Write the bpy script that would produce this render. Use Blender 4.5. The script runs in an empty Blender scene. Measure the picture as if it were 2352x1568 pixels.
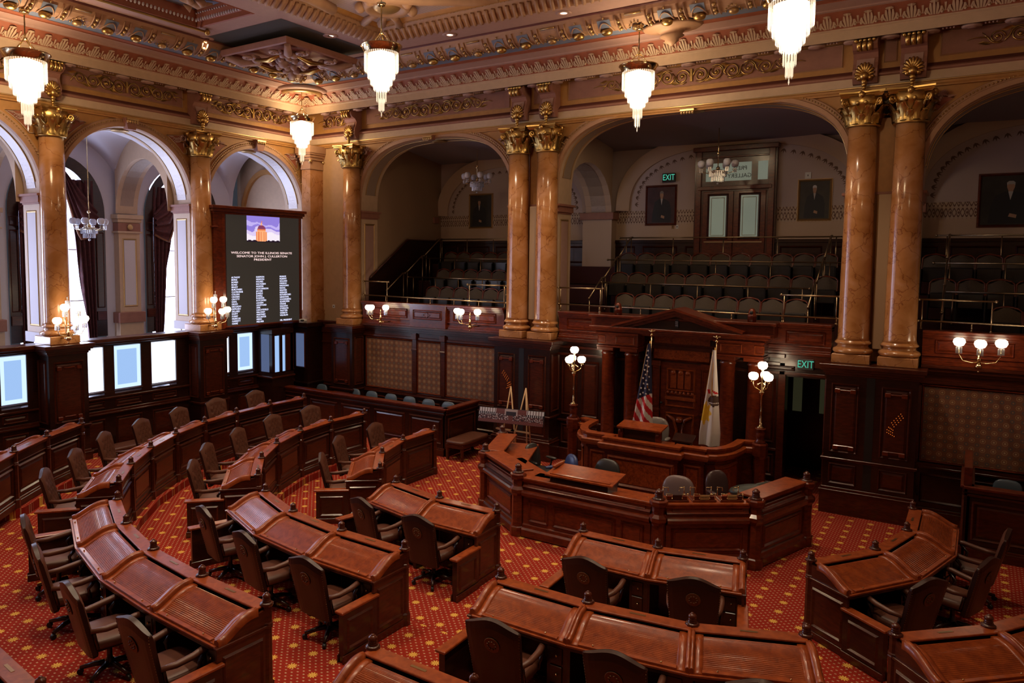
import bpy, bmesh, math, random
from math import sin, cos, pi, radians, hypot, atan2
from mathutils import Vector, Matrix
random.seed(7)
SC = bpy.context.scene
COL = SC.collection
# ------------------------------------------------------------ camera
cam = bpy.data.objects.new('camera', bpy.data.cameras.new('camera'))
COL.objects.link(cam)
cam.data.sensor_width = 36.0
cam.data.lens = 1723.7173 / 2352 * 36
cam.data.shift_x = 93.1 / 2352
cam.data.shift_y = -65.43 / 2352
cam.data.clip_end = 200
_rt = Vector((0.83083039, 0.55646377, 0.00830289)); _up = Vector((-0.04815985, 0.05702607, 0.99721044)); _fw = Vector((-0.554438, 0.8289126, -0.0741782))
_m = Matrix((_rt, _up, -_fw)).transposed().to_4x4()
_m.translation = Vector((16.84525, -16.2392, 4.9))
cam.matrix_world = _m
SC.camera = cam
# ------------------------------------------------------------ colour management, world
SC.view_settings.view_transform = 'Standard'
SC.view_settings.look = 'None'
SC.view_settings.exposure = 0.0
SC.view_settings.gamma = 1.0
SC.view_settings.use_curve_mapping = False
try:
    SC.cycles.use_denoising = True
    SC.cycles.max_bounces = 6
    SC.cycles.diffuse_bounces = 3
    SC.cycles.glossy_bounces = 3
    SC.cycles.transmission_bounces = 4
    SC.cycles.transparent_max_bounces = 8
    SC.cycles.sample_clamp_indirect = 4.0
    SC.cycles.caustics_reflective = False
    SC.cycles.caustics_refractive = False
    SC.cycles.use_adaptive_sampling = True
    SC.cycles.adaptive_threshold = 0.03
except Exception:
    pass
world = bpy.data.worlds.new('world'); SC.world = world; world.use_nodes = True
bg = world.node_tree.nodes['Background']
bg.inputs[0].default_value = (0.75, 0.8, 1.0, 1); bg.inputs[1].default_value = .04

# ------------------------------------------------------------ light strengths
K_CORE = 44.0      # chandelier cores
K_GLOBE = 15.0     # globe lamps
K_WIN = 9.0        # window panes
K_DOWN = 560.0     # recessed ceiling spots (W)

# ------------------------------------------------------------ materials
MATS = {}
def nt(name):
    m = bpy.data.materials.new(name); m.use_nodes = True
    t = m.node_tree; b = t.nodes['Principled BSDF']
    return m, t, b
def ramp(t, stops):
    r = t.nodes.new('ShaderNodeValToRGB'); e = r.color_ramp.elements
    e[0].position, e[0].color = stops[0][0], (*stops[0][1], 1)
    e[1].position, e[1].color = stops[-1][0], (*stops[-1][1], 1)
    for p, c in stops[1:-1]:
        x = e.new(p); x.color = (*c, 1)
    return r
def simple(name, col, rough=.5, metal=0., coat=0., noise=0., nscale=8., bump=0., spec=.5, emit=None, estr=0.):
    m, t, b = nt(name)
    b.inputs['Base Color'].default_value = (*col, 1)
    b.inputs['Roughness'].default_value = rough
    b.inputs['Metallic'].default_value = metal
    b.inputs['Coat Weight'].default_value = coat
    b.inputs['Coat Roughness'].default_value = .12
    b.inputs['Specular IOR Level'].default_value = spec
    if emit:
        b.inputs['Emission Color'].default_value = (*emit, 1); b.inputs['Emission Strength'].default_value = estr
    if noise or bump:
        tc = t.nodes.new('ShaderNodeTexCoord'); n = t.nodes.new('ShaderNodeTexNoise')
        n.inputs['Scale'].default_value = nscale; n.inputs['Detail'].default_value = 4
        t.links.new(tc.outputs['Object'], n.inputs['Vector'])
        if noise:
            r = ramp(t, [(.3, tuple(c * (1 - noise) for c in col)), (.7, tuple(min(1, c * (1 + noise)) for c in col))])
            t.links.new(n.outputs['Fac'], r.inputs[0]); t.links.new(r.outputs[0], b.inputs['Base Color'])
        if bump:
            u = t.nodes.new('ShaderNodeBump'); u.inputs['Strength'].default_value = bump; u.inputs['Distance'].default_value = .01
            t.links.new(n.outputs['Fac'], u.inputs['Height']); t.links.new(u.outputs[0], b.inputs['Normal'])
    MATS[name] = m
    return m
def wood(name, dark, light, rough=.28, scale=(2, 2, 2), coat=.5, burl=False):
    m, t, b = nt(name)
    tc = t.nodes.new('ShaderNodeTexCoord'); mp = t.nodes.new('ShaderNodeMapping')
    mp.inputs['Scale'].default_value = scale
    t.links.new(tc.outputs['Object'], mp.inputs[0])
    n = t.nodes.new('ShaderNodeTexNoise'); n.inputs['Scale'].default_value = 3.5 if burl else 2.2
    n.inputs['Detail'].default_value = 7; n.inputs['Distortion'].default_value = 1.6 if burl else .6
    t.links.new(mp.outputs[0], n.inputs['Vector'])
    r = ramp(t, [(.32, dark), (.68, light)])
    t.links.new(n.outputs['Fac'], r.inputs[0]); t.links.new(r.outputs[0], b.inputs['Base Color'])
    b.inputs['Roughness'].default_value = rough
    b.inputs['Coat Weight'].default_value = coat; b.inputs['Coat Roughness'].default_value = .15
    b.inputs['Specular IOR Level'].default_value = .35
    MATS[name] = m
    return m
MAH = wood('mahogany', (.038, .007, .003), (.085, .016, .006), scale=(3, 3, 14))  # darkened for upright faces, their shade is put into the tone
MAHH = wood('mahogany_desk_top', (.185, .032, .007), (.32, .066, .014), rough=.34, scale=(5, 5, 5), coat=.3)  # brighter mahogany for tops, light from above is put into the tone
MAHR = wood('mahogany_red', (.070, .010, .0035), (.165, .026, .007), scale=(4, 4, 10))
BURL = wood('burl_mahogany', (.15, .024, .006), (.36, .075, .016), scale=(4, 4, 4), burl=True)
MAHD = wood('mahogany_dark', (.014, .004, .003), (.034, .009, .005), scale=(3, 3, 12))
def marble():
    m, t, b = nt('ochre_marble')
    tc = t.nodes.new('ShaderNodeTexCoord')
    n = t.nodes.new('ShaderNodeTexNoise'); n.inputs['Scale'].default_value = 2.4; n.inputs['Detail'].default_value = 5; n.inputs['Distortion'].default_value = .8
    t.links.new(tc.outputs['Object'], n.inputs['Vector'])
    r = ramp(t, [(.3, (.37, .150, .040)), (.5, (.47, .21, .075)), (.72, (.55, .28, .14))])
    t.links.new(n.outputs['Fac'], r.inputs[0])
    v = t.nodes.new('ShaderNodeTexVoronoi'); v.feature = 'DISTANCE_TO_EDGE'; v.inputs['Scale'].default_value = 2.6
    n2 = t.nodes.new('ShaderNodeTexNoise'); n2.inputs['Scale'].default_value = 3; n2.inputs['Detail'].default_value = 4
    t.links.new(tc.outputs['Object'], n2.inputs['Vector'])
    mx = t.nodes.new('ShaderNodeMixRGB'); mx.inputs[0].default_value = .35
    t.links.new(tc.outputs['Object'], mx.inputs[1]); t.links.new(n2.outputs['Color'], mx.inputs[2]); t.links.new(mx.outputs[0], v.inputs['Vector'])
    r2 = ramp(t, [(.0, (0.45, .3, .25)), (.018, (1, 1, 1))])
    t.links.new(v.outputs['Distance'], r2.inputs[0])
    m2 = t.nodes.new('ShaderNodeMixRGB'); m2.blend_type = 'MULTIPLY'; m2.inputs[0].default_value = .8
    t.links.new(r.outputs[0], m2.inputs[1]); t.links.new(r2.outputs[0], m2.inputs[2]); t.links.new(m2.outputs[0], b.inputs['Base Color'])
    b.inputs['Roughness'].default_value = .22; b.inputs['Coat Weight'].default_value = .5; b.inputs['Coat Roughness'].default_value = .1
    return m
MARB = marble()
GOLD = simple('gilding', (.58, .38, .13), .34, 1.0)
GOLDP = simple('gilded_plaster', (.52, .34, .15), .38, .75)
BRASS = simple('polished_brass', (.74, .58, .32), .16, 1.0)
PEACH = simple('peach_plaster', (.42, .235, .135), .55, noise=.06)
CREAM = simple('cream_plaster', (.55, .39, .26), .55, noise=.05)
TAN = simple('tan_plaster', (.44, .26, .13), .6, noise=.05)
OCHRE = simple('ochre_paint', (.42, .20, .055), .55, noise=.08)
MAUVE = simple('mauve_paint', (.30, .13, .09), .6, noise=.08)
PINK = simple('pink_ceiling_paint', (.40, .24, .20), .6, noise=.04)
MAROON = simple('maroon_paint', (.13, .035, .030), .6)
TERRA = simple('terracotta_paint', (.30, .085, .04), .6, noise=.08)
BLUEP = simple('slate_blue_paint', (.16, .19, .27), .6)
LAV = simple('pale_lavender_plaster', (.60, .56, .60), .6)
GWALL = simple('gallery_wall_paint', (.46, .36, .33), .7)
GWALL2 = simple('gallery_lower_wall_paint', (.50, .36, .26), .7)
GVAULT = simple('gallery_vault_paint', (.30, .25, .28), .7)
SILV = simple('silvered_relief', (.62, .58, .58), .45, .2, bump=.8, nscale=16)
SILVD = simple('pewter_relief', (.36, .27, .21), .5, .2, bump=.8, nscale=16)
LEATH = simple('brown_leather', (.10, .034, .019), .42, noise=.12, nscale=10, bump=.1)
LEATHD = simple('dark_leather', (.030, .009, .006), .36, noise=.1, nscale=10, bump=.1)
BLACKL = simple('black_leather', (.03, .028, .028), .33)
BLACK = simple('black_plastic', (.012, .012, .012), .45)
NAIL = simple('nailhead_brass', (.32, .2, .1), .35, 1.0)
SEAL = simple('embossed_seal_gilt', (.16, .065, .022), .5, .3)
WHITE = simple('white_plastic', (.7, .7, .68), .5)
OAK = simple('pale_oak', (.52, .33, .17), .5)
TWEED = simple('taupe_seat_fabric', (.085, .064, .046), .8, noise=.15, nscale=60)
CURT = simple('burgundy_drape', (.075, .014, .014), .75, noise=.35, nscale=14)
CURTG = simple('gold_fringe', (.20, .075, .03), .7)
STEEL = simple('brushed_brass_rail', (.42, .32, .20), .3, 1.0)
def emis(name, col, s, sampling=None):
    m = bpy.data.materials.new(name); m.use_nodes = True; t = m.node_tree
    t.nodes.remove(t.nodes['Principled BSDF'])
    e = t.nodes.new('ShaderNodeEmission'); e.inputs[0].default_value = (*col, 1); e.inputs[1].default_value = s
    t.links.new(e.outputs[0], t.nodes['Material Output'].inputs[0])
    if sampling:
        try: m.cycles.emission_sampling = sampling
        except Exception: pass
    MATS[name] = m
    return m
CORE = emis('chandelier_glow', (1, .74, .44), K_CORE)
GLOBE = emis('lit_globe', (1, .78, .52), K_GLOBE)
WINE = emis('daylight_window', (.62, .68, 1), K_WIN)
WINS = emis('daylight_frosted_bright', (.74, .82, 1), 2.4)
WINB = emis('daylight_frosted_glass', (.36, .56, .92), 1.0)
WINC = emis('daylight_bevelled_border', (.58, .76, 1), 1.25)
WIND = emis('dim_glass_reflection', (.16, .22, .42), .55, 'NONE')  # weak glow standing in for reflections on the angled door glass
DOWNL = emis('recessed_lamp', (1, .66, .42), 14)
def crystal():
    m = bpy.data.materials.new('crystal_prism'); m.use_nodes = True; t = m.node_tree
    t.nodes.remove(t.nodes['Principled BSDF'])
    tr = t.nodes.new('ShaderNodeBsdfTransparent'); tr.inputs[0].default_value = (.97, .95, .92, 1)
    e = t.nodes.new('ShaderNodeEmission'); e.inputs[0].default_value = (1, .8, .55, 1); e.inputs[1].default_value = 2.6  # prisms emit as well, a painted glow for the lamp light they catch
    g = t.nodes.new('ShaderNodeBsdfGlossy'); g.inputs['Roughness'].default_value = .08
    m1 = t.nodes.new('ShaderNodeMixShader'); m1.inputs[0].default_value = .3
    m2 = t.nodes.new('ShaderNodeMixShader'); m2.inputs[0].default_value = .28
    t.links.new(tr.outputs[0], m1.inputs[1]); t.links.new(e.outputs[0], m1.inputs[2])
    t.links.new(m1.outputs[0], m2.inputs[1]); t.links.new(g.outputs[0], m2.inputs[2])
    t.links.new(m2.outputs[0], t.nodes['Material Output'].inputs[0])
    try: m.cycles.emission_sampling = 'NONE'
    except Exception: pass
    return m
CRYS = crystal()
def cryst2():
    m = bpy.data.materials.new('unlit_crystal'); m.use_nodes = True; t = m.node_tree
    t.nodes.remove(t.nodes['Principled BSDF'])
    tr = t.nodes.new('ShaderNodeBsdfTransparent'); tr.inputs[0].default_value = (.85, .85, .88, 1)
    g = t.nodes.new('ShaderNodeBsdfGlossy'); g.inputs['Roughness'].default_value = .15
    d = t.nodes.new('ShaderNodeBsdfDiffuse'); d.inputs[0].default_value = (.7, .7, .75, 1)
    m1 = t.nodes.new('ShaderNodeMixShader'); m1.inputs[0].default_value = .4
    m2 = t.nodes.new('ShaderNodeMixShader'); m2.inputs[0].default_value = .55
    t.links.new(g.outputs[0], m1.inputs[1]); t.links.new(d.outputs[0], m1.inputs[2])
    t.links.new(tr.outputs[0], m2.inputs[1]); t.links.new(m1.outputs[0], m2.inputs[2])
    t.links.new(m2.outputs[0], t.nodes['Material Output'].inputs[0])
    return m
CRYD = cryst2()
FROST = simple('unlit_opal_glass', (.62, .62, .70), .25)

# --- node-maths mini language for patterned materials
class NM:
    def __init__(s, t): s.t = t
    def m(s, op, a, b=None, c=None):
        n = s.t.nodes.new('ShaderNodeMath'); n.operation = op
        for i, v in enumerate((a, b, c)):
            if v is None: continue
            if isinstance(v, (int, float)): n.inputs[i].default_value = v
            else: s.t.links.new(v, n.inputs[i])
        return n.outputs[0]
    def lt(s, a, b): return s.m('LESS_THAN', a, b)
    def mix(s, f, a, b):
        n = s.t.nodes.new('ShaderNodeMixRGB')
        for i, v in enumerate((f, a, b)):
            if isinstance(v, tuple): n.inputs[i].default_value = (*v, 1)
            elif isinstance(v, (int, float)): n.inputs[i].default_value = v
            else: s.t.links.new(v, n.inputs[i])
        return n.outputs[0]
def xyz(t, kind='Object'):
    tc = t.nodes.new('ShaderNodeTexCoord'); sp = t.nodes.new('ShaderNodeSeparateXYZ')
    t.links.new(tc.outputs[kind], sp.inputs[0]); return sp.outputs[0], sp.outputs[1], sp.outputs[2], tc
def carpet():
    m, t, b = nt('flowered_carpet'); N = NM(t); x, y, z, tc = xyz(t)
    P = .333
    def cell(v, p, o):   # signed distance to cell centre
        return N.m('SUBTRACT', N.m('FRACT', N.m('ADD', N.m('DIVIDE', N.m('SUBTRACT', v, o), p), .5)), .5)
    cx = cell(x, P, 10.80); cy = cell(y, P, -5.40)
    r = N.m('SQRT', N.m('ADD', N.m('MULTIPLY', cx, cx), N.m('MULTIPLY', cy, cy)))
    th = N.m('ARCTAN2', cy, cx)
    pet = N.m('ABSOLUTE', N.m('COSINE', N.m('MULTIPLY', th, 5.0)))
    rad = N.m('MULTIPLY_ADD', N.m('POWER', pet, 1.2), .115, .07)
    flower = N.lt(r, rad)
    heart = N.m('MULTIPLY', N.m('GREATER_THAN', r, .035), N.lt(r, .05))
    # small dots on a 1/7 lattice
    q = P / 7
    dx = cell(x, q, 10.80); dy = cell(y, q, -5.40)
    dot = N.m('MULTIPLY', N.lt(N.m('ABSOLUTE', dx), .26), N.lt(N.m('ABSOLUTE', dy), .2))
    # keep dots on diagonals / diamond lattice between flowers
    s1 = cell(N.m('ADD', x, y), q * 2, 5.40); dd = N.lt(N.m('ABSOLUTE', s1), .3)
    dot = N.m('MULTIPLY', dot, dd)
    far = N.m('GREATER_THAN', r, .2)
    dot = N.m('MULTIPLY', dot, far)
    n = t.nodes.new('ShaderNodeTexNoise'); n.inputs['Scale'].default_value = 60
    t.links.new(tc.outputs['Object'], n.inputs['Vector'])
    base = N.mix(n.outputs['Fac'], (.20, .014, .008), (.31, .028, .014))
    c = N.mix(N.m('MULTIPLY', dot, .8), base, (.50, .33, .20))
    c = N.mix(flower, c, (.66, .40, .085))
    c = N.mix(heart, c, (.40, .16, .03))
    t.links.new(c, b.inputs['Base Color'])
    b.inputs['Roughness'].default_value = .95; b.inputs['Specular IOR Level'].default_value = .1
    return m
CARPET = carpet()
def fabric():
    m, t, b = nt('medallion_wall_fabric'); N = NM(t); x, y, z, tc = xyz(t)
    u = N.m('ADD', x, y)
    def cell(v, p, o=0.):
        return N.m('SUBTRACT', N.m('FRACT', N.m('ADD', N.m('DIVIDE', N.m('SUBTRACT', v, o), p), .5)), .5)
    p = .165
    def ring(ox, oz):
        cx = cell(u, p, ox); cz = cell(z, p, oz)
        return N.m('SQRT', N.m('ADD', N.m('MULTIPLY', cx, cx), N.m('MULTIPLY', cz, cz)))
    r = ring(0, 0); r2 = ring(p / 2, p / 2)
    n = t.nodes.new('ShaderNodeTexNoise'); n.inputs['Scale'].default_value = 3
    t.links.new(tc.outputs['Object'], n.inputs['Vector'])
    c = N.mix(n.outputs['Fac'], (.15, .055, .03), (.22, .10, .06))
    c = N.mix(N.m('MULTIPLY', N.lt(r, .36), .6), c, (.20, .07, .035))
    c = N.mix(N.m('MULTIPLY', N.m('GREATER_THAN', r, .2), N.lt(r, .27)), c, (.34, .20, .10))
    c = N.mix(N.lt(r, .1), c, (.42, .30, .17))
    c = N.mix(N.m('MULTIPLY', N.lt(r2, .22), .8), c, (.09, .075, .07))
    c = N.mix(N.lt(r2, .07), c, (.32, .15, .07))
    t.links.new(c, b.inputs['Base Color']); b.inputs['Roughness'].default_value = .75
    return m
FABRIC = fabric()
def stencil():
    m, t, b = nt('stencilled_frieze'); N = NM(t); x, y, z, tc = xyz(t)
    def cell(v, p, o=0.):
        return N.m('SUBTRACT', N.m('FRACT', N.m('ADD', N.m('DIVIDE', N.m('SUBTRACT', v, o), p), .5)), .5)
    cx = cell(x, .16); cz = cell(z, .24, 6.0)
    w = N.m('ABSOLUTE', N.m('SUBTRACT', N.m('ABSOLUTE', cz), N.m('MULTIPLY', N.m('ABSOLUTE', N.m('SINE', N.m('MULTIPLY', x, 39.0))), .36)))
    lo = N.lt(w, .09)
    d = N.lt(N.m('ADD', N.m('ABSOLUTE', cx), N.m('ABSOLUTE', cz)), .16)
    k = N.m('MAXIMUM', lo, d)
    c = N.mix(k, (.50, .38, .29), (.16, .085, .06))
    t.links.new(c, b.inputs['Base Color']); b.inputs['Roughness'].default_value = .7
    return m
STEN = stencil()
def lattice():
    m, t, b = nt('ceiling_lattice_paint'); N = NM(t); x, y, z, tc = xyz(t)
    f = lambda v: N.lt(N.m('ABSOLUTE', N.m('SUBTRACT', N.m('FRACT', N.m('MULTIPLY', v, 13.0)), .5)), .06)
    k = N.m('MAXIMUM', f(x), f(y))
    c = N.mix(k, (.48, .36, .33), (.30, .21, .18))
    t.links.new(c, b.inputs['Base Color']); b.inputs['Roughness'].default_value = .6
    return m
LATT = lattice()

# ------------------------------------------------------------ mesh builder
class MB:
    def __init__(s, fr=None):
        s.v = []; s.f = []; s.sm = []; s.fr = fr
    def P(s, p):
        if s.fr: p = s.fr(*p)
        s.v.append((p[0], p[1], p[2])); return len(s.v) - 1
    def face(s, idx, smooth=False): s.f.append(tuple(idx)); s.sm.append(smooth)
    def box(s, x0, x1, y0, y1, z0, z1, ch=0.):
        if ch:
            return s.frus(x0, x1, y0, y1, z0, z1, ch)
        i = [s.P(p) for p in ((x0, y0, z0), (x1, y0, z0), (x1, y1, z0), (x0, y1, z0), (x0, y0, z1), (x1, y0, z1), (x1, y1, z1), (x0, y1, z1))]
        for q in ((0, 3, 2, 1), (4, 5, 6, 7), (0, 1, 5, 4), (1, 2, 6, 5), (2, 3, 7, 6), (3, 0, 4, 7)): s.face([i[k] for k in q])
        return s
    def frus(s, x0, x1, y0, y1, z0, z1, c):
        "box with all edges chamfered by c"
        lv = [(z0, c), (z0 + c, 0), (z1 - c, 0), (z1, c)]; rings = []
        for z, k in lv:
            a0, a1, b0, b1 = x0 + k, x1 - k, y0 + k, y1 - k; e = c * .6
            rings.append([s.P(p) for p in ((a0 + e, b0, z), (a1 - e, b0, z), (a1, b0 + e, z), (a1, b1 - e, z), (a1 - e, b1, z), (a0 + e, b1, z), (a0, b1 - e, z), (a0, b0 + e, z))])
        s.face(rings[0][::-1]); s.face(rings[3])
        for a, b in zip(rings, rings[1:]):
            for k in range(8): s.face((a[k], a[(k + 1) % 8], b[(k + 1) % 8], b[k]))
        return s
    def quad(s, *p): s.face([s.P(q) for q in p]); return s
    def hexa(s, p8):
        "8 points: bottom ring 4, top ring 4"
        i = [s.P(p) for p in p8]
        for q in ((0, 3, 2, 1), (4, 5, 6, 7), (0, 1, 5, 4), (1, 2, 6, 5), (2, 3, 7, 6), (3, 0, 4, 7)): s.face([i[k] for k in q])
        return s
    def prism(s, poly, z0, z1):
        a = [s.P((x, y, z0)) for x, y in poly]; b = [s.P((x, y, z1)) for x, y in poly]; n = len(a)
        s.face(a[::-1]); s.face(b)
        for k in range(n): s.face((a[k], a[(k + 1) % n], b[(k + 1) % n], b[k]))
        return s
    def lathe(s, prof, c=(0, 0, 0), n=16, smooth=True, cap=True, sx=1., sy=1., a0=0., rot=None):
        rings = []
        for r, z in prof:
            ring = []
            for k in range(n):
                a = a0 + 2 * pi * k / n; p = Vector((r * cos(a) * sx, r * sin(a) * sy, z))
                if rot: p = rot @ p
                ring.append(s.P((c[0] + p[0], c[1] + p[1], c[2] + p[2])))
            rings.append(ring)
        for a, b in zip(rings, rings[1:]):
            for k in range(n): s.face((a[k], a[(k + 1) % n], b[(k + 1) % n], b[k]), smooth)
        if cap: s.face(rings[0][::-1]); s.face(rings[-1])
        return s
    def ball(s, c, r, n=10, m=6, sz=1., sx=1., sy=1.):
        return s.lathe([(r * max(.02, sin(pi * k / m)), -r * sz * cos(pi * k / m)) for k in range(m + 1)], c, n, sx=sx, sy=sy)
    def tube(s, pts, r, n=6, cap=True, smooth=True):
        pts = [Vector(p) for p in pts]; rings = []; up = Vector((0, 0, 1))
        for i, p in enumerate(pts):
            d = (pts[min(i + 1, len(pts) - 1)] - pts[max(i - 1, 0)]).normalized()
            if abs(d.dot(up)) > .98: up = Vector((1, 0, 0)) if abs(d.x) < .9 else Vector((0, 1, 0))
            a = d.cross(up).normalized(); b = d.cross(a).normalized(); up = -b if False else up
            rr = r[i] if isinstance(r, (list, tuple)) else r
            rings.append([s.P(p + a * (rr * cos(2 * pi * k / n)) + b * (rr * sin(2 * pi * k / n))) for k in range(n)])
        for a, b in zip(rings, rings[1:]):
            for k in range(n): s.face((a[k], a[(k + 1) % n], b[(k + 1) % n], b[k]), smooth)
        if cap: s.face(rings[0][::-1]); s.face(rings[-1])
        return s
    def sweep(s, prof, path, closed=False, smooth=False, capends=False):
        "prof [(off, z)], path [((x,y),(nx,ny))] offset direction vectors, mitre baked into n"
        rows = []
        for (x, y), (nx, ny) in path:
            rows.append([s.P((x + nx * d, y + ny * d, z)) for d, z in prof])
        n = len(rows)
        for i in range(n if closed else n - 1):
            a, b = rows[i], rows[(i + 1) % n]
            for k in range(len(prof) - 1): s.face((a[k], b[k], b[k + 1], a[k + 1]), smooth)
        if capends:
            s.face(rows[0][::-1]); s.face(rows[-1])
        return s
    def grid(s, fn, nu, nv, smooth=True, closeu=False):
        g = [[s.P(fn(i / nu, j / nv)) for j in range(nv + 1)] for i in range(nu + (0 if closeu else 1))]
        L = len(g)
        for i in range(nu):
            a, b = g[i], g[(i + 1) % L]
            for j in range(nv): s.face((a[j], b[j], b[j + 1], a[j + 1]), smooth)
        return s
    def add(s, o, M=None):
        off = len(s.v)
        for p in o.v:
            q = M @ Vector(p) if M is not None else p
            s.v.append((q[0], q[1], q[2]))
        s.f += [tuple(i + off for i in f) for f in o.f]; s.sm += o.sm
        return s
    def mesh(s, name, mat):
        me = bpy.data.meshes.new(name); me.from_pydata(s.v, [], s.f)
        me.polygons.foreach_set('use_smooth', s.sm)
        bm = bmesh.new(); bm.from_mesh(me); bmesh.ops.recalc_face_normals(bm, faces=bm.faces); bm.to_mesh(me); bm.free()
        if mat: me.materials.append(mat)
        me.update(); return me
def obj(name, mb, mat, parent=None, **props):
    me = mb if isinstance(mb, bpy.types.Mesh) else mb.mesh(name, mat)
    o = bpy.data.objects.new(name, me); COL.objects.link(o)
    if parent is not None: o.parent = parent
    for k, v in props.items(): o[k] = v
    return o
def thing(name, label, cat, loc=(0, 0, 0), rz=0., group=None, kind=None):
    o = bpy.data.objects.new(name, None); COL.objects.link(o); o.empty_display_size = .1
    o.location = loc; o.rotation_euler = (0, 0, rz)
    o['label'] = label; o['category'] = cat
    if group: o['group'] = group
    if kind: o['kind'] = kind
    return o
def struct(name, mb=None, mat=None, label=None, parent=None):
    if mb is None:
        o = bpy.data.objects.new(name, None); COL.objects.link(o)
    else: o = obj(name, mb, mat, parent)
    if parent is None: o['kind'] = 'structure'
    if label: o['label'] = label
    return o
def dup(root, loc=None, rz=None, label=None, group=None, scale=None):
    r = root.copy(); COL.objects.link(r)
    if loc is not None: r.location = loc
    if rz is not None: r.rotation_euler = (0, 0, rz)
    if scale: r.scale = (scale,) * 3
    if label: r['label'] = label
    if group: r['group'] = group
    for ch in list(root.children):
        c = ch.copy(); COL.objects.link(c); c.parent = r
        for g in ch.children:
            d = g.copy(); COL.objects.link(d); d.parent = c
    return r
def text(name, body, size, mat, parent, M, align='CENTER', ext=.002, font_scale_x=1.):
    cu = bpy.data.curves.new(name, 'FONT'); cu.body = body; cu.size = size; cu.align_x = align; cu.align_y = 'CENTER'; cu.extrude = ext
    cu.resolution_u = 2
    tmp = bpy.data.objects.new(name, cu); COL.objects.link(tmp)
    dg = bpy.context.evaluated_depsgraph_get(); me = bpy.data.meshes.new_from_object(tmp.evaluated_get(dg))
    bpy.data.objects.remove(tmp)
    me.transform(M @ Matrix.Diagonal((font_scale_x, 1, 1, 1)))
    me.materials.clear(); me.materials.append(mat)
    o = bpy.data.objects.new(name, me); COL.objects.link(o); o.parent = parent
    return o
# wall frames: (u along the wall, n into the room, z)
FB = lambda u, n, z: (u, -n, z)       # back wall, u = x
FL = lambda u, n, z: (n, u, z)        # left wall, u = y
def framed(b, u0, u1, z0, z1, n, w=.06, t=.03, inset=.0):
    "raised picture-frame moulding standing proud of n by t, four bars with sloped faces"
    o = [(u0, z0), (u1, z0), (u1, z1), (u0, z1)]; i = [(u0 + w, z0 + w), (u1 - w, z0 + w), (u1 - w, z1 - w), (u0 + w, z1 - w)]
    m = [((a[0] + c[0]) / 2, (a[1] + c[1]) / 2) for a, c in zip(o, i)]
    for k in range(4):
        l = (k + 1) % 4
        b.quad((o[k][0], n, o[k][1]), (o[l][0], n, o[l][1]), (m[l][0], n + t, m[l][1]), (m[k][0], n + t, m[k][1]))
        b.quad((m[k][0], n + t, m[k][1]), (m[l][0], n + t, m[l][1]), (i[l][0], n + inset, i[l][1]), (i[k][0], n + inset, i[k][1]))
    return b
def raised(b, u0, u1, z0, z1, n, t=.02, w=.04):
    "raised field with sloped margin"
    o = [(u0, z0), (u1, z0), (u1, z1), (u0, z1)]; i = [(u0 + w, z0 + w), (u1 - w, z0 + w), (u1 - w, z1 - w), (u0 + w, z1 - w)]
    for k in range(4):
        l = (k + 1) % 4
        b.quad((o[k][0], n, o[k][1]), (o[l][0], n, o[l][1]), (i[l][0], n + t, i[l][1]), (i[k][0], n + t, i[k][1]))
    b.quad(*[(p[0], n + t, p[1]) for p in i])
    return b
CX = 11.58                       # axis of symmetry of the chamber
XR = 2 * CX                      # right colonnade axis
# ------------------------------------------------------------ windows daylight + lights behind
def area(name, loc, rot, sx, sy, power, col):
    l = bpy.data.lights.new(name, 'AREA'); l.shape = 'RECTANGLE'; l.size = sx; l.size_y = sy; l.energy = power; l.color = col
    o = bpy.data.objects.new(name, l); COL.objects.link(o); o.location = loc; o.rotation_euler = rot
    return o
# ------------------------------------------------------------ row geometry (finial positions, tip px -> plan)
_O = cam.matrix_world.translation
def at(px, py, z):
    d = _fw * 1723.7173 + _rt * (px - 1176 + 93.1) - _up * (py - 784 + 65.43)
    return _O + d * ((z - _O.z) / d.z)
TIER = [0, 0, .14, .28, .44]
def row(t, pts): return [Vector((at(x, y, TIER[t] + 1.13).x, at(x, y, TIER[t] + 1.13).y)) for x, y in pts]
RA = row(3, [(698,901.7),(620,916.5),(543,934.4),(470,955),(404,980.5),(346,1011),(300.6,1047.5),(272.3,1088.6)])
RB = row(2, [(836.8,936.4),(760,953.7),(690.4,975.4),(636,1003),(601,1035.6),(593,1073.5)])
RC = row(1, [(998,974.7),(926,996),(878,1024.6),(873,1059.7)])
RD = row(1, [(909.8,1090),(1009.6,1124.5),(1141.5,1153.4)])
RE = row(2, [(610,1108.6),(673,1153.4),(784.8,1195.7),(929.4,1237.8)])
RF = row(3, [(269.6,1126),(289.6,1179),(352,1237),(464,1295.5),(612,1359)])
RG = row(1, [(1339.9,1198.7),(1511.6,1235),(1707,1261)])
RH = row(2, [(1150.7,1301),(1350.9,1355.8),(1590.8,1405.5),(1853,1430)])
RI = row(3, [(856,1455),(1089,1545)]); RI.append(RI[1] + Vector((1.16, .09)))
RJ = row(1, [(1864,1264),(2011,1239),(2084,1197),(2097,1149)])
RK = row(2, [(2058,1428.4),(2272,1409.6)]); RK += [RK[1] + Vector((.62, .93))]
RL4 = row(4, [(186,958),(107,986.5),(31.8,1020.7)]); RL4.append(RL4[2] + (RL4[2] - RL4[1]) + Vector((.07, .06)))
_l = row(4, [(92.5, 1552)])[0]
RM4 = [_l + Vector((-1.13, .12)), _l]
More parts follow.
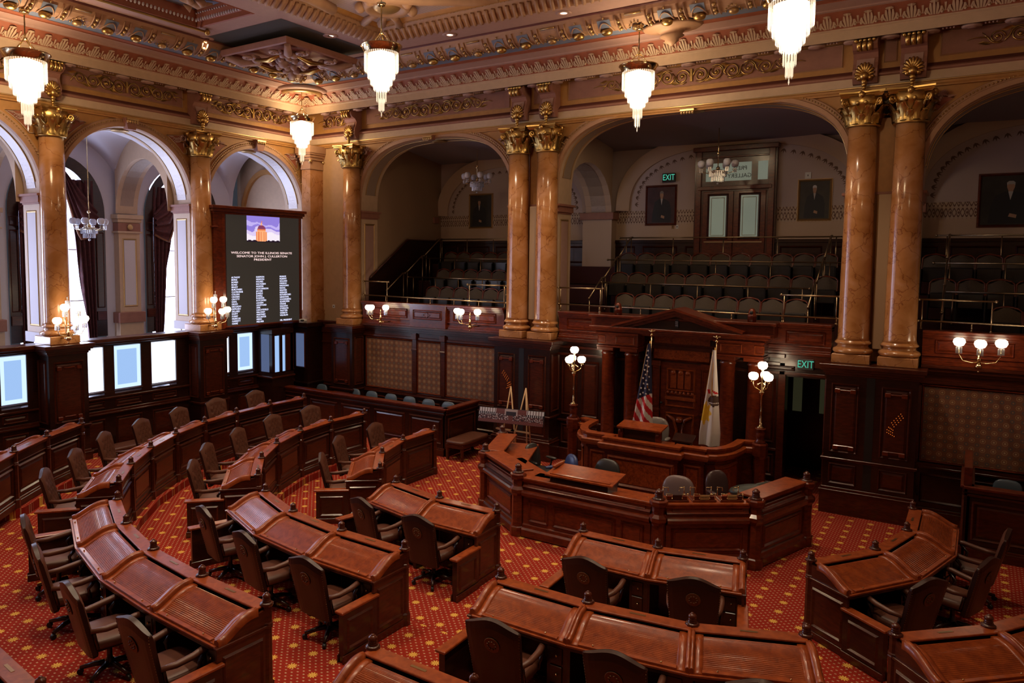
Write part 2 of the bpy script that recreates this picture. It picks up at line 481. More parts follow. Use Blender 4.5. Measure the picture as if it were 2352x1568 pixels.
# ------------------------------------------------------------ floor + tiers
b = MB(); b.quad((-5, -24, 0), (28, -24, 0), (28, 4.6, 0), (-5, 4.6, 0))
struct('floor', b, CARPET)
def tier(poly, z0, z1, k):
    bm = bmesh.new(); vs = [bm.verts.new((p[0], p[1], z1)) for p in poly]; lo = [bm.verts.new((p[0], p[1], z0)) for p in poly]
    f = bm.faces.new(vs); bmesh.ops.triangulate(bm, faces=[f])
    for i in range(len(poly)):
        j = (i + 1) % len(poly); bm.faces.new((lo[i], lo[j], vs[j], vs[i]))
    bmesh.ops.recalc_face_normals(bm, faces=bm.faces)
    me = bpy.data.meshes.new('floor_tier'); bm.to_mesh(me); bm.free(); me.materials.append(CARPET)
    o = bpy.data.objects.new('floor_tier', me); COL.objects.link(o); o['kind'] = 'structure'
def push(P, d):   # shift a polyline toward the rostrum
    c = Vector((CX, -1.)); return [p + (c - p).normalized() * d for p in P]
mir = lambda P: [Vector((2 * CX - p.x, p.y)) for p in reversed(P)]
far = [(23.9, -23.5), (.05, -23.5)]
P2 = push(RB + RE, .13); P3 = push(RA + RF, .13); P4 = push(RL4[:3] + [Vector((2.9, -11.3)), Vector((4.6, -12.5)), Vector((7.0, -13.3))] + RM4[1:] , .13)
for k, (P, z0, z1) in enumerate(((P2, -.01, .14), (P3, .13, .28), (P4, .27, .44))):
    Q = P + mir(P); x0, y0 = Q[0]
    if k < 2: poly = [(.05, -1.56)] + [(x0, -1.56)] + [tuple(p) for p in Q] + [(Q[-1].x, -1.56), (23.9, -1.56)] + far
    else: poly = [(.05, y0 + .4)] + [tuple(p) for p in Q] + [(23.9, y0 + .4)] + far
    tier(poly, z0, z1, k)
# ------------------------------------------------------------ columns
def capital_parts(root, z0, z1):
    h = z1 - z0; r = .255
    b = MB(); b.lathe([(r + .03, z0 - .03), (r + .05, z0 - .01), (r + .03, z0 + .02), (r - .01, z0 + .03), (r, z0 + .3 * h), (r + .05, z0 + .6 * h), (r + .13, z0 + .86 * h)], n=20)
    obj('capital_bell', b, GOLD, root)
    def leaf(h0, hl, w, out, rad):
        q = MB()
        def fn(u, v):
            s = (u - .5) * 2; ww = w * (1 - .75 * v ** 3) * (1 + .25 * sin(v * 16))
            zz = h0 + hl * (v if v < .85 else .85 - (v - .85) * .8); o = out * v ** 2.2 * (1 if v < .85 else 1.15) + .03 * (1 - s * s) - .015 * cos(s * 9)
            a = s * ww / rad
            return ((rad + o) * cos(a), (rad + o) * sin(a), zz)
        q.grid(fn, 6, 8); return q
    lo = leaf(z0, .40 * h, .085, .09, r + .015); hi = leaf(z0 + .02, .66 * h, .09, .15, r + .02)
    b = MB()
    for k in range(8):
        b.add(lo, Matrix.Rotation(k * pi / 4, 4, 'Z'))
        b.add(hi, Matrix.Rotation(k * pi / 4 + pi / 8, 4, 'Z'))
    obj('acanthus_leaves', b, GOLD, root, kind='stuff')
    for k in range(4):
        q = MB(); pts = []
        for i in range(26):
            t = i / 25; a = t * 3.6 * pi; rr = .085 * (1 - .82 * t)
            pts.append((rr * cos(a + pi / 2 + .4), rr * sin(a + pi / 2 + .4)))
        line = [(-.13, -.30 * h * 1.2), (-.10, -.1)] + pts
        P3_ = [(r + .15 + p[0], 0, z1 - .19 + p[1]) for p in line]
        q.tube(P3_, [.022] * len(P3_), 5); 
        q2 = MB(); q2.add(q, Matrix.Rotation(k * pi / 2 + pi / 4, 4, 'Z') )
        obj('volute', q2, GOLD, root)
    b = MB(); n = 32; w = .37; pr = [(w * .9, z1 - .105), (w, z1 - .07), (w * .97, z1 - .05), (w * 1.04, z1 - .03), (w * 1.04, z1)]
    rings = []
    for rr, z in pr:
        ring = []
        for k in range(n):
            a = 2 * pi * k / n; c_ = max(abs(cos(a)), abs(sin(a))); sq = 1 / c_; con = 1 - .16 * abs(cos(2 * a)) ** .7
            ring.append(b.P((rr * sq * con * cos(a), rr * sq * con * sin(a), z)))
        rings.append(ring)
    for a_, c_ in zip(rings, rings[1:]):
        for k in range(n): b.face((a_[k], a_[(k + 1) % n], c_[(k + 1) % n], c_[k]))
    b.face(rings[0][::-1]); b.face(rings[-1])
    obj('abacus', b, GOLD, root)
    b = MB()
    for k in range(4):
        a = k * pi / 2; b.ball((.36 * cos(a), .36 * sin(a), z1 - .07), .06, 8, 5, 1.1)
        for j in (-1, 1):
            b.ball((.31 * cos(a + j * .22), .31 * sin(a + j * .22), z1 - .2), .04, 6, 4, 1.4)
    obj('flower_boss', b, GOLD, root, kind='stuff')
def make_column(loc, label):
    t = thing('marble_column', label, 'column', (loc[0], loc[1], 0), group='marble columns of the colonnade', kind='thing')
    b = MB(); b.box(-.33, .33, -.33, .33, 2.92, 3.10, .012); obj('plinth', b, MARB, t)
    b = MB(); b.lathe([(.30, 3.10), (.345, 3.12), (.36, 3.155), (.345, 3.19), (.31, 3.21), (.285, 3.225), (.275, 3.26), (.285, 3.285), (.315, 3.29), (.325, 3.31), (.31, 3.335), (.295, 3.34), (.295, 3.36)], n=32)
    obj('base_moulding', b, MARB, t)
    b = MB(); b.lathe([(.29, 3.355), (.275, 3.42), (.272, 4.6), (.262, 5.8), (.25, 7.42)], n=32); obj('shaft', b, MARB, t)
    capital_parts(t, 7.45, 8.05)
    return t
c0 = make_column((1.79, 0), 'single marble column nearest the corner on the rostrum wall')
for (x, y), lab in {(7.36, 0): 'left marble column of the pair left of the pediment', (8.16, 0): 'right marble column of the pair left of the pediment',
        (14.94, 0): 'left marble column of the pair right of the dark exit doorway', (15.73, 0): 'rightmost marble column, right one of the pair beyond the exit doorway',
        (0, -3.78): 'marble column beside the vote board, six globe sconce on its foot', (0, -7.57): 'leftmost marble column between the two bright curtained windows'}.items():
    dup(c0, (x, y, 0), label=lab)
for x, y in ((0, -11.36), (0, -15.15), (XR, -3.78), (XR, -7.57), (XR, -11.36), (XR - 1.79, 0)):
    o = dup(c0, (x, y, 0), label='marble column outside the picture frame'); o['group'] = 'columns out of view'
# ------------------------------------------------------------ arch walls
def arch_curve(c, a, zs, hc, n, m=40):
    pts = []
    for i in range(m + 1):
        th = pi * (1 - i / m); x = cos(th); z = sin(th)
        X = (abs(x) ** (2 / n)) * (1 if x > 0 else -1); Z = abs(z) ** (2 / n)
        pts.append((c + a * X, zs + hc * Z))
    return pts
def offs(P, d):
    out = []
    for i, p in enumerate(P):
        q, r = P[max(i - 1, 0)], P[min(i + 1, len(P) - 1)]
        tx, tz = r[0] - q[0], r[1] - q[1]; L = hypot(tx, tz) or 1
        out.append((p[0] - tz / L * d, p[1] + tx / L * d))
    return out
def sprig(b, P0, dirx, n, L=.9, s=1.):
    "leafy relief branch from P0 heading dirx (unit vector in u,z)"
    ux, uz = dirx; px, pz = -uz, ux
    pts = []
    for i in range(8):
        t = i / 7; k = .08 * sin(t * 3); pts.append((P0[0] + ux * L * t + px * k, n + .02, P0[1] + uz * L * t + pz * k))
    b.tube(pts, .009 * s, 4)
    for i in range(7):
        for sd in (-1, 1):
            t = (i + .5) / 7.2; q = pts[int(t * 7)]; ll = .17 * s * (1 - .5 * t); a = .75 * sd
            dx = ux * cos(a) - uz * sin(a); dz = ux * sin(a) + uz * cos(a); ox, oz = -dz, dx; w = ll * .24
            b.quad((q[0], n + .02, q[2]), (q[0] + dx * ll * .5 + ox * w, n + .035, q[2] + dz * ll * .5 + oz * w), (q[0] + dx * ll, n + .02, q[2] + dz * ll), (q[0] + dx * ll * .5 - ox * w, n + .035, q[2] + dz * ll * .5 - oz * w))
    b.quad((pts[-1][0] - px * .03, n + .02, pts[-1][2] - pz * .03), (pts[-1][0] + ux * .15, n + .03, pts[-1][2] + uz * .15), (pts[-1][0] + px * .03, n + .02, pts[-1][2] + pz * .03), (pts[-1][0], n + .035, pts[-1][2]))
ZT = 8.14; NW = -.2; NB = -.9
def arch_bay(FR, u0, u1, c, a, zs, hc, n, relief, root, keystone=True):
    P = arch_curve(c, a, zs, hc, n)
    b = MB(FR)
    # wall above the opening and the side strips
    for p, q in zip(P, P[1:]):
        b.quad((p[0], NW, p[1]), (q[0], NW, q[1]), (q[0], NW, ZT), (p[0], NW, ZT))
    for ua, ub in ((u0, c - a), (c + a, u1)):
        b.quad((ua, NW, zs), (ub, NW, zs), (ub, NW, ZT), (ua, NW, ZT))
    obj('spandrel_wall', b, OCHRE, root)
    b = MB(FR)  # intrados
    for p, q in zip(P, P[1:]): b.quad((p[0], NW, p[1]), (q[0], NW, q[1]), (q[0], NB, q[1]), (p[0], NB, p[1]))
    for p, q in zip(P, P[1:]): b.quad((p[0], NB, p[1]), (q[0], NB, q[1]), (q[0], NB, ZT + .5), (p[0], NB, ZT + .5))
    obj('arch_soffit', b, CREAM, root)
    Q = offs(P, -.012); b = MB(FR)
    for p, q in zip(Q[2:-2], Q[3:-1]): b.quad((p[0], NW - .17, p[1]), (q[0], NW - .17, q[1]), (q[0], NB + .16, q[1]), (p[0], NB + .16, p[1]))
    obj('soffit_relief', b, relief, root)
    b = MB(FR)
    for nn in (NW - .15, NB + .14):
        b.tube([(p[0], nn, p[1]) for p in Q[2:-2]], .014, 5)
    obj('gilt_edge', b, GOLDP, root, kind='stuff')
    # archivolt
    b = MB(FR); A = [offs(P, d) for d in (0, .015, .10, .115, .20, .215)]; nn = [NW, NW + .07, NW + .07, NW + .045, NW + .045, NW]
    for i in range(len(P) - 1):
        for k in range(5):
            b.quad((A[k][i][0], nn[k], A[k][i][1]), (A[k][i + 1][0], nn[k], A[k][i + 1][1]), (A[k + 1][i + 1][0], nn[k + 1], A[k + 1][i + 1][1]), (A[k + 1][i][0], nn[k + 1], A[k + 1][i][1]))
    obj('archivolt', b, PEACH, root)
    b = MB(FR); R = offs(P, .155); acc = 0
    for p, q in zip(R, R[1:]):
        L = hypot(q[0] - p[0], q[1] - p[1]); k = 0
        while acc < L:
            t = acc / L; b.ball((p[0] + (q[0] - p[0]) * t, NW + .055, p[1] + (q[1] - p[1]) * t), .021, 5, 3); acc += .062
        acc -= L
    obj('bead_moulding', b, GOLDP, root, kind='stuff')
    # spandrel panels with sprigs
    for sd in (-1, 1):
        ue = (u0 + .30) if sd < 0 else (u1 - .30); E = offs(P, .27)
        half = E[:len(E) // 2 + 1] if sd < 0 else E[len(E) // 2:][::-1]
        cur = [p for p in half if (p[0] - ue) * -sd > .02 and p[1] < 7.93]
        if len(cur) < 3: continue
        top = min(7.96, ZT - .16)
        end = cur[-1]
        b = MB(FR); i0 = b.P((ue, NW + .012, top)); idx = [b.P((p[0], NW + .012, p[1])) for p in cur] 
        for i, j in zip(idx, idx[1:]): b.face((i0, i, j))
        obj('spandrel_panel', b, TERRA, root)
        b = MB(FR)
        b.tube([(ue, NW + .012, cur[0][1])] + [(p[0], NW + .012, p[1]) for p in cur] + [(ue, NW + .012, top), (ue, NW + .012, cur[0][1])], .012, 4)
        obj('spandrel_border', b, CREAM, root, kind='stuff')
        k = len(cur) // 2; mx = cur[k]; s0 = ((ue * 2.2 + mx[0]) / 3.2, (top * 1.5 + mx[1]) / 2.5)
        e1 = (cur[-1][0] * .75 + ue * .25, top - .07); e0 = (ue - sd * .1 , cur[0][1] + .25)
        b = MB(FR)
        for e in (e0, e1):
            L = hypot(e[0] - s0[0], e[1] - s0[1]); sprig(b, s0, ((e[0] - s0[0]) / L, (e[1] - s0[1]) / L), NW + .012, L * .95, min(1.15, .6 + L * .5))
        for i in range(7): b.ball((s0[0] + .07 * cos(i * 2.4), NW + .04, s0[1] + .07 * sin(i * 2.4)), .035, 6, 4)
        obj('branch_relief', b, PINK, root, kind='stuff')
    if keystone:
        zc = zs + hc
        b = MB(FR); b.hexa([(c - .10, NW, zc - .05), (c + .10, NW, zc - .05), (c + .10, NW + .17, zc - .05), (c - .10, NW + .17, zc - .05), (c - .17, NW, ZT - .01), (c + .17, NW, ZT - .01), (c + .17, NW + .2, ZT - .01), (c - .17, NW + .2, ZT - .01)])
        k = obj('keystone', b, MAUVE, root)
        b = MB(FR); 
        for i in range(5): b.ball((c + (i - 2) * .06, NW + .2, ZT - .09), .035, 6, 4, 1.3)
        b.box(c - .15, c + .15, NW + .15, NW + .23, ZT - .06, ZT - .02)
        obj('keystone_leaf', b, GOLDP, k)
        b = MB(FR); b.lathe([(.02, 0), (.2, .0), (.22, .015), (.16, .03), (.1, .04), (.02, .045)], (c, (NW + NB) / 2, zc - .055), 14, sy=.9); obj('soffit_rosette', b, GOLDP, root)
def jamb(FR, u0, u1, root, lav=True, zb=2.93, zt=6.2, us=(0, 1)):
    b = MB(FR); b.box(u0, u1, NB, NW, zb, zt - .2); obj('jamb', b, CREAM, root)
    b = MB(FR); b.box(u0 - .05, u1 + .05, NB - .04, NW + .05, zt - .18, zt - .04); b.box(u0 - .09, u1 + .09, NB - .08, NW + .09, zt - .04, zt + .01); b.box(u0 - .02, u1 + .02, NB, NW + .02, zt - .22, zt - .18)
    obj('impost', b, MAUVE, root)
    b = MB(FR); b.box(u0 - .04, u1 + .04, NB - .03, NW + .04, zb, zb + .22); obj('jamb_base', b, LAV if lav else TAN, root)
    for k in us:
        uu = (u0, u1)[k]; s = (-1, 1)[k]
        b = MB(lambda u, n, z: FR(uu + s * n, u, z)); framed(b, NB + .12, NW - .12, zb + .35, zt - .35, .0, .05, .015); obj('gilt_frame', b, GOLDP, root)
        b = MB(FR); b.box(min(uu, uu + s * .008), max(uu, uu + s * .008), NB + .17, NW - .17, zb + .40, zt - .40); obj('panel_field', b, LAV if lav else PINK, root)
wb = struct('wall_back'); wl = struct('wall_left')
ZS = 6.2
arch_bay(FB, 1.79, 7.36, 4.52, 2.54, ZS, 1.88, 2.7, SILVD, wb)
arch_bay(FB, 8.16, 14.94, 11.53, 3.17, ZS, 2.0, 3.3, SILVD, wb)
arch_bay(FB, 15.73, 21.3, 18.55, 2.6, ZS, 1.88, 2.7, SILVD, wb)
for u0, u1, us in ((1.5, 1.98, (1,)), (7.06, 8.36, (0, 1)), (14.7, 15.95, (0, 1)), (21.15, 21.7, (0,))): jamb(FB, u0, u1, wb, False, 2.95, ZS, us)
for c in (-5.65, -9.44, -13.2):
    arch_bay(FL, c - 1.9, c + 1.9, c, 1.7, ZS, 1.72, 2.0, SILV, wl)
arch_bay(FL, -3.78, .1, -1.76, 1.7, ZS, 1.68, 2.0, SILV, wl)
for u in (-3.78, -7.57, -11.36): jamb(FL, u - .2, u + .2, wl, True, 2.93, ZS, (0, 1))
# plain wall between corner and first column, corner pier
b = MB(FB); b.box(-.25, 1.55, -.5, NW, 2.93, ZT); obj('corner_wall', b, TAN, wb)
t = thing('corner_pier', 'square marble pier standing in the inner corner of the chamber beside the vote board', 'pier', kind='thing')
b = MB(); b.box(.08, .44, -.32, .30, 3.1, 7.45, .01); obj('shaft', b, MARB, t)
b = MB()
for e, z0, z1 in ((.03, 2.93, 3.1), (.05, 3.1, 3.16), (.02, 3.16, 3.22), (.04, 3.22, 3.27)): b.box(.08 - e, .44 + e, -.32 - e, .30 + e, z0, z1)
obj('base', b, MARB, t)
b = MB()
for e, z0, z1 in ((.02, 7.45, 7.5), (.012, 7.5, 7.72), (.05, 7.72, 7.8), (.08, 7.8, 7.87), (.11, 7.87, 7.92), (.13, 7.92, 8.12)): b.box(.08 - e, .44 + e, -.32 - e, .30 + e, z0, z1)
obj('cap', b, PEACH, t)
b = MB()
for x, y in ((.45, -.33), (.10, -.34), (.46, .2)): b.ball((x, y, 7.68), .06, 8, 6)
obj('cap_scroll', b, GOLDP, t, kind='stuff')
# ------------------------------------------------------------ entablature and cornice, swept round the corner
PATH = [((0, -19), (1, 0)), ((0, 0), (1, -1)), ((XR, 0), (-1, -1)), ((XR, -19), (-1, 0))]
ent = struct('trim_1'); ent['label'] = 'painted and gilded entablature with deep cornice above the arches'
def band(name, prof, mat): obj(name, MB().sweep(prof, PATH), mat, ent)
band('architrave_lower', [(-.2, 8.10), (-.14, 8.10), (-.14, 8.13), (-.12, 8.15), (-.12, 8.19)], OCHRE)
band('gilt_fillet', [(-.12, 8.19), (-.095, 8.20), (-.095, 8.215), (-.11, 8.22)], GOLDP)
band('architrave_fascia', [(-.11, 8.22), (-.09, 8.22), (-.09, 8.38)], CREAM)
band('architrave_top', [(-.09, 8.38), (-.06, 8.40), (-.06, 8.43), (-.1, 8.46)], MAUVE)
band('architrave_crown', [(-.1, 8.46), (-.2, 8.54)], MAROON)
band('frieze', [(-.2, 8.54), (-.2, 9.2)], OCHRE)
band('cornice_soffit', [(-.2, 9.2), (-.05, 9.14), (.1, 9.07), (.33, 9.05), (.33, 9.02)], MAROON)
band('corona', [(.33, 9.02), (.35, 9.02), (.35, 9.19), (.36, 9.2), (.38, 9.2), (.38, 9.235)], CREAM)
band('acanthus_ground', [(.38, 9.235), (.40, 9.25), (.50, 9.36), (.62, 9.49)], TERRA)
band('cyma', [(.62, 9.49), (.67, 9.5), (.69, 9.52), (.75, 9.53), (.95, 9.55), (.97, 9.545), (1.02, 9.545)], PINK)
band('red_stripe', [(1.02, 9.545), (1.02, 9.56), (1.2, 9.56)], TERRA)
band('blue_stripe', [(1.2, 9.56), (1.2, 9.57), (1.42, 9.58)], BLUEP)
band('cove', [(1.42, 9.58), (1.50, 9.585), (1.60, 9.62), (1.70, 9.70), (1.76, 9.80), (1.78, 9.86)], PEACH)
band('shadow_mould', [(1.78, 9.86), (1.80, 9.88), (1.80, 9.93), (1.86, 9.93)], MAROON)
# frieze panels between the consoles
def on_left(u0, u1): return FL, u0, u1
def fpanel(FR, u0, u1):
    b = MB(FR); b.box(u0, u1, NW, NW + .02, 8.66, 9.07); obj('frieze_panel', b, MAUVE, ent)
    b = MB(FR); framed(b, u0 - .02, u1 + .02, 8.64, 9.09, NW + .005, .035, .025); obj('panel_frame', b, PEACH, ent)
for u0, u1 in ((2.2, 6.95), (8.6, 14.5), (16.15, 20.9), (.5, 1.4), (7.66, 7.86), (15.24, 15.43)): fpanel(FB, u0, u1)
for u0, u1 in ((-7.2, -4.15), (-3.4, -.5), (-11.0, -7.95), (-14.8, -11.7)): fpanel(FL, u0, u1)
def scrolls(FR, c, half, root, pitch=.42):
    t = thing('frieze_scroll', '', 'relief') if root is None else root
    b = MB(FR); n = NW + .045; z0 = 8.86
    k = int(half / pitch); cs = []
    for sd in (-1, 1):
        for i in range(k):
            f = 1 - .55 * (i / max(1, k)) ** 3; rr = .165 * f
            cu = c + sd * (.2 + i * pitch); up = 1 if i % 2 == 0 else -1
            pts = []
            for j in range(22):
                q = j / 21; a = (pi if sd > 0 else 0) + sd * -up * q * 3.4 * pi; r_ = rr * (1 - .8 * q)
                pts.append((cu + r_ * cos(a), n, z0 - .015 * up + r_ * sin(a)))
            b.tube(pts, [.017 * (1 - .4 * j / 21) * f for j in range(22)], 4)
            b.ball((cu, n, z0), .04 * f, 6, 4)
            nx = cu + sd * pitch * .5
            b.tube([(cu + sd * rr * cos(w_), n, z0 - up * rr * sin(w_)) for w_ in (2.2, 1.6, 1.1, .6)] + [(nx, n, z0 + up * .02), (nx + sd * .06, n, z0 + up * .09)], .014 * f, 4)
            for j in range(4):
                x_ = nx - sd * .03 * j; zz = z0 - up * (.10 + .015 * j) * f
                b.quad((x_, n, zz), (x_ + sd * .06, n + .02, zz - up * .03), (x_ + sd * .13, n, zz - up * .02), (x_ + sd * .05, n, zz + up * .015))
        e = c + sd * (.2 + k * pitch)
        b.tube([(e - sd * .2, n, z0), (e, n, z0 + .02), (e + sd * .12, n, z0 - .01)], [.014, .01, .004], 4)
    b.box(c - .025, c + .025, n - .03, n + .02, z0 - .13, z0 + .13)
    obj('gilded_scroll_relief', b, GOLD, t, kind='stuff')
for c, h in ((4.5, 1.95), (11.55, 2.0), (18.5, 1.95), (.95, .45)): scrolls(FB, c, h, ent, .33)
for c, h in ((-5.68, 1.4), (-1.9, 1.25), (-9.46, 1.4)): scrolls(FL, c, h, ent, .31)
# consoles above the columns
def make_console(FR, u, label):
    t = thing('scroll_console', label, 'console', group='scroll consoles above the columns', kind='thing')
    b = MB(FR)
    prof = [(-.2, 8.25), (.02, 8.25), (.10, 8.35), (.10, 8.5), (.04, 8.62), (.02, 8.72), (.08, 8.80), (.2, 8.84), (.27, 8.92), (.25, 9.0), (.2, 9.04), (-.2, 9.04)]
    L = [b.P((u - .21, n, z)) for n, z in prof]; R = [b.P((u + .21, n, z)) for n, z in prof]
    b.face(L); b.face(R[::-1])
    for k in range(len(prof)): b.face((L[k], L[(k + 1) % len(prof)], R[(k + 1) % len(prof)], R[k]))
    obj('body', b, MAUVE, t)
    b = MB(FR)
    for k in range(3): 
        x = u + (k - 1) * .09; b.tube([(x - .038, .22, 8.91), (x + .038, .22, 8.91)], .105, 12)
    for k in range(5): b.ball((u + (k - 2) * .075, .27, 9.0), .04, 6, 4, 1.2)
    obj('gilded_roll', b, GOLD, t)
    b = MB(FR)
    for k in range(11):
        a = -.25 + k * (pi + .5) / 10; b.tube([(u, .12, 8.38), (u + .15 * cos(a), .14, 8.4 + .19 * sin(a)), (u + .165 * cos(a), .12, 8.4 + .215 * sin(a))], [.02, .028, .022], 5)
    b.ball((u, .15, 8.36), .085, 8, 6); b.ball((u - .09, .13, 8.33), .05, 6, 4); b.ball((u + .09, .13, 8.33), .05, 6, 4)
    for k in range(4): b.ball((u, .12, 8.26 - k * .055), .06 - .01 * k, 6, 4)
    obj('gilded_shell', b, GOLD, t)
    b = MB(FR); b.quad((u - .15, .035, 8.7), (u + .15, .035, 8.7), (u + .15, .11, 8.5), (u - .15, .11, 8.5)); obj('pink_face', b, PINK, t)
    return t
for u, l in ((1.79, 'over the single column on the rostrum wall'), (7.36, 'over the left column of the pair left of the pediment'), (8.16, 'over the right column of the pair left of the pediment'),
             (14.94, 'over the left column of the right-hand pair'), (15.73, 'over the rightmost marble column')): make_console(FB, u, 'mauve and gilt scroll console ' + l)
for u, l in ((-3.78, 'over the column beside the vote board'), (-7.57, 'over the leftmost marble column')): make_console(FL, u, 'mauve and gilt scroll console ' + l)
# acanthus relief band, cove eggs, soffit rosettes  (repeats joined: far past 300)
def relief_on(FR, u0, u1):
    pr = [(.39, 9.245), (.47, 9.32), (.58, 9.45)]
    def S(u, v, o=0.):   # point on slanted ground, v 0..1, lifted o toward the room
        d = .40 + .2 * v; z = 9.25 + .22 * v; return (u, d + .74 * o, z - .68 * o)
    b = MB(FR); n = int((u1 - u0) / .34); p = (u1 - u0) / n
    for i in range(n):
        u = u0 + (i + .5) * p
        for (du, v0, w, h, a) in ((0, .0, .022, .95, 0), (-.035, .0, .022, .8, -.3), (.035, .0, .022, .8, .3), (-.06, .0, .022, .5, -.75), (.06, .0, .022, .5, .75), (0, .75, .07, .22, 0)):
            tx = du + sin(a) * .07
            b.quad(S(u + du - w * .6, v0, .01), S(u + du + w * .6, v0, .01), S(u + tx + w, v0 + h * .6, .035), S(u + tx - w, v0 + h * .6, .035))
            b.quad(S(u + tx - w, v0 + h * .6, .035), S(u + tx + w, v0 + h * .6, .035), S(u + tx + w * .5, v0 + h, .05), S(u + tx - w * .5, v0 + h, .05))
        u += p / 2
        for (du, h, a) in ((0, .7, 0), (-.02, .5, -.5), (.02, .5, .5)):
            b.quad(S(u + du - .008, .15, .01), S(u + du + .008, .15, .01), S(u + du + a * .09 + .018, h, .025), S(u + du + a * .09 - .018, h, .025))
        b.ball(S(u - .05, .12, .01), .028, 5, 3); b.ball(S(u + .05, .12, .01), .028, 5, 3)
    obj('acanthus_relief', b, CREAM, ent, kind='stuff')
relief_on(FB, .45, XR - .45); relief_on(FL, -17, -.45)
def cove_on(FR, u0, u1, side):
    blue = MB(FR); eg = MB(FR); sc = MB(FR); nn = int((u1 - u0) / .62); p = (u1 - u0) / nn
    A = [(1.44, 9.575), (1.52, 9.575), (1.62, 9.61), (1.72, 9.69), (1.78, 9.80)]   # lifted surface
    def S(v, o=0.):
        k = min(int(v * 4), 3); f = v * 4 - k; a, c = A[k], A[k + 1]; d, z = a[0] + (c[0] - a[0]) * f, a[1] + (c[1] - a[1]) * f
        return d - .55 * o, z - .8 * o
    for i in range(nn):
        u = u0 + (i + .5) * p; big = (i % 3 == 2)
        def q(m, ua, ub, va, vb, o):
            (d0, z0), (d1, z1) = S(va, o), S(vb, o); m.quad((ua, d0, z0), (ub, d0, z0), (ub, d1, z1), (ua, d1, z1))
        w = .2
        if big:
            q(blue, u - .17, u + .17, .1, .95, .012)
            d, z = S(.25, .03); sc.ball((u, d, z), .10, 8, 5, .6); 
            for k in range(7):
                a = k * pi / 6; d, z = S(.25 + .35 * sin(a), .02); sc.ball((u + .14 * cos(a), d, z), .022, 4, 3)
            d, z = S(.95, .02); sc.tube([(u - .17, d, z), (u + .17, d, z)], .02, 5)
        else:
            q(blue, u - .14, u + .14, .5, .85, .008)
            d, z = S(.3, .04); eg.ball((u, d, z), .105, 10, 6, .75, sx=1.2)
            pts = []
            for k in range(9):
                a = k * pi / 8; d, z = S(.15 + .6 * sin(a), .012); pts.append((u + .15 * cos(a), d, z))
            sc2 = pts; cream.tube(pts, .014, 4)
            d, z = S(.95, .02); sc.ball((u, d, z), .022, 5, 3)
        ur = u + p / 2
        for k in (-1, 1):
            pts = []
            for j in range(5):
                d, z = S(j / 4, .02); pts.append((ur + k * .07, d, z))
            cream.tube(pts, .016, 4)
        for j in range(3):
            d, z = S(.3 + .22 * j, .02); sc.ball((ur, d, z), .042, 6, 4)
    obj('cove_blue_field', blue, BLUEP, ent, kind='stuff'); obj('cove_egg', eg, GOLD, ent, kind='stuff'); obj('cove_gilt_ornament', sc, GOLDP, ent, kind='stuff')
for FR, a_, c_ in ((FB, 1.7, XR - 1.7), (FL, -17, -1.7)):
    cream = MB(FR); cove_on(FR, a_, c_, 0); obj('cove_arches', cream, PEACH, ent, kind='stuff')
for FR, a_, c_ in ((FB, .6, XR - .6), (FL, -17, -.6)):
    b = MB(FR); n = int((c_ - a_) / .62)
    for i in range(n):
        u = a_ + (i + .5) * (c_ - a_) / n
        b.lathe([(.02, -.055), (.06, -.06), (.08, -.035), (.15, -.045), (.16, -.02), (.15, 0)], (u, .15, 9.04), 12, sy=.75)
        for k in range(4): b.ball((u + .2 + k * .055, .2, 9.03), .02, 4, 3)
    obj('soffit_rosettes', b, PINK, ent, kind='stuff')
# ------------------------------------------------------------ ceiling
ce = struct('ceiling'); ce['label'] = 'pink coffered ceiling with rope mouldings and painted panels'
b = MB(); 
X0, X1, Y1 = 4.85, XR - 4.85, -2.45; ZC = 9.9; Y0 = -12.5
for p in (((1.75, -1.75), (XR - 1.75, -1.75), (XR - 1.75, Y1), (1.75, Y1)), ((1.75, Y1), (2.3, Y1), (2.3, -20), (1.75, -20)), ((4.15, Y1), (X0, Y1), (X0, -20), (4.15, -20)), ((2.3, Y1), (4.15, Y1), (4.15, -5.5), (2.3, -5.5)), ((2.3, -11), (4.15, -11), (4.15, -20), (2.3, -20)), ((X1, Y1), (XR - 1.75, Y1), (XR - 1.75, -20), (X1, -20)), ((X0, Y0), (X1, Y0), (X1, -20), (X0, -20))):
    b.quad(*[(x, y, ZC) for x, y in p])
obj('plain_field', b, PINK, ce)
b = MB(); b.quad((X0 - .2, Y0 - .5, 10.16), (X1 + .2, Y0 - .5, 10.16), (X1 + .2, Y1 + .2, 10.16), (X0 - .2, Y1 + .2, 10.16)); obj('lattice_field', b, LATT, ce)
# rope moulding ring
RP = [((X0, Y1), (1, -1)), ((X1, Y1), (-1, -1)), ((X1, Y0), (-1, 1)), ((X0, Y0), (1, 1))]
obj('rope_bed', MB().sweep([(-.05, 9.9), (0, 9.88), (.05, 9.9), (.22, 9.98), (.32, 10.1), (.34, 10.16)], RP, True), PEACH, ce)
b = MB()
for (a, c, nx, ny) in (((X0, Y1), (X1, Y1), 0, -1), ((X0, Y1), (X0, Y0), 1, 0)):
    L = hypot(c[0] - a[0], c[1] - a[1]); tx, ty = (c[0] - a[0]) / L, (c[1] - a[1]) / L; n = int(L / .17)
    for i in range(n):
        s = (i + .6) * L / n
        pts = [(a[0] + tx * (s + k * .03) + nx * d, a[1] + ty * (s + k * .03) + ny * d, z) for k, (d, z) in enumerate(((.02, 9.875), (.10, 9.895), (.20, 9.95), (.29, 10.04)))]
        b.tube(pts, .045, 5)
obj('rope_gadroons', b, PEACH, ce, kind='stuff')
b = MB()
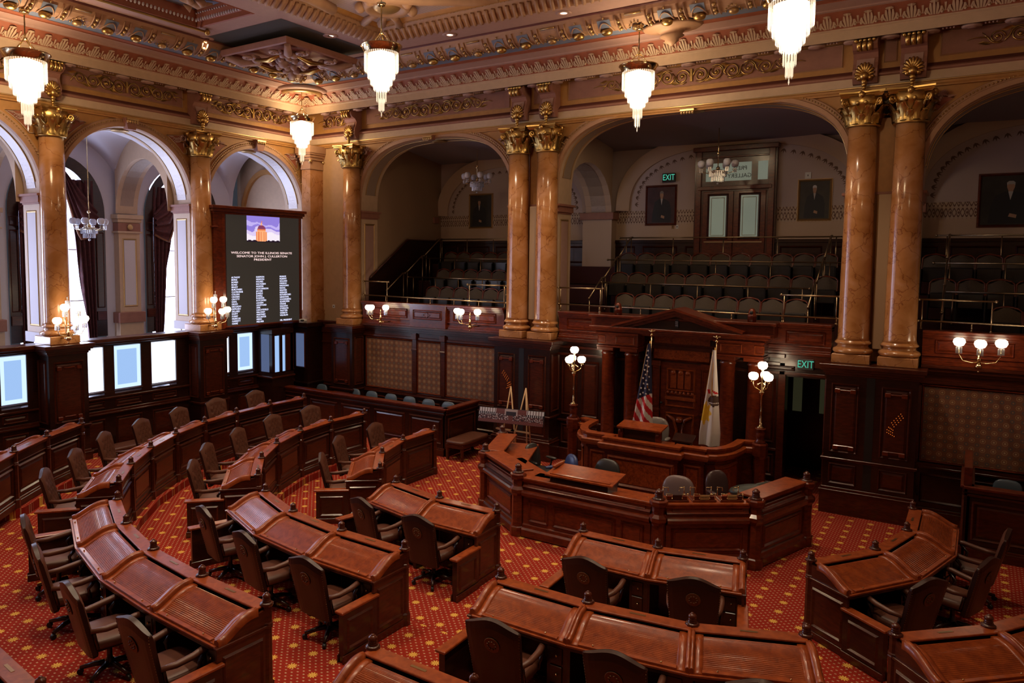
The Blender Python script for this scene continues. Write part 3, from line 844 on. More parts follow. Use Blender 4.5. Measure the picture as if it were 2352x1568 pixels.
for (a, c, nx, ny) in (((X0, Y1), (X1, Y1), 0, -1), ((X0, Y1), (X0, Y0), 1, 0)):
    L = hypot(c[0] - a[0], c[1] - a[1]); tx, ty = (c[0] - a[0]) / L, (c[1] - a[1]) / L; n = int(L / .09)
    for i in range(n):
        if i % 5 == 4: continue
        s = (i + .5) * L / n; b.ball((a[0] + tx * s + nx * .36, a[1] + ty * s + ny * .36, 10.12), .028, 5, 3)
obj('gilt_beading', b, GOLDP, ce, kind='stuff')
obj('inner_moulding', MB().sweep([(.36, 10.16), (.38, 10.1), (.44, 10.1), (.5, 10.14), (.52, 10.16)], RP, True), OCHRE, ce)
# cartouche in the corner of the lattice field with gilded boss
b = MB(); cx_, cy_ = X0 + 1.55, Y1 - 1.45
b.lathe([(.30, 10.16), (.34, 10.02), (.44, 9.98), (.50, 10.05), (.52, 10.16)], (cx_, cy_, 0), 24)
for k, a in enumerate((pi * .75, pi * .65, pi * .85)):
    b.tube([(cx_ + .45 * cos(a), cy_ + .45 * sin(a), 10.08), (cx_ + .9 * cos(a), cy_ + .9 * sin(a), 10.1), (cx_ + 1.3 * cos(a), cy_ + 1.3 * sin(a), 10.12)], [.09, .07, .11], 8)
for a in (.3 * pi, .0, 1.2 * pi, 1.5 * pi): b.ball((cx_ + .55 * cos(a), cy_ + .55 * sin(a), 10.06), .12, 8, 6)
obj('cartouche', b, PEACH, ce)
b = MB(); b.ball((cx_, cy_, 10.12), .31, 20, 10, .55); obj('gilded_boss', b, GOLDP, ce)
# painted blue medallion beside the rope moulding
b = MB(); pts = [(7.3, -4.3), (8.2, -3.6), (8.6, -3.9), (8.9, -3.35), (11, -3.3), (13.5, -3.35), (14.5, -4.2), (13.5, -7), (10, -8), (7.5, -6.5)]
b.prism(pts, 10.12, 10.13); obj('blue_painting', b, BLUEP, ce)
b = MB(); b.tube([(x, y, 10.11) for x, y in pts + pts[:1]], .03, 5); obj('painting_border', b, MAROON, ce)
b = MB(); b.tube([(5.9, -5.6, 10.1), (6.6, -4.6, 10.06), (7.4, -3.9, 10.06), (8.2, -3.35, 10.06), (8.7, -3.2, 10.08)], .13, 8)
b.tube([(5.3, -6.4, 10.1), (5.5, -5.2, 10.06), (5.35, -4.4, 10.08)], .12, 8); obj('plaster_scroll', b, PEACH, ce)
random.seed(3); b = MB()
for i in range(60):
    x = 7.6 + random.random() * 1.6; y = -3.75 - random.random() * .8; a = random.random() * 6; b.quad((x, y, 10.11), (x + .1 * cos(a), y + .1 * sin(a), 10.10), (x + .2 * cos(a + .2), y + .2 * sin(a + .2), 10.11), (x + .1 * cos(a + .4), y + .1 * sin(a + .4), 10.11))
obj('painted_foliage', b, MAROON, ce, kind='stuff')
# sunken panel with plaster figures along the left side
b = MB(); b.quad((2.2, -11.1, 10.22), (4.25, -11.1, 10.22), (4.25, -5.4, 10.22), (2.2, -5.4, 10.22)); obj('sunken_blue_panel', b, BLUEP, ce)
S2 = [((2.3, -5.5), (1, -1)), ((4.15, -5.5), (-1, -1)), ((4.15, -11), (-1, 1)), ((2.3, -11), (1, 1))]
obj('panel_moulding', MB().sweep([(-.03, 9.9), (0, 9.885), (.03, 9.9), (.04, 10.0), (.12, 10.06), (.16, 10.2), (.16, 10.22)], S2, True), TERRA, ce)
b = MB()
for i in range(22): y = -5.62; b.ball((2.42 + i * .078, -5.6, 10.03), .03, 5, 3, 1.6); b.ball((2.42 + i * .078, -5.66, 10.14), .022, 5, 3)
for i in range(60): b.ball((2.4, -5.6 - i * .09, 10.03), .03, 5, 3, 1.6)
obj('egg_and_dart', b, LAV, ce, kind='stuff')
random.seed(11); b = MB()
for i in range(46):
    x = 2.65 + random.random() * 1.2; y = -5.95 - random.random() * 4.2; a = random.random() * 6.28; L = .15 + random.random() * .4
    b.tube([(x, y, 10.18), (x + L * .5 * cos(a), y + L * .5 * sin(a), 10.1), (x + L * cos(a + .5), y + L * sin(a + .5), 10.17)], [.03, .09, .02], 6)
obj('plaster_figure_relief', b, PEACH, ce, kind='stuff')
b = MB(); b.tube([(2.42, -5.35, 9.83), (2.42, -11, 9.83)], .028, 6); b.ball((2.42, -5.33, 9.83), .07, 8, 6); obj('gilt_rod', b, GOLD, ce)
# corner ornament: hanging square tester of scrolls with the shade of its gap painted above
t = thing('corner_tester', 'square carved plaster ceiling ornament with scrolls and oculus in the corner', 'ceiling ornament', kind='thing')
x0, x1, y0, y1 = 1.72, 3.95, -4.42, -2.15
b = MB(); b.sweep([(-.02, 9.72), (0, 9.62), (.05, 9.6), (.10, 9.66), (.1, 9.74), (-.02, 9.74), (-.02, 9.72)], [((x0, y0), (1, 1)), ((x1, y0), (-1, 1)), ((x1, y1), (-1, -1)), ((x0, y1), (1, -1))], True)
obj('frame', b, MAUVE, t)
b = MB(); b.quad((x0 + .1, y0 + .1, 9.72), (x1 - .1, y0 + .1, 9.72), (x1 - .1, y1 - .1, 9.72), (x0 + .1, y1 - .1, 9.72)); obj('soffit', b, TERRA, t)
b = MB(); b.quad((x0 - .9, y0 - .55, 9.895), (x1 + .45, y0 - .55, 9.895), (x1 + .45, y1 + .1, 9.895), (x0 - .9, y1 + .1, 9.895)); obj('painted_gap_shade', b, simple('recess_shadow_paint', (.05, .042, .034), .8), t)  # flat dark sheet under the ceiling, painted shade of the gap above the tester
xm, ym = (x0 + x1) / 2, (y0 + y1) / 2; b = MB()
for sx_, sy_ in ((1, 1), (1, -1), (-1, 1), (-1, -1)):
    b.tube([(xm + sx_ * 1.05, ym + sy_ * 1.05, 9.6), (xm + sx_ * .8, ym + sy_ * .8, 9.48), (xm + sx_ * .5, ym + sy_ * .5, 9.55)], [.07, .1, .07], 7)
for (ax, ay) in ((1, 0), (-1, 0), (0, 1), (0, -1)):
    for s_ in (-1, 1):
        o_ = Vector((-ay, ax)) * s_; P_ = Vector((xm, ym)) + Vector((ax, ay)) * .88 + o_ * .45; pts = []
        for j in range(14):
            q = j / 13; a = q * 3 * pi; r_ = .16 * (1 - .75 * q); pts.append((P_.x + r_ * cos(a), P_.y + r_ * sin(a), 9.56 - .03 * q))
        b.tube(pts, .04, 5)
        b.ball((P_.x - ax * .25, P_.y - ay * .25, 9.55), .12, 8, 5, .8)
for i in range(30):
    a = i * .21 * 2; r_ = .42 + .1 * sin(i * 2.1); b.ball((xm + r_ * cos(a), ym + r_ * sin(a), 9.54), .075 + .02 * sin(i), 7, 5)
b.ball((xm + .1, ym - .3, 9.47), .13, 10, 7)
obj('scrollwork', b, PINK, t, kind='stuff')
b = MB()
for (ax, ay) in ((1, 0), (-1, 0), (0, 1), (0, -1)):
    b.tube([(xm + ax * .7 - ay * .45, ym + ay * .7 + ax * .45, 9.52), (xm + ax * .68, ym + ay * .68, 9.46), (xm + ax * .7 + ay * .45, ym + ay * .7 - ax * .45, 9.52)], [.03, .06, .03], 6)
obj('gilt_festoon', b, GOLD, t, kind='stuff')
b = MB(); b.lathe([(.34, 9.6), (.3, 9.52), (.27, 9.55), (.26, 9.6)], (xm, ym, 0), 20); obj('oculus_ring', b, MAUVE, t)
b = MB(); b.lathe([(.01, 9.58), (.27, 9.585)], (xm, ym, 0), 20, cap=False); obj('oculus_lens', b, simple('lens', (.5, .5, .6), .1, .9), t)
# ring rosette on the soffit where the corner chandelier hangs
def ring_rosette(x, y, label):
    t = thing('ceiling_rosette', label, 'rosette', (x, y, 0), group='ring rosettes above the chandeliers', kind='thing')
    b = MB(); b.lathe([(.78, 9.56), (.76, 9.49), (.68, 9.46), (.62, 9.47), (.56, 9.50)], n=32, cap=False); obj('outer_ring', b, PINK, t)
    b = MB(); b.lathe([(.60, 9.50), (.58, 9.43), (.51, 9.40), (.44, 9.43), (.42, 9.52)], n=32, cap=False); obj('gilt_ring', b, GOLDP, t)
    b = MB(); b.lathe([(.02, 9.50), (.43, 9.51)], n=24, cap=False)
    for k in range(6): a = k * pi / 3; b.ball((.27 * cos(a), .27 * sin(a), 9.5), .10, 8, 5, .5)
    obj('flower_ground', b, PEACH, t)
ring_rosette(.78, -.98, 'ring shaped gilt rosette above the corner chandelier')
# pendant drop beside the middle chandelier's canopy
t = thing('pendant_boss', 'small carved pendant boss on the cornice right of the centre chandelier', 'boss', (11.55, -1.15, 0), kind='thing')
b = MB(); b.lathe([(.42, 9.56), (.38, 9.51), (.2, 9.48), (.14, 9.40), (.17, 9.36), (.09, 9.3), (.1, 9.27), (.03, 9.2), (.01, 9.17)], n=16, sx=1.5); obj('drop', b, PEACH, t)
# recessed down-lights
def spot(x, y, z, w, size=1.35):
    l = bpy.data.lights.new('down_light', 'SPOT'); l.energy = w; l.spot_size = size; l.spot_blend = .6; l.color = (1, .74, .5); l.shadow_soft_size = .07
    o = bpy.data.objects.new('down_light', l); COL.objects.link(o); o.location = (x, y, z); return o
n_ = 0
for x, y, w in ((1.8, -4.88, 'left of the carved corner ornament'), (4.4, -3.5, 'right of the carved corner ornament'), (6.75, -2.12, 'above the left gallery arch'), (9.6, -2.10, 'above the rostrum, left of centre'),
                (13.6, -2.1, ''), (4.5, -8, ''), (4.5, -12, ''), (8, -8, ''), (11.6, -8, ''), (15, -8, ''), (8, -11.6, ''), (11.6, -11.8, ''), (15, -11.6, '')):
    z = ZC if (y > Y1 or x < X0 or x > X1) else 10.15
    if w:
        t = thing('recessed_downlight', 'small lit round ceiling downlight ' + w, 'downlight', (x, y, z), group='recessed ceiling downlights')
        b = MB(); b.lathe([(.17, -.001), (.17, -.012), (.075, -.016), (.07, 0)], n=18, cap=False); obj('trim_ring', b, PINK, t)
        b = MB(); b.lathe([(.002, -.004), (.07, -.004)], n=14, cap=False); obj('lamp_disc', b, DOWNL, t)
    spot(x, y, z - .05, K_DOWN)
# closing walls out of view
b = MB(); b.quad((XR + .2, 1, 0), (XR + .2, -20, 0), (XR + .2, -20, 8.2), (XR + .2, 1, 8.2)); b.quad((-4, -19, 0), (25, -19, 0), (25, -19, 10.3), (-4, -19, 10.3))
struct('wall_right', b, TAN)
# ------------------------------------------------------------ lower wall panelling
def panel_face(FR, u0, u1, z0, z1, n, root, w=.05, mat=None, inner=True, name='raised_panel'):
    b = MB(FR); framed(b, u0, u1, z0, z1, n, w, .03)
    if inner: raised(b, u0 + w * 1.4, u1 - w * 1.4, z0 + w * 1.4, z1 - w * 1.4, n, .015, .03)
    return obj(name, b, mat or MAH, root)
def pier(FR, u0, u1, label, ears=True, split=None, n1=.45):
    t = thing('panelled_pier', label, 'pier', kind='thing', group='mahogany piers under the columns')
    b = MB(FR); b.box(u0, u1, -.3, n1, 0, 2.78); obj('core', b, MAHD, t)
    b = MB(FR)
    for e, z0, z1 in ((.04, 0, .44), (.06, .44, .47), (.02, .47, .52), (.03, 1.04, 1.07), (.045, 1.07, 1.10), (.02, 2.70, 2.74), (.05, 2.74, 2.79), (.09, 2.79, 2.84), (.12, 2.84, 2.92)):
        b.box(u0 - e, u1 + e, -.3, n1 + e, z0, z1, .006)
    obj('mouldings', b, MAH, t)
    segs = [(u0, u1)] if not split else [(u0, split - .08), (split + .08, u1)]
    if split:
        b = MB(FR); b.box(split - .07, split + .07, n1 - .01, n1 + .004, .55, 2.7); obj('dark_gap', b, BLACK, t)
    for a, c in segs:
        m = .1; panel_face(FR, a + m, c - m, 1.2, 2.55, n1, t, .045)
        panel_face(FR, a + m, c - m, .58, 1.0, n1, t, .045)
        if ears:
            b = MB(FR)
            for uu in (a + m + .06, c - m - .16):
                for zz in (2.36, 1.26): b.box(uu, uu + .1, n1 + .005, n1 + .04, zz, zz + .09, .012)
            b.box((a + c) / 2 - .12, (a + c) / 2 + .12, n1, n1 + .035, 2.40, 2.43, .008); b.box((a + c) / 2 - .12, (a + c) / 2 + .12, n1, n1 + .035, 1.32, 1.35, .008)
            obj('corner_ears', b, MAHR, t)
    # side faces
    for uu, s in ((u0, -1), (u1, 1)):
        G = lambda u, n, z, uu=uu, s=s: FR(uu + s * n, u, z)
        if n1 > .3: panel_face(G, -.02, n1 - .09, 1.2, 2.6, 0.0, t, .04)
    return t
pier(FB, 14.56, 16.1, 'double panelled mahogany pier under the rightmost column pair, with lamp grid', split=15.33)
pier(FB, 6.98, 8.54, 'double panelled mahogany pier under the column pair left of the lectern platform', split=7.76)
pier(FB, 1.38, 2.2, 'panelled mahogany pier under the single column by the corner')
pier(FL, -8.0, -7.14, 'panelled mahogany pier under the leftmost marble column', n1=.42)
pier(FL, -4.2, -3.36, 'panelled mahogany pier under the column beside the vote board', n1=.42)
def lampgrid(u, z, label, mirror=1):
    t = thing('voting_lamp_grid', label, 'lamp grid', group='orange lamp grids on the piers')
    b = MB(FB); b.box(u - .15, u + .15, .445, .462, z - .24, z + .24); obj('backing', b, MAHD, t)
    b = MB(FB); 
    for i in range(5):
        for j in range(3):
            b.ball((u + mirror * (-.13 + .035 * i + .02 * j), .468, z + .20 - .045 * i + .035 * j - .02), .009, 5, 3)
            b.ball((u + mirror * (.0 + .03 * i * (1 if j < 2 else .8)), .468, z - .18 + .03 * i * .5 + .05 * j * (i > 0)), .009, 5, 3)
    obj('lamp_dots', b, emis('amber_indicator_' + str(mirror + 1), (1, .22, .03), .55, 'NONE'), t, kind='stuff')
lampgrid(7.36, 1.86, 'grid of tiny orange lamps on the pier behind the easel', 1)
lampgrid(15.75, 1.83, 'grid of tiny orange lamps on the pier right of the dark doorway', -1)
# wainscot on the rostrum wall
def wains(u0, u1, fab, root):
    b = MB(FB); b.box(u0, u1, -.35, -.06, 0, 2.9); obj('backing', b, MAHD, root)
    b = MB(FB)
    for e, z0, z1 in ((.05, 0, .22), (.03, .22, .27), (.05, 1.02, 1.06), (.03, 1.06, 1.12), (.04, 2.62, 2.68), (.02, 2.68, 2.80), (.07, 2.80, 2.86), (.12, 2.86, 2.93), (.16, 2.93, 2.98)):
        b.box(u0, u1, -.06, -.06 + e, z0, z1, .005)
    obj('rails', b, MAH, root)
    for a, c in fab:
        b = MB(FB); b.box(a, c, -.06, -.045, 1.18, 2.56); obj('fabric_panel', b, FABRIC, root)
        b = MB(FB); framed(b, a - .05, c + .05, 1.13, 2.61, -.06, .05, .04); obj('fabric_frame', b, MAHR, root)
        b = MB(FB); framed(b, a, c, .36, .92, -.06, .05, .03); obj('lower_panel', b, MAH, root)
    ed = [u0] + [v for p in fab for v in p] + [u1]
    for a, c in zip(ed[::2], ed[1::2]):
        if c - a > .12:
            b = MB(FB); b.box(a + .04, c - .04, -.06, .0, 1.12, 2.86, .01); b.box(a + .02, c - .02, -.06, .03, 2.3, 2.36, .01); b.box(a + .02, c - .02, -.06, .04, 2.62, 2.78, .01); obj('stile', b, MAH, root)
wains(2.2, 6.98, [(2.32, 3.98), (4.2, 4.95), (5.17, 6.78)], wb)
wains(16.1, 22.5, [(16.17, 17.75), (18.0, 18.8), (19.0, 20.7)], wb)
wains(.3, 1.38, [], wb)
# gallery front above it
def gfront(u0, u1, root, name='balcony_parapet', brk=()):
    t = thing(name, 'mahogany gallery front ' + root, 'parapet', kind='thing')
    b = MB(FB); b.box(u0, u1, -.3, .0, 2.98, 3.58); obj('body', b, MAHR, t)
    b = MB(FB)
    for e, z0, z1 in ((.04, 2.98, 3.04), (.02, 3.04, 3.08), (.03, 3.14, 3.17), (.03, 3.48, 3.52), (.06, 3.52, 3.57), (.09, 3.57, 3.62)): b.box(u0, u1, -.32, e, z0, z1, .006)
    obj('mouldings', b, MAHR, t)
    for a, c in brk:
        panel_face(FB, a, c, 3.2, 3.46, .0, t, .03, MAHR, True, 'burl_panel')
    return t
g = gfront(2.2, 6.98, 'below the left gallery arch, two globe sconces on it', brk=((2.4, 3.85), (5.4, 6.75)))
b = MB(FB); b.box(4.0, 5.22, 0, .1, 2.98, 3.62, .01); obj('centre_break', b, MAHR, g)
panel_face(FB, 4.12, 5.1, 3.2, 3.46, .1, g, .03, MAHR)
b = MB(FB); 
for s in (-1, 1): b.tube([(4.61 - .12 * s, .115, 3.33), (4.61, .115, 3.40), (4.61 + .04, .115, 3.33)], .008, 4); b.tube([(4.61 - .12 * s, .115, 3.33), (4.61, .115, 3.26), (4.61 + .04, .115, 3.33)], .008, 4)
obj('lozenge_moulding', b, MAHR, g)
g = gfront(8.54, 14.56, 'below the wide middle arch behind the pediment', brk=((8.75, 9.5), (13.7, 14.45)))
b = MB(FB); b.box(9.55, 13.55, 0, .35, 3.3, 3.58, .01); b.box(9.5, 13.6, 0, .42, 3.56, 3.62, .01); obj('centre_break', b, MAHR, g)
gfront(16.1, 22.5, 'below the right arch, three globe sconce on it', brk=((16.3, 17.5), (17.8, 19.3), (19.6, 20.9)))
# rostrum wall panelling between piers
b = MB(FB); b.box(8.54, 13.72, -.35, -.02, 0, 2.98); b.box(14.5, 14.62, -.35, -.02, 0, 2.98); b.box(13.72, 14.5, -.35, -.02, 2.52, 2.98); obj('rostrum_panelling', b, MAHD, wb)
b = MB(FB)
for u0, u1 in ((8.54, 13.72),):
    for e, z0, z1 in ((.05, 0, .3), (.03, .95, 1.0), (.05, 2.56, 2.62), (.03, 2.74, 2.8), (.1, 2.9, 2.98)): b.box(u0, u1, -.02, e, z0, z1, .005)
b.box(13.62, 14.56, -.02, .05, 2.56, 2.62, .005); b.box(13.62, 14.56, -.02, .03, 2.74, 2.98, .005)
b.box(13.60, 13.74, -.02, .04, 0, 2.62, .01); b.box(14.48, 14.6, -.02, .04, 0, 2.62, .01)
obj('rostrum_wall_mouldings', b, MAH, wb)
for u0, u1 in ((8.62, 9.05), (9.15, 9.6), (13.15, 13.55)):
    panel_face(FB, u0, u1, 1.1, 2.45, -.02, wb, .05); panel_face(FB, u0, u1, .4, .88, -.02, wb, .05)
panel_face(FB, 13.2, 13.9, 2.64, 2.74, .0, wb, .02)
# dark doorway to the corridor right of the rostrum
d = struct('door_1'); d['label'] = 'dark doorway into a corridor right of the rostrum'
b = MB(); b.quad((13.72, .3, 0), (13.3, 2.6, 0), (13.3, 2.6, 2.7), (13.72, .3, 2.7)); b.quad((14.5, .3, 0), (14.8, 2.6, 0), (14.8, 2.6, 2.7), (14.5, .3, 2.7)); b.quad((13.3, 2.6, 0), (14.8, 2.6, 0), (14.8, 2.6, 2.7), (13.3, 2.6, 2.7)); b.quad((13.3, .3, 2.7), (14.8, .3, 2.7), (14.8, 2.6, 2.7), (13.3, 2.6, 2.7))
obj('corridor', b, MAHD, d)
b = MB(); b.box(13.42, 13.62, 2.56, 2.58, 1.35, 2.45); b.box(14.0, 14.35, 2.56, 2.58, 1.35, 2.45); obj('door_light', b, emis('corridor_glass', (.16, .15, .07), .11, 'NONE'), d)
# ------------------------------------------------------------ left wall lower part: rail, frosted panes
b = MB(FL); 
for u0, u1 in ((-19, -8.0), (-7.14, -4.2), (-3.36, -.3)):
    b.box(u0, u1, -.3, .0, 0, 1.6); b.box(u0, u1, -.3, .0, 2.76, 2.85)
obj('wainscot_core', b, MAHD, wl)
b = MB(FL)
b.box(-19, -.3, -.35, .12, 2.84, 2.93, .01); b.box(-19, -.3, -.3, .06, 2.78, 2.84, .01)
for u0, u1 in ((-19, -8.04), (-7.1, -4.24), (-3.32, -.3)):
    for e, z0, z1 in ((.06, 0, .2), (.03, .2, .25), (.05, 1.14, 1.18), (.03, 1.18, 1.24), (.04, 1.5, 1.54)): b.box(u0, u1, 0, e, z0, z1, .005)
obj('wainscot_mouldings', b, MAH, wl)
PANES = [(-7.07, -6.53, WINS), (-6.27, -5.58, WINB), (-5.30, -4.61, WINS), (-8.78, -8.25, WINB), (-9.9, -9.2, WINS), (-10.9, -10.2, WINB), (-3.12, -2.96, WINS), (-2.68, -2.15, WINB)]
st = sorted(PANES)
for u0, u1, m in PANES:
    b = MB(FL); b.box(u0, u1, -.06, -.04, 1.70, 2.72); p = obj('frosted_pane', b, m, wl)
    if m is WINB:
        w = .09; b = MB(FL)
        for q in ((u0, u0 + w, 1.70, 2.72), (u1 - w, u1, 1.70, 2.72), (u0 + w, u1 - w, 1.70, 1.70 + w), (u0 + w, u1 - w, 2.72 - w, 2.72)): b.box(q[0], q[1], -.045, -.03, q[2], q[3])
        obj('bevelled_border', b, WINC, p)
    b = MB(FL); framed(b, u0 - .05, u1 + .05, 1.65, 2.77, -.02, .045, .03); obj('pane_frame', b, MAH, wl)
    for z0, z1 in ((1.28, 1.46), (.34, 1.04)): panel_face(FL, u0, u1, z0, z1, 0, wl, .04)
ed = [-19.0] + [v for p in sorted((a, c) for a, c, _ in PANES) for v in p] + [-.3]
b = MB(FL)
for a, c in zip(ed[::2], ed[1::2]): b.box(a, c, -.3, -.0, 1.6, 2.8)
obj('pane_stiles', b, MAHD, wl)
# projecting glazed vestibule by the corner
t = thing('glazed_vestibule', 'projecting mahogany vestibule with frosted glass under the vote board', 'vestibule', kind='thing')
x1, ya, yb = .62, -2.0, -1.2
b = MB(); b.box(.0, x1, ya, yb, 0, 1.62); b.box(0, x1, ya, yb, 2.68, 2.83)
for x, y in ((.0, ya), (x1 - .12, ya), (x1 - .12, yb - .12), (x1 - .12, -1.72)): b.box(x, x + .12, y, y + .1, 1.6, 2.7)
obj('frame', b, MAHD, t)
b = MB(); b.box(.06, x1 - .08, ya + .04, ya + .06, 1.62, 2.68); obj('side_glass', b, WIND, t)
b = MB(); b.box(x1 - .05, x1 - .03, -1.86, -1.50, 1.62, 2.64); obj('front_glass', b, WINB, t)
b = MB(); b.box(x1 - .05, x1, -1.5, -1.2, 1.6, 2.7); b.box(-.02, x1 + .05, ya - .05, yb + .02, 1.45, 1.5, .01); b.box(-.02, x1 + .05, ya - .05, yb + .02, 0, .2, .01)
for z in (.35,): 
    pass
obj('mouldings', b, MAH, t)
# corner block with a dim glazed panel
t = thing('corner_block', 'tall mahogany corner block with dim glass below the marble corner pier', 'corner block', kind='thing')
b = MB(); b.box(.0, .58, -.62, .2, 0, 2.85); b.box(-.05, .66, -.70, .2, 2.80, 2.93, .01); b.box(-.02, .62, -.66, .2, 0, .3, .01); b.box(-.02, .61, -.65, .2, 1.1, 1.16, .01); obj('body', b, MAHD, t)
b = MB(); b.box(.12, .46, -.635, -.625, 1.62, 2.6); obj('dim_glass', b, WIND, t)
b = MB(FB); framed(b, .09, .49, 1.58, 2.64, .62, .04, .03); obj('glass_frame', b, MAH, t)
# ------------------------------------------------------------ ambulatory behind the left arches
a_ = struct('wall_window_side'); XO = -3.5
WC = [-5.68, -9.46, -13.2, -1.9]
def mwin(c, bright=True):
    P = arch_curve(c, 1.28, 6.0, 1.55, 2.0, 24)
    b = MB(FL)
    for p, q in zip(P, P[1:]): b.quad((p[0], XO, p[1]), (q[0], XO, q[1]), (q[0], XO, 8.6), (p[0], XO, 8.6))
    for u0, u1 in ((c - 1.9, c - 1.28), (c + 1.28, c + 1.9)): b.quad((u0, XO, 1.6), (u1, XO, 1.6), (u1, XO, 8.6), (u0, XO, 8.6))
    obj('wall_face', b, LAV, a_)
    w = struct('window_%d' % (WC.index(c) + 1)); w['label'] = 'tall arched window with burgundy drapes in the side aisle'
    b = MB(FL); Q = offs(P, -.02); R = offs(P, -.30)
    F = [(c - 1.28, 2.6)] + P + [(c + 1.28, 2.6)]; G = [(c - .98, 2.6)] + R + [(c + .98, 2.6)]
    for i in range(len(F) - 1):
        b.quad((F[i][0], XO + .06, F[i][1]), (F[i + 1][0], XO + .06, F[i + 1][1]), (G[i + 1][0], XO + .02, G[i + 1][1]), (G[i][0], XO + .02, G[i][1]))
        b.quad((G[i][0], XO + .02, G[i][1]), (G[i + 1][0], XO + .02, G[i + 1][1]), (G[i + 1][0], XO - .2, G[i + 1][1]), (G[i][0], XO - .2, G[i][1]))
    obj('window_frame', b, MAHD, w)
    b = MB(FL)
    for s in (-1, 1): framed(b, c + s * 1.13 - .11, c + s * 1.13 + .11, 3.4, 5.5, XO + .05, .03, .02); framed(b, c + s * 1.13 - .11, c + s * 1.13 + .11, 5.6, 5.85, XO + .05, .03, .02); b.box(c + s * 1.13 - .13, c + s * 1.13 + .13, XO + .03, XO + .09, 3.05, 3.3, .01)
    obj('frame_panels', b, MAH, w)
    b = MB(FL); b.quad((c - .95, XO - .18, 1.0), (c + .95, XO - .18, 1.0), (c + .95, XO - .18, 7.4), (c - .95, XO - .18, 7.4)); obj('pane', b, WINE, w)
    b = MB(FL); b.box(c - .025, c + .025, XO - .17, XO - .12, 1.0, 7.3); 
    for z in (3.6, 5.0): b.box(c - .95, c + .95, XO - .17, XO - .13, z, z + .03)
    obj('glazing_bar', b, WHITE, w)
    # drapes: side curtains pulled back + swags
    for s in (-1, 1):
        b = MB(FL)
        def fn(u, v, s=s):
            z = 1.7 + 5.2 * v; wd = .20 + .62 * max(0, (v - .05)) ** 1.3 * 1.0
            uu = c + s * (.98 - u * wd); return (uu, XO + .02 + .07 * sin(u * 30 * (.6 + .4 * v)), z)
        b.grid(fn, 30, 14); obj('side_drape', b, CURT, w)
        b = MB(FL)
        def fs(u, v, s=s):
            # swag from upper apex to the side
            A = Vector((c + s * .05, 7.25)); B = Vector((c + s * 1.02, 6.1)); p = A.lerp(B, u)
            sag = (1.5 * (1 - abs(u - .55) * 1.3)); z = p.y - v * max(.08, sag) * (.75 + .25 * u)
            return (p.x - s * v * .06 * sin(u * pi), XO + .12 + .05 * sin(v * 26) + .1 * sin(v * pi), z)
        b.grid(fs, 14, 30); sw = obj('swag', b, CURT, w)
        b = MB(FL); pts = [fs(k / 12, 1.0) for k in range(13)]; b.tube(pts, .03, 5); obj('fringe', b, CURTG, sw)
    area('window_daylight', (XO + .25, c, 4.4), (0, radians(-90), 0), 3.6, 1.2, 110, (.66, .72, 1.0))
for c in WC: mwin(c)
# pilasters of the aisle
for k, y in enumerate((-3.79, -7.57, -11.36)):
    t = thing('aisle_pilaster', ['cream panelled pilaster between the two bright windows', 'cream pilaster behind the leftmost marble column', 'cream pilaster beyond the left picture edge'][k], 'pilaster', kind='thing')
    b = MB(FL); b.box(y - .36, y + .36, XO - .1, XO + .28, 1.6, 3.15); b.box(y - .32, y + .32, XO - .1, XO + .24, 3.15, 6.0); obj('shaft', b, CREAM, t)
    b = MB(FL); b.box(y - .40, y + .40, XO - .1, XO + .34, 2.95, 3.25, .01); obj('base_band', b, MAUVE, t)
    b = MB(FL); b.box(y - .34, y + .34, XO - .1, XO + .26, 5.55, 5.78); obj('terracotta_band', b, MAUVE, t)
    b = MB(FL); b.box(y - .40, y + .40, XO - .1, XO + .34, 5.9, 6.02, .01); b.box(y - .36, y + .36, XO - .1, XO + .29, 5.8, 5.9, .01); b.box(y - .38, y + .38, XO - .1, XO + .31, 5.5, 5.55, .01); obj('capital', b, CREAM, t)
    b = MB(FL); framed(b, y - .22, y + .22, 3.4, 5.35, XO + .245, .05, .02); b.ball((y, XO + .3, 5.67), .09, 10, 6, sy=.4); obj('gilt_frame', b, GOLDP, t)
    b = MB(FL); b.box(y - .17, y + .17, XO + .24, XO + .25, 3.45, 5.3); obj('lavender_field', b, LAV, t)
    # transverse arch with relief
    b = MB(); n = 20; A = []
    for i in range(n + 1):
        a = pi * i / n; A.append((-2.15 - 1.15 * cos(a) * 1.05, 6.05 + 1.45 * sin(a)))
    for p, q in zip(A, A[1:]):
        b.hexa([(p[0], y - .33, p[1]), (p[0], y + .33, p[1]), (q[0], y + .33, q[1]), (q[0], y - .33, q[1]), (p[0], y - .33, 8.6), (p[0], y + .33, 8.6), (q[0], y + .33, 8.6), (q[0], y - .33, 8.6)])
    obj('transverse_arch', b, CREAM, t)
    b = MB()
    for p, q in zip(A[1:-1], A[2:]): b.quad((p[0], y - .2, p[1] - .01), (p[0], y + .2, p[1] - .01), (q[0], y + .2, q[1] - .01), (q[0], y - .2, q[1] - .01))
    obj('arch_relief', b, SILVD, t)
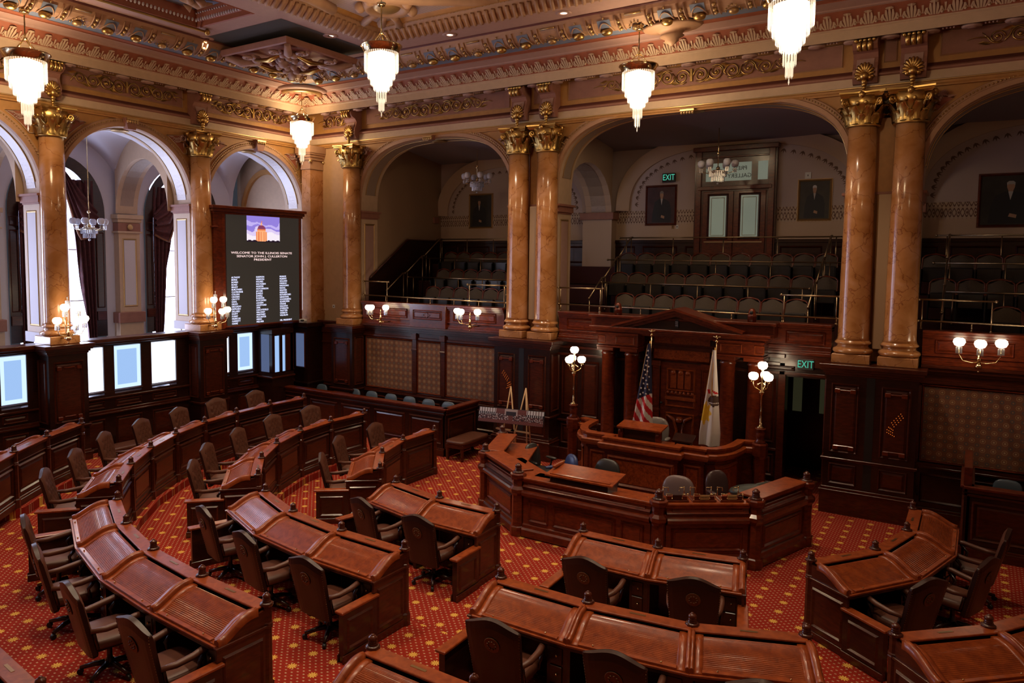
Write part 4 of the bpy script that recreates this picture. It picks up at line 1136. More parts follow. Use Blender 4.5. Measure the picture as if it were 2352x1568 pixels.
# groin vaults, one per bay
b = MB()
for c in WC:
    def gr(u, v, c=c):
        x = -3.5 + 2.62 * u; y = c - 1.88 + 3.76 * v
        zx = 6.25 + 1.85 * math.sqrt(max(0, 1 - ((y - c) / 1.88) ** 2)); zy = 6.25 + 1.85 * math.sqrt(max(0, 1 - ((x + 2.19) / 1.31) ** 2))
        return (x, y, max(zx, zy))
    b.grid(gr, 26, 36)
obj('aisle_vault', b, LAV, a_)
b = MB(FL); b.quad((-19, XO, 0), (2, XO, 0), (2, XO, 1.7), (-19, XO, 1.7)); obj('wall_base', b, CREAM, a_)
b = MB(); b.quad((-3.6, -19, 1.65), (-.3, -19, 1.65), (-.3, 2, 1.65), (-3.6, 2, 1.65)); obj('aisle_floor', b, MAHD, a_)
# end wall seen through the corner arch
b = MB(); b.quad((-3.6, .3, 1.6), (-.2, .3, 1.6), (-.2, .3, 8.6), (-3.6, .3, 8.6)); obj('end_wall', b, CREAM, a_)
b = MB()
for rr, w in ((1.35, .16),):
    for i in range(24):
        a, c = pi * i / 24, pi * (i + 1) / 24
        b.hexa([(-2.15 + (rr + dw) * .78 * cos(t_), yy, 6.2 + (rr + dw) * .95 * sin(t_)) for yy in (.3, .2) for (t_, dw) in ((a, 0), (c, 0), (c, w), (a, w))])
obj('end_wall_arch', b, OCHRE, a_)
# upstand blocking light above the arches between rooms
b = MB(); b.quad((-.95, -19, 8.1), (-.95, .8, 8.1), (-.95, .8, 9), (-.95, -19, 9)); b.quad((-.26, -19, 8.5), (-.26, .8, 8.5), (-.26, .8, 10.4), (-.26, -19, 10.4)); b.quad((-.26, .26, 8.5), (XR, .26, 8.5), (XR, .26, 10.4), (-.26, .26, 10.4)); obj('upper_wall_back', b, MAHD, a_)
# ------------------------------------------------------------ gallery behind the back arches
YR = 4.15
g_ = struct('wall_gallery_rear')
b = MB(); b.quad((1.4, YR, 5.42), (22, YR, 5.42), (22, YR, 5.86), (1.4, YR, 5.86)); obj('lower_wall_paint', b, GWALL2, g_)
b = MB(); b.quad((1.4, YR, 6.24), (22, YR, 6.24), (22, YR, 8.6), (1.4, YR, 8.6)); obj('upper_wall_paint', b, GWALL, g_)
b = MB(); b.quad((1.4, YR - .001, 5.86), (22, YR - .001, 5.86), (22, YR - .001, 6.24), (1.4, YR - .001, 6.24)); obj('stencilled_frieze', b, STEN, g_)
b = MB(FB); b.box(1.4, 22, -YR - .1, -YR + .05, 3.0, 5.40); b.box(1.4, 22, -YR, -YR + .08, 5.33, 5.42, .01); 
obj('rear_wainscot', b, MAHD, g_)
b = MB(FB)
for i in range(16): framed(b, 1.7 + i * 1.22, 2.7 + i * 1.22, 4.75, 5.25, -YR + .05, .05, .03)
obj('wainscot_panels', b, MAH, g_)
# painted stencil arches
b = MB(FB)
for c, a, hc, n in ((4.7, 2.3, 1.35, 2.4), (11.5, 2.75, 1.5, 2.6), (18.3, 2.4, 1.5, 2.5)):
    P = arch_curve(c, a, 6.28, hc, n, 64)
    for i in range(1, 64, 2):
        p, q = P[i], P[i + 1]; a_n = atan2(q[1] - p[1], q[0] - p[0])
        for k in (-.6, 0, .6):
            aa = a_n + pi / 2 + k + pi; b.quad((p[0], -YR + .004, p[1]), (p[0] + .05 * cos(aa + .4), -YR + .004, p[1] + .05 * sin(aa + .4)), (p[0] + .13 * cos(aa), -YR + .004, p[1] + .13 * sin(aa)), (p[0] + .05 * cos(aa - .4), -YR + .004, p[1] + .05 * sin(aa - .4)))
obj('stencilled_leaves', b, simple('stencil_brown', (.15, .085, .055), .7), g_, kind='stuff')
b = MB(FB)
for c, a, hc, n in ((4.7, 2.45, 1.5, 2.4), (11.5, 2.9, 1.65, 2.6), (18.3, 2.55, 1.65, 2.5)):
    P = arch_curve(c, a, 6.24, hc, n, 40); Q = offs(P, .35)
    for p, q, r, s in zip(P, P[1:], Q[1:], Q): b.hexa([(p[0], -YR, p[1]), (q[0], -YR, q[1]), (r[0], -YR, r[1]), (s[0], -YR, s[1]), (p[0], -YR + .06, p[1]), (q[0], -YR + .06, q[1]), (r[0], -YR + .18, r[1]), (s[0], -YR + .18, s[1])])
obj('wall_arch_ribs', b, GWALL2, g_)
# gallery vault, cross walls between bays
b = MB(); b.quad((1.4, .85, 8.5), (22, .85, 8.5), (22, 1.6, 8.3), (1.4, 1.6, 8.3)); b.quad((1.4, 1.6, 8.3), (22, 1.6, 8.3), (22, YR, 7.95), (1.4, YR, 7.95)); obj('gallery_vault', b, GVAULT, g_)
for u, w in ((7.76, .5), (15.34, .5), (1.6, .45)):
    t = thing('gallery_pier', {7.76: 'plastered pier between the left and middle galleries', 15.34: 'plastered pier between the middle and right galleries', 1.6: 'tan end wall of the left gallery'}[u], 'pier', kind='thing')
    if u < 2:
        b = MB(); b.box(1.0, 1.95, .8, YR, 3.0, 8.3); obj('wall', b, simple('gallery_end_wall_paint', (.34, .22, .13), .7), t)
    else:
        b = MB(); b.box(u - .45, u + .45, YR - .35, YR, 3, 6.05); obj('shaft', b, GWALL2, t)
        b = MB(); b.box(u - .52, u + .52, YR - .42, YR, 6.0, 6.2, .01); obj('impost', b, MAUVE, t)
        b = MB(); A = []
        for i in range(15):
            a = pi * i / 14; A.append((2.4 + 1.5 * -cos(a), 6.1 + 1.35 * sin(a)))
        for p, q in zip(A, A[1:]): b.hexa([(u - .4, p[0], p[1]), (u + .4, p[0], p[1]), (u + .4, q[0], q[1]), (u - .4, q[0], q[1]), (u - .4, p[0], 8.2), (u + .4, p[0], 8.2), (u + .4, q[0], 8.2), (u - .4, q[0], 8.2)])
        obj('cross_arch', b, GWALL2, t)
        b = MB()
        for p, q in zip(A[1:-1], A[2:]): b.quad((u - .22, p[0], p[1] - .01), (u + .22, p[0], p[1] - .01), (u + .22, q[0], q[1] - .01), (u - .22, q[0], q[1] - .01))
        obj('cross_arch_relief', b, SILVD, t)
# stepped floor
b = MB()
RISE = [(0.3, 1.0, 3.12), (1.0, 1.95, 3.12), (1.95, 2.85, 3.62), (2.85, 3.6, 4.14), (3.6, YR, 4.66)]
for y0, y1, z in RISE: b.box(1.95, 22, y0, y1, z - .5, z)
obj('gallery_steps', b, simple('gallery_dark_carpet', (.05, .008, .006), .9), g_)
# sloping wainscot of the left stair
t = thing('stair_wainscot', 'dark wainscot sloping up beside the left gallery stair', 'wainscot', kind='thing')
b = MB(); pr = [(.5, 3.1), (.5, 4.25), (2.25, 5.40), (4.1, 5.40), (4.1, 3.1)]
L = [b.P((1.96, y, z)) for y, z in pr]; R = [b.P((2.02, y, z)) for y, z in pr]; b.face(L); b.face(R[::-1])
for k in range(5): b.face((L[k], L[(k + 1) % 5], R[(k + 1) % 5], R[k]))
obj('boarding', b, MAHD, t)
b = MB(); b.tube([(2.04, .5, 4.27), (2.04, 2.25, 5.42), (2.04, 4.1, 5.42)], .03, 5); obj('cap_rail', b, MAH, t)
# speaker columns between the paired marble columns
for x, z0, l in ((7.78, 3.72, 'left'), (15.37, 3.55, 'right')):
    t = thing('line_speaker', 'tall beige box set between the %s pair of marble columns' % l, 'loudspeaker')
    b = MB(); b.box(x - .10, x + .12, .0, .12, z0 - .35, 6.15, .01); obj('cabinet', b, simple('beige_grille_' + l, (.40, .28, .17), .7), t)
    b = MB(); b.box(x - .2, x + .2, .14, .2, 2.95, 7.6); obj('backing_board', b, OCHRE, t)
ORD = ['first', 'second', 'third', 'fourth', 'fifth', 'sixth', 'seventh', 'eighth']
# --- finial mesh shared by every desk post
def finial_mb():
    b = MB(); b.lathe([(.075, 0), (.078, .012), (.062, .02), (.045, .026), (.052, .034), (.05, .042), (.040, .048), (.048, .056), (.047, .064), (.038, .07), (.046, .078), (.049, .092), (.042, .108), (.024, .12), (.018, .124), (.018, .13), (.004, .136)], n=14); return b
FINIAL = finial_mb().mesh('finial', MAH)
def S_prof(v):   # height of the closed roll top over the tier, v = 0.15 .. 0.62
    t = max(0., min(1., (v - .15) / .47)); s = t * t * (3 - 2 * t)
    return .955 - .16 * s + .02 * sin(pi * min(1, t * 1.2))
DESKS = []
def desk(P0, P1, n0, n1, z, label, group, first, last, wing0, wing1):
    mid = (P0 + P1) / 2; t = thing('roll_top_desk', label, 'desk', (mid.x, mid.y, z), group=group)
    W = (P1 - P0).length
    def fr(u, v, zz):
        p = P0.lerp(P1, u) + n0.lerp(n1, u) * v; return (p.x - mid.x, p.y - mid.y, zz)
    e = .03 / W
    b = MB(fr); b.box(0, 1, .0, .04, .02, .97); b.box(0, 1, .0, .62, .74, .775); b.box(e, 1 - e, -.035, .03, 0, .12, .006)
    for u in (0, 1 - e): b.box(u, u + e, .02, .58, .0, .76)
    obj('carcass', b, MAHD, t)
    b = MB(fr); b.box(e, 1 - e, -.02, .02, .12, .16, .006); b.box(e, 1 - e, -.03, .02, .93, .975, .006); b.box(e, 1 - e, -.015, .01, .78, .80, .004)
    obj('front_mouldings', b, MAH, t)
    F = lambda u, n, zz: fr(u / W, -n, zz)
    b = MB(F); framed(b, .09, W - .09, .22, .74, .0, .05, .025); raised(b, .17, W - .17, .30, .66, .0, .012, .03); obj('front_panel', b, MAH, t)
    b = MB(fr); b.box(-.0, 1.0, -.045, .13, .975, 1.0, .006); obj('top_ledge', b, MAHH, t)
    b = MB(fr); k = .085 / W; b.box(.5 - k, .5 + k, .02, .05, .999, 1.003); obj('nameplate', b, NAIL, t)
    # roll top of narrow slats
    b = MB(fr); N = 24; e2 = .11 / W
    for i in range(N):
        v0 = .15 + .40 * i / N; v1 = .15 + .40 * (i + 1) / N; vm = (v0 + v1) / 2
        pts = [(v0, S_prof(v0) - .006), (v0 + .002, S_prof(v0) + .003), (vm, S_prof(vm) + .006), (v1 - .002, S_prof(v1) + .003), (v1, S_prof(v1) - .006)]
        A = [b.P((e2, p, q)) for p, q in pts]; B = [b.P((1 - e2, p, q)) for p, q in pts]
        for k in range(4): b.face((A[k], B[k], B[k + 1], A[k + 1]))
    b.box(e2, 1 - e2, .135, .15, .91, .94)
    obj('tambour', b, MAHH, t, kind='stuff')
    b = MB(fr); b.box(e2, 1 - e2, .55, .605, .80, .828, .004); b.box(0, 1, .58, .63, .775, .80, .004); obj('front_rail', b, MAHH, t)
    b = MB(); 
    for u in (.22, .78):
        p = fr(u, .577, .835); b.ball(p, .011, 6, 4)
    obj('pull_knob', b, BRASS, t, kind='stuff')
    # curved side rails
    for u, sgn, on in ((0, 1, True), (1, -1, True)):
        b = MB(fr); w1 = .035 / W; w2 = .115 / W; n = 10
        for lo, hi, zt in ((-w1 if (u == 0 and first) or (u == 1 and last) else 0, w1, .048), (w1, w2, .012)):
            a, c = (u + sgn * lo, u + sgn * hi)
            L = []; 
            for i in range(n + 1):
                v = .13 + .475 * i / n; L.append((b.P((a, v, S_prof(v) - .03)), b.P((a, v, S_prof(v) + zt)), b.P(((a + c) / 2, v, S_prof(v) + zt * 1.35)), b.P((c, v, S_prof(v) + zt)), b.P((c, v, S_prof(v) - .03))))
            for p, q in zip(L, L[1:]):
                for k in range(4): b.face((p[k], q[k], q[k + 1], p[k + 1]), True)
            b.face(L[0]); b.face(L[-1][::-1])
        obj('side_rail', b, MAHH, t)
    # pedestal with drawers under one end
    b = MB(fr); pw = .23 / W; b.box(1 - pw, 1 - e, .06, .56, .06, .74); obj('pedestal', b, MAHD, t)
    for k in range(3):
        b = MB(fr); z0 = .12 + k * .205; b.box(1 - pw + e, 1 - 2 * e, .56, .578, z0, z0 + .185, .006); d = obj('drawer', b, MAHD, t)
        b = MB(); p = fr(1 - pw / 2, .59, z0 + .1); b.ball(p, .014, 6, 4); obj('drawer_knob', b, BRASS, d)
    # end panels + wings
    for on, u, sgn, wing in ((first, 0, -1, wing0), (last, 1, 1, wing1)):
        if not on: continue
        G = lambda a, n_, zz, u=u, sgn=sgn: fr(u + sgn * n_ / W, a, zz)
        b = MB(G); A = [(.0, 0), (.0, .975)] + [(.13 + .475 * i / 8, S_prof(.13 + .475 * i / 8) - .01) for i in range(9)] + [(.62, .79), (.62, 0)]
        L = [b.P((a, 0, q)) for a, q in A]; R = [b.P((a, .03, q)) for a, q in A]; b.face(L); b.face(R[::-1])
        for k in range(len(A)): b.face((L[k], L[(k + 1) % len(A)], R[(k + 1) % len(A)], R[k]))
        obj('end_board', b, MAH, t)
        b = MB(G); framed(b, .07, .56, .16, .68, .03, .04, .02); b.box(.0, .62, .03, .045, .0, .10, .005); b.box(.02, .64, .0, .05, .765, .795, .005); obj('end_panel', b, MAH, t)
        if wing:
            b = MB(G); b.box(.58, 1.16, -.02, .05, 0, .62); obj('wing_board', b, MAHD, t)
            b = MB(G); b.box(.56, 1.20, -.045, .075, .60, .635, .008); obj('wing_cap', b, MAHH, t)
            b = MB(G); framed(b, .66, 1.1, .14, .52, .05, .04, .02); b.box(.58, 1.18, .05, .065, .0, .10, .005); b.box(.58, 1.18, -.035, -.02, .0, .10, .005); obj('wing_panel', b, MAH, t)
    # posts
    for on, u in ((True, 0), (last, 1)):
        if not on: continue
        p = fr(u, .0, 0); b = MB(); a0 = pi / 8
        b.lathe([(.075, -.0), (.075, .15), (.058, .17), (.055, .75), (.064, .76), (.064, .78), (.057, .79), (.064, .81), (.055, .82), (.055, .98), (.072, .995), (.075, 1.01)], (p[0], p[1], 0), 8, False, a0=a0)
        q = obj('post', b, MAH, t); f = obj('finial', FINIAL, None, q); f.location = (p[0], p[1], 1.005); f.scale = (.88, .88, .92)
    DESKS.append((mid, (n0 + n1).normalized(), z, label))
    return t
def group(P, t, rowname, side, wings=(1, 1), outward=None, kneefrom=None):
    P = [Vector(p) for p in P]; n = len(P); ns = []
    for i in range(n):
        a = P[max(i - 1, 0)]; c = P[min(i + 1, n - 1)]; tt = (c - a).normalized(); nn = Vector((tt.y, -tt.x))
        if nn.dot(P[i] - Vector((CX, 1.5))) < 0: nn = -nn
        ns.append(nn)
    for i in range(n - 1):
        lab = 'closed roll-top desk, %s from the %s end, %s' % (ORD[i], side, rowname)
        if n == 2: lab = 'closed roll-top desk, %s' % rowname
        if n == 3: lab = 'closed roll-top desk, %s one, %s' % (('left', 'right')[i], rowname)
        desk(P[i], P[i + 1], ns[i], ns[i + 1], TIER[t], lab, 'roll-top desks in curved rows', i == 0, i == n - 2, wings[0], wings[1])
        DESKS[-1] = DESKS[-1][:3] + (('at the %s desk from the %s end, %s' % (ORD[i], side, rowname)) if n > 2 else '%s of %s' % (('left one', 'right one', 'third one')[i], rowname),)
group(RC, 1, 'front row left of the platform', 'far', (0, 1))
group(RD, 1, 'front row pair facing the clerks', 'left', (1, 1))
group(RG, 1, 'front row pair before the platform', 'left', (1, 1))
group(RJ, 1, 'front row on the right', 'near', (1, 0))
group(RB, 2, 'second row on the left', 'far', (0, 1))
group(RE, 2, 'second row left of the aisle', 'left', (1, 1))
group(RH, 2, 'second row at bottom centre', 'left', (1, 1))
group(RK, 2, 'second row at lower right corner', 'left', (1, 0))
group(RA, 3, 'third row by the window wall', 'far', (0, 1))
group(RF, 3, 'third row at lower left', 'left', (1, 1))
group(RI, 3, 'third row at the bottom edge', 'left', (1, 0))
group(RL4, 4, 'back row beyond the left edge', 'far', (0, 0))
group(RM4, 4, 'back row at the lower left corner', 'left', (0, 1))
# ------------------------------------------------------------ senators' chairs
def superell(b, c, r, e=3., n=16, m=10, M=None):
    def f(u, v):
        th = 2 * pi * u; ph = pi * (v - .5)
        sp = lambda w, p: (abs(w) ** p) * (1 if w >= 0 else -1)
        k = 2 / e; p = Vector((r[0] * sp(cos(ph), k) * sp(cos(th), k), r[1] * sp(cos(ph), k) * sp(sin(th), k), r[2] * sp(sin(ph), k)))
        if M: p = M @ p
        return (c[0] + p[0], c[1] + p[1], c[2] + p[2])
    b.grid(f, n, m, True, True)
def make_chair():
    t = thing('leather_armchair', 'x', 'chair', group='high-backed leather chairs at the desks')
    b = MB()
    for k in range(5):
        a = k * 2 * pi / 5 + .3; b.tube([(0, 0, .13), (.15 * cos(a), .15 * sin(a), .115), (.31 * cos(a), .31 * sin(a), .075)], [.035, .03, .022], 6)
    b.lathe([(.05, .08), (.05, .16), (.03, .18), (.03, .40), (.14, .405), (.14, .42)], n=12); obj('star_base', b, MAHD, t)
    for k in range(5):
        a = k * 2 * pi / 5 + .3; q = MB(); q.tube([(.31 * cos(a) - .02 * sin(a), .31 * sin(a) + .02 * cos(a), .032), (.31 * cos(a) + .02 * sin(a), .31 * sin(a) - .02 * cos(a), .032)], .032, 10); obj('caster', q, BLACK, t)
    b = MB(); superell(b, (0, .0, .475), (.295, .29, .065), 4); obj('seat', b, LEATH, t)
    b = MB(); b.box(-.265, .265, -.25, .25, .405, .44, .01); obj('seat_frame', b, MAHD, t)
    # back
    M = Matrix.Translation((0, -.225, .36)) @ Matrix.Rotation(radians(-13), 4, 'X').inverted()
    def top(u): x = 2 * u - 1; return .765 + .04 * cos(pi * x * .95) - .012 * abs(x) ** 6
    def hw(v): return .268 + .042 * v
    tufts = [((j - (1.5 if i % 2 == 0 else 1.0)) * .115, .33 + i * .075) for i in range(5) for j in range(4 if i % 2 == 0 else 3)]
    def fpt(u, v, y, tuft):
        x = (2 * u - 1) * hw(v); z = v * top(u); d = y * (1 - .55 * abs(2 * u - 1) ** 5) * (1 - .5 * max(0, v - .88) / .12)
        if tuft:
            for tx, tz in tufts:
                r2 = ((x - tx) ** 2 + (z - tz) ** 2); d -= .028 * math.exp(-r2 / .0009)
        p = M @ Vector((x, d, z)); return tuple(p)
    nu, nv = 20, 20; b = MB()
    f = [[b.P(fpt(i / nu, j / nv, .06, True)) for j in range(nv + 1)] for i in range(nu + 1)]
    for i in range(nu):
        for j in range(nv): b.face((f[i][j], f[i + 1][j], f[i + 1][j + 1], f[i][j + 1]), True)
    obj('tufted_back', b, LEATH, t)
    b = MB(); g = [[b.P(fpt(i / 10, j / 10, -.045, False)) for j in range(11)] for i in range(11)]
    for i in range(10):
        for j in range(10): b.face((g[i][j], g[i][j + 1], g[i + 1][j + 1], g[i + 1][j]), False)
    rim = [(i / nu, 0) for i in range(nu)] + [(1, j / nv) for j in range(nv)] + [(1 - i / nu, 1) for i in range(nu)] + [(0, 1 - j / nv) for j in range(nv)]
    A = [b.P(fpt(u, v, .055, False)) for u, v in rim]; B = [b.P(fpt(u, v, -.045, False)) for u, v in rim]
    for k in range(len(rim)): b.face((A[k], A[(k + 1) % len(rim)], B[(k + 1) % len(rim)], B[k]), True)
    obj('back_shell', b, LEATHD, t)
    b = MB()
    for tx, tz in tufts: p = M @ Vector((tx, .04, tz)); b.ball(tuple(p), .009, 5, 3)
    obj('tuft_buttons', b, LEATHD, t, kind='stuff')
    b = MB()
    R = Matrix.Rotation(radians(90), 3, 'X'); M3 = M.to_3x3()
    c = M @ Vector((0, -.052, .54)); b.lathe([(.085, -.003), (.088, .0), (.083, .003), (.078, .001)], tuple(c), 20, cap=True, rot=M3 @ R)
    for k in range(9): a = k * .7; q = M @ Vector((.045 * cos(a), -.055, .54 + .045 * sin(a))); b.ball(tuple(q), .014, 5, 3, .5)
    obj('embossed_seal', b, SEAL, t)
    b = MB()
    for sd in (-1, 1):
        for k in range(22): v = .05 + .93 * k / 21; p = fpt(.5 + sd * .49, v, -.05, False); b.ball(p, .006, 4, 2)
    obj('nailhead_trim', b, NAIL, t, kind='stuff')
    for sd in (-1, 1):
        q = MB(); q.tube([(sd * .27, -.27, .66), (sd * .30, -.12, .655), (sd * .315, .05, .675), (sd * .31, .17, .70), (sd * .305, .235, .70), (sd * .30, .265, .67)], [.026, .033, .036, .036, .034, .02], 10)
        arm = obj('armrest', q, LEATH, t)
        q = MB(); q.tube([(sd * .30, .20, .67), (sd * .31, .12, .58), (sd * .28, .14, .45)], [.024, .022, .026], 7); q.tube([(sd * .27, -.24, .65), (sd * .275, -.2, .45)], .02, 6); obj('arm_support', q, MAHD, arm)
    return t
proto = make_chair(); used = False
def place_chair(x, y, z, rz, label):
    global used
    if not used: o = proto; used = True; o.location = (x, y, z); o.rotation_euler = (0, 0, rz); o['label'] = label
    else: o = dup(proto, (x, y, z), rz, label)
    return o
random.seed(5); CH = {}
for i, (mid, nn, z, lab) in enumerate(DESKS):
    if 'bottom edge' in lab or 'corner' in lab and 'back row' in lab: continue
    if 'back row' in lab and not 'third' in lab: continue
    d = .80 + random.uniform(-.04, .04); p = mid + nn * d + Vector((-nn.y, nn.x)) * random.uniform(-.05, .05)
    rz = atan2(-nn.y, -nn.x) - pi / 2 + random.uniform(-.10, .10)
    kind = 'leather chair '
    place_chair(p.x, p.y, z, rz, kind + lab)
def plan_sweep(prof, plan, closed=False):
    """sweep an (offset, z) profile along a plan polyline; offset is to the right-hand side of travel"""
    P = [Vector(p) for p in plan]; n = len(P); path = []
    for i in range(n):
        a = P[i - 1] if (i or closed) else None; c = P[(i + 1) % n] if (i < n - 1 or closed) else None
        d1 = (P[i] - a).normalized() if a is not None else (c - P[i]).normalized()
        d2 = (c - P[i]).normalized() if c is not None else d1
        n1 = Vector((d1.y, -d1.x)); n2 = Vector((d2.y, -d2.x)); m = (n1 + n2)
        m = m / max(.3, m.dot(n1)) if m.length > 1e-6 else n1
        path.append(((P[i].x, P[i].y), (m.x, m.y)))
    return MB().sweep(prof, path, closed)
def seg_frame(A, B):
    A, B = Vector(A), Vector(B); d = (B - A).normalized(); nn = Vector((d.y, -d.x))
    return (lambda u, n, z: (A.x + d.x * u + nn.x * n, A.y + d.y * u + nn.y * n, z)), (B - A).length
# ------------------------------------------------------------ raised platform + presiding officer's desk
t = thing('rostrum_platform', 'carpeted stepped platform under the presiding desk below the pediment', 'platform', kind='thing')
b = MB(); b.box(9.75, 13.4, -2.0, -.02, 0, .42, .01); obj('upper_step', b, MAHR, t)
b = MB(); b.box(9.95, 13.2, -2.62, -1.9, 0, .14, .01); b.box(9.95, 13.2, -2.45, -1.9, .14, .28, .01); obj('lower_step', b, MAHR, t)
t = thing('presiding_desk', 'tall mahogany presiding desk with curved ends under the pediment', 'desk', kind='thing')
C0 = 11.55
half = [(-1.62, -1.02), (-1.60, -1.35), (-1.56, -1.62), (-1.47, -1.85), (-1.36, -2.0), (-1.24, -2.06), (-1.20, -2.06), (-1.20, -2.14), (-.75, -2.14), (-.75, -2.32)]
plan = [(C0 + x, y) for x, y in half] + [(C0 - x, y) for x, y in reversed(half)]
plan = [(9.62, -.92)] + plan + [(13.48, -.92)]
obj('body', plan_sweep([(0, .0), (.06, .02), (.06, .16), (.03, .20), (.03, .26), (0, .28), (0, 1.0), (.03, 1.02), (.03, 1.06)], plan), MAHR, t)
obj('counter_moulding', plan_sweep([(.03, 1.06), (.09, 1.09), (.11, 1.13), (.11, 1.19), (.09, 1.21), (.02, 1.21), (.02, 1.26), (.05, 1.27), (.05, 1.31), (-.12, 1.31), (-.12, 1.24)], plan), MAHH, t)
b = MB(); b.prism([(C0 + x * .93, y + .08) for x, y in half[2:]] + [(C0 - x * .93, y + .08) for x, y in reversed(half[2:])], 1.16, 1.2); obj('desk_surface', b, MAHH, t)
FR, L = seg_frame((C0 - .75, -2.32), (C0 + .75, -2.32))
b = MB(FR); framed(b, .06, L - .06, .34, .96, .0, .07, .035); obj('front_frame', b, MAHH, t)
b = MB(FR); b.box(.15, L - .15, .0, .008, .43, .87); obj('burl_field', b, BURL, t)
for s in (-1, 1):
    FR, L = seg_frame((C0 - 1.2, -2.14), (C0 - .75, -2.14)) if s < 0 else seg_frame((C0 + .75, -2.14), (C0 + 1.2, -2.14))
    b = MB(FR); framed(b, .05, L - .05, .34, .96, 0, .05, .03); obj('side_frame', b, MAHH, t)
    b = MB(FR); b.box(.11, L - .11, .0, .008, .42, .88); obj('burl_field', b, BURL, t)
    cur = [(C0 + s * abs(x), y) for x, y in half[1:5]]; cur = cur if s < 0 else cur[::-1]
    obj('curved_burl', plan_sweep([(.008, .42), (.012, .43), (.012, .88), (.008, .89)], cur), BURL, t)
    obj('curved_frame', plan_sweep([(0, .34), (.03, .36), (.015, .41), (0, .42)], cur), MAHH, t); obj('curved_frame', plan_sweep([(0, .89), (.015, .9), (.03, .94), (0, .97)], cur), MAHH, t)
t = thing('lectern_box', 'small red mahogany reading stand on the presiding desk', 'lectern', kind='thing')
b = MB(); b.box(10.97, 11.70, -1.80, -1.50, 1.2, 1.46, .01); obj('body', b, MAHD, t)
b = MB(); b.hexa([(10.88, -1.92, 1.44), (11.82, -1.92, 1.44), (11.82, -1.50, 1.50), (10.88, -1.50, 1.50), (10.88, -1.92, 1.47), (11.82, -1.92, 1.47), (11.82, -1.50, 1.53), (10.88, -1.50, 1.53)]); obj('sloped_top', b, MAHH, t)
b = MB()
for x in (10.94, 11.73):
    b.box(x - .05, x + .05, -1.86, -1.76, 1.2, 1.44, .01); b.ball((x, -1.87, 1.37), .035, 8, 5)
obj('corner_bracket', b, MAHR, t, kind='stuff')
t = thing('angled_book_stand', 'dark sloped book stand right of the reading stand', 'book stand')
b = MB(); b.hexa([(12.05, -1.95, 1.32), (12.45, -1.95, 1.32), (12.45, -1.7, 1.42), (12.05, -1.7, 1.42), (12.05, -1.95, 1.35), (12.45, -1.95, 1.35), (12.45, -1.7, 1.45), (12.05, -1.7, 1.45)]); b.box(12.1, 12.4, -1.9, -1.74, 1.2, 1.34); obj('slope', b, MAHD, t)
# ------------------------------------------------------------ pediment aedicule
t = thing('pedimented_doorcase', 'mahogany doorcase with pediment and paired columns behind the presiding desk', 'doorcase', kind='thing')
K = 11.58
b = MB(FB)
for s in (-1, 1):
    for o in (1.06, 1.62):
        u = K + s * o; b.lathe([(.17, .42), (.17, .5), (.15, .53), (.15, 2.72), (.17, 2.74), (.15, 2.77), (.15, 2.82)], (u, .27, 0), 20)
cols = obj('column', b, MAHR, t)
cols['kind'] = 'stuff'
b = MB(FB)
for s in (-1, 1):
    a, c = sorted((K + s * .86, K + s * 1.80))
    b.box(a - .02, c + .02, -.02, .50, 2.90, 2.94, .005); b.box(a, c, -.02, .46, 2.94, 3.2, .01); b.box(a - .04, c + .04, -.02, .55, 3.2, 3.24, .005)
    for o in (1.06, 1.62): b.box(K + s * o - .2, K + s * o + .2, .05, .49, 2.82, 2.90, .01)
    b.box(a, c, -.02, .5, .42, .5, .01)
b.box(K - .9, K + .9, -.02, .42, 3.2, 3.26, .005)
obj('entablature_block', b, MAHR, t)
b = MB(FB)
for s in (-1, 1):
    for o, w in ((1.06, .22), (1.62, .1)): framed(b, K + s * (o + .1) - w, K + s * (o + .1) + w, 2.98, 3.16, .46, .025, .02)
obj('block_panels', b, MAHH, t)
b = MB(FB); b.sweep  # cornice
for e, z0, z1 in ((.06, 3.24, 3.28), (.12, 3.28, 3.33), (.16, 3.33, 3.38)): b.box(K - 1.80 - e, K + 1.80 + e, -.02, .46 + e, z0, z1, .006)
obj('cornice', b, MAHR, t)
b = MB(FB)
for s in (-1, 1):
    x0, x1 = K + s * 1.42, K
    for n1, dz, hh in ((.62, 0, .05), (.57, -.06, .06), (.51, -.13, .07)):
        b.hexa([(x0, -.1, 3.38 + dz), (x1, -.1, 3.80 + dz), (x1, n1, 3.80 + dz), (x0, n1, 3.38 + dz), (x0, -.1, 3.38 + dz + hh), (x1, -.1, 3.80 + dz + hh), (x1, n1, 3.80 + dz + hh), (x0, n1, 3.38 + dz + hh)])
obj('raking_cornice', b, MAHR, t)
b = MB(FB); i = [b.P(p) for p in ((K - 1.35, .4, 3.36), (K + 1.35, .4, 3.36), (K, .4, 3.76))]; b.face(i); obj('tympanum', b, MAHD, t)
b = MB(FB); b.box(K - .9, K + .9, -.02, .03, .42, 3.2); obj('back_wall', b, MAHD, t)
b = MB(FB); b.box(K - .62, K + .62, .03, .06, 3.03, 3.19); b.box(K - .62, K + .62, .03, .06, 2.68, 2.92); obj('burl_panel', b, BURL, t)
b = MB(FB)
for z in (2.94, 2.98, 3.01): b.box(K - .75, K + .75, .03, .08, z, z + .02, .004)
framed(b, K - .66, K + .66, 2.64, 2.96, .03, .04, .03)
for s in (-1, 1):
    b.box(K + s * .55 - .08, K + s * .55 + .08, .03, .10, .42, 2.64, .01); b.box(K + s * .55 - .1, K + s * .55 + .1, .03, .13, 2.52, 2.64, .01); b.box(K + s * .55 - .1, K + s * .55 + .1, .03, .13, 1.5, 1.56, .01)
    framed(b, K + s * .55 - .06, K + s * .55 + .06, 1.6, 2.48, .1, .02, .015)
    framed(b, K + s * .78 - .1, K + s * .78 + .1, 1.6, 2.55, .03, .03, .02)
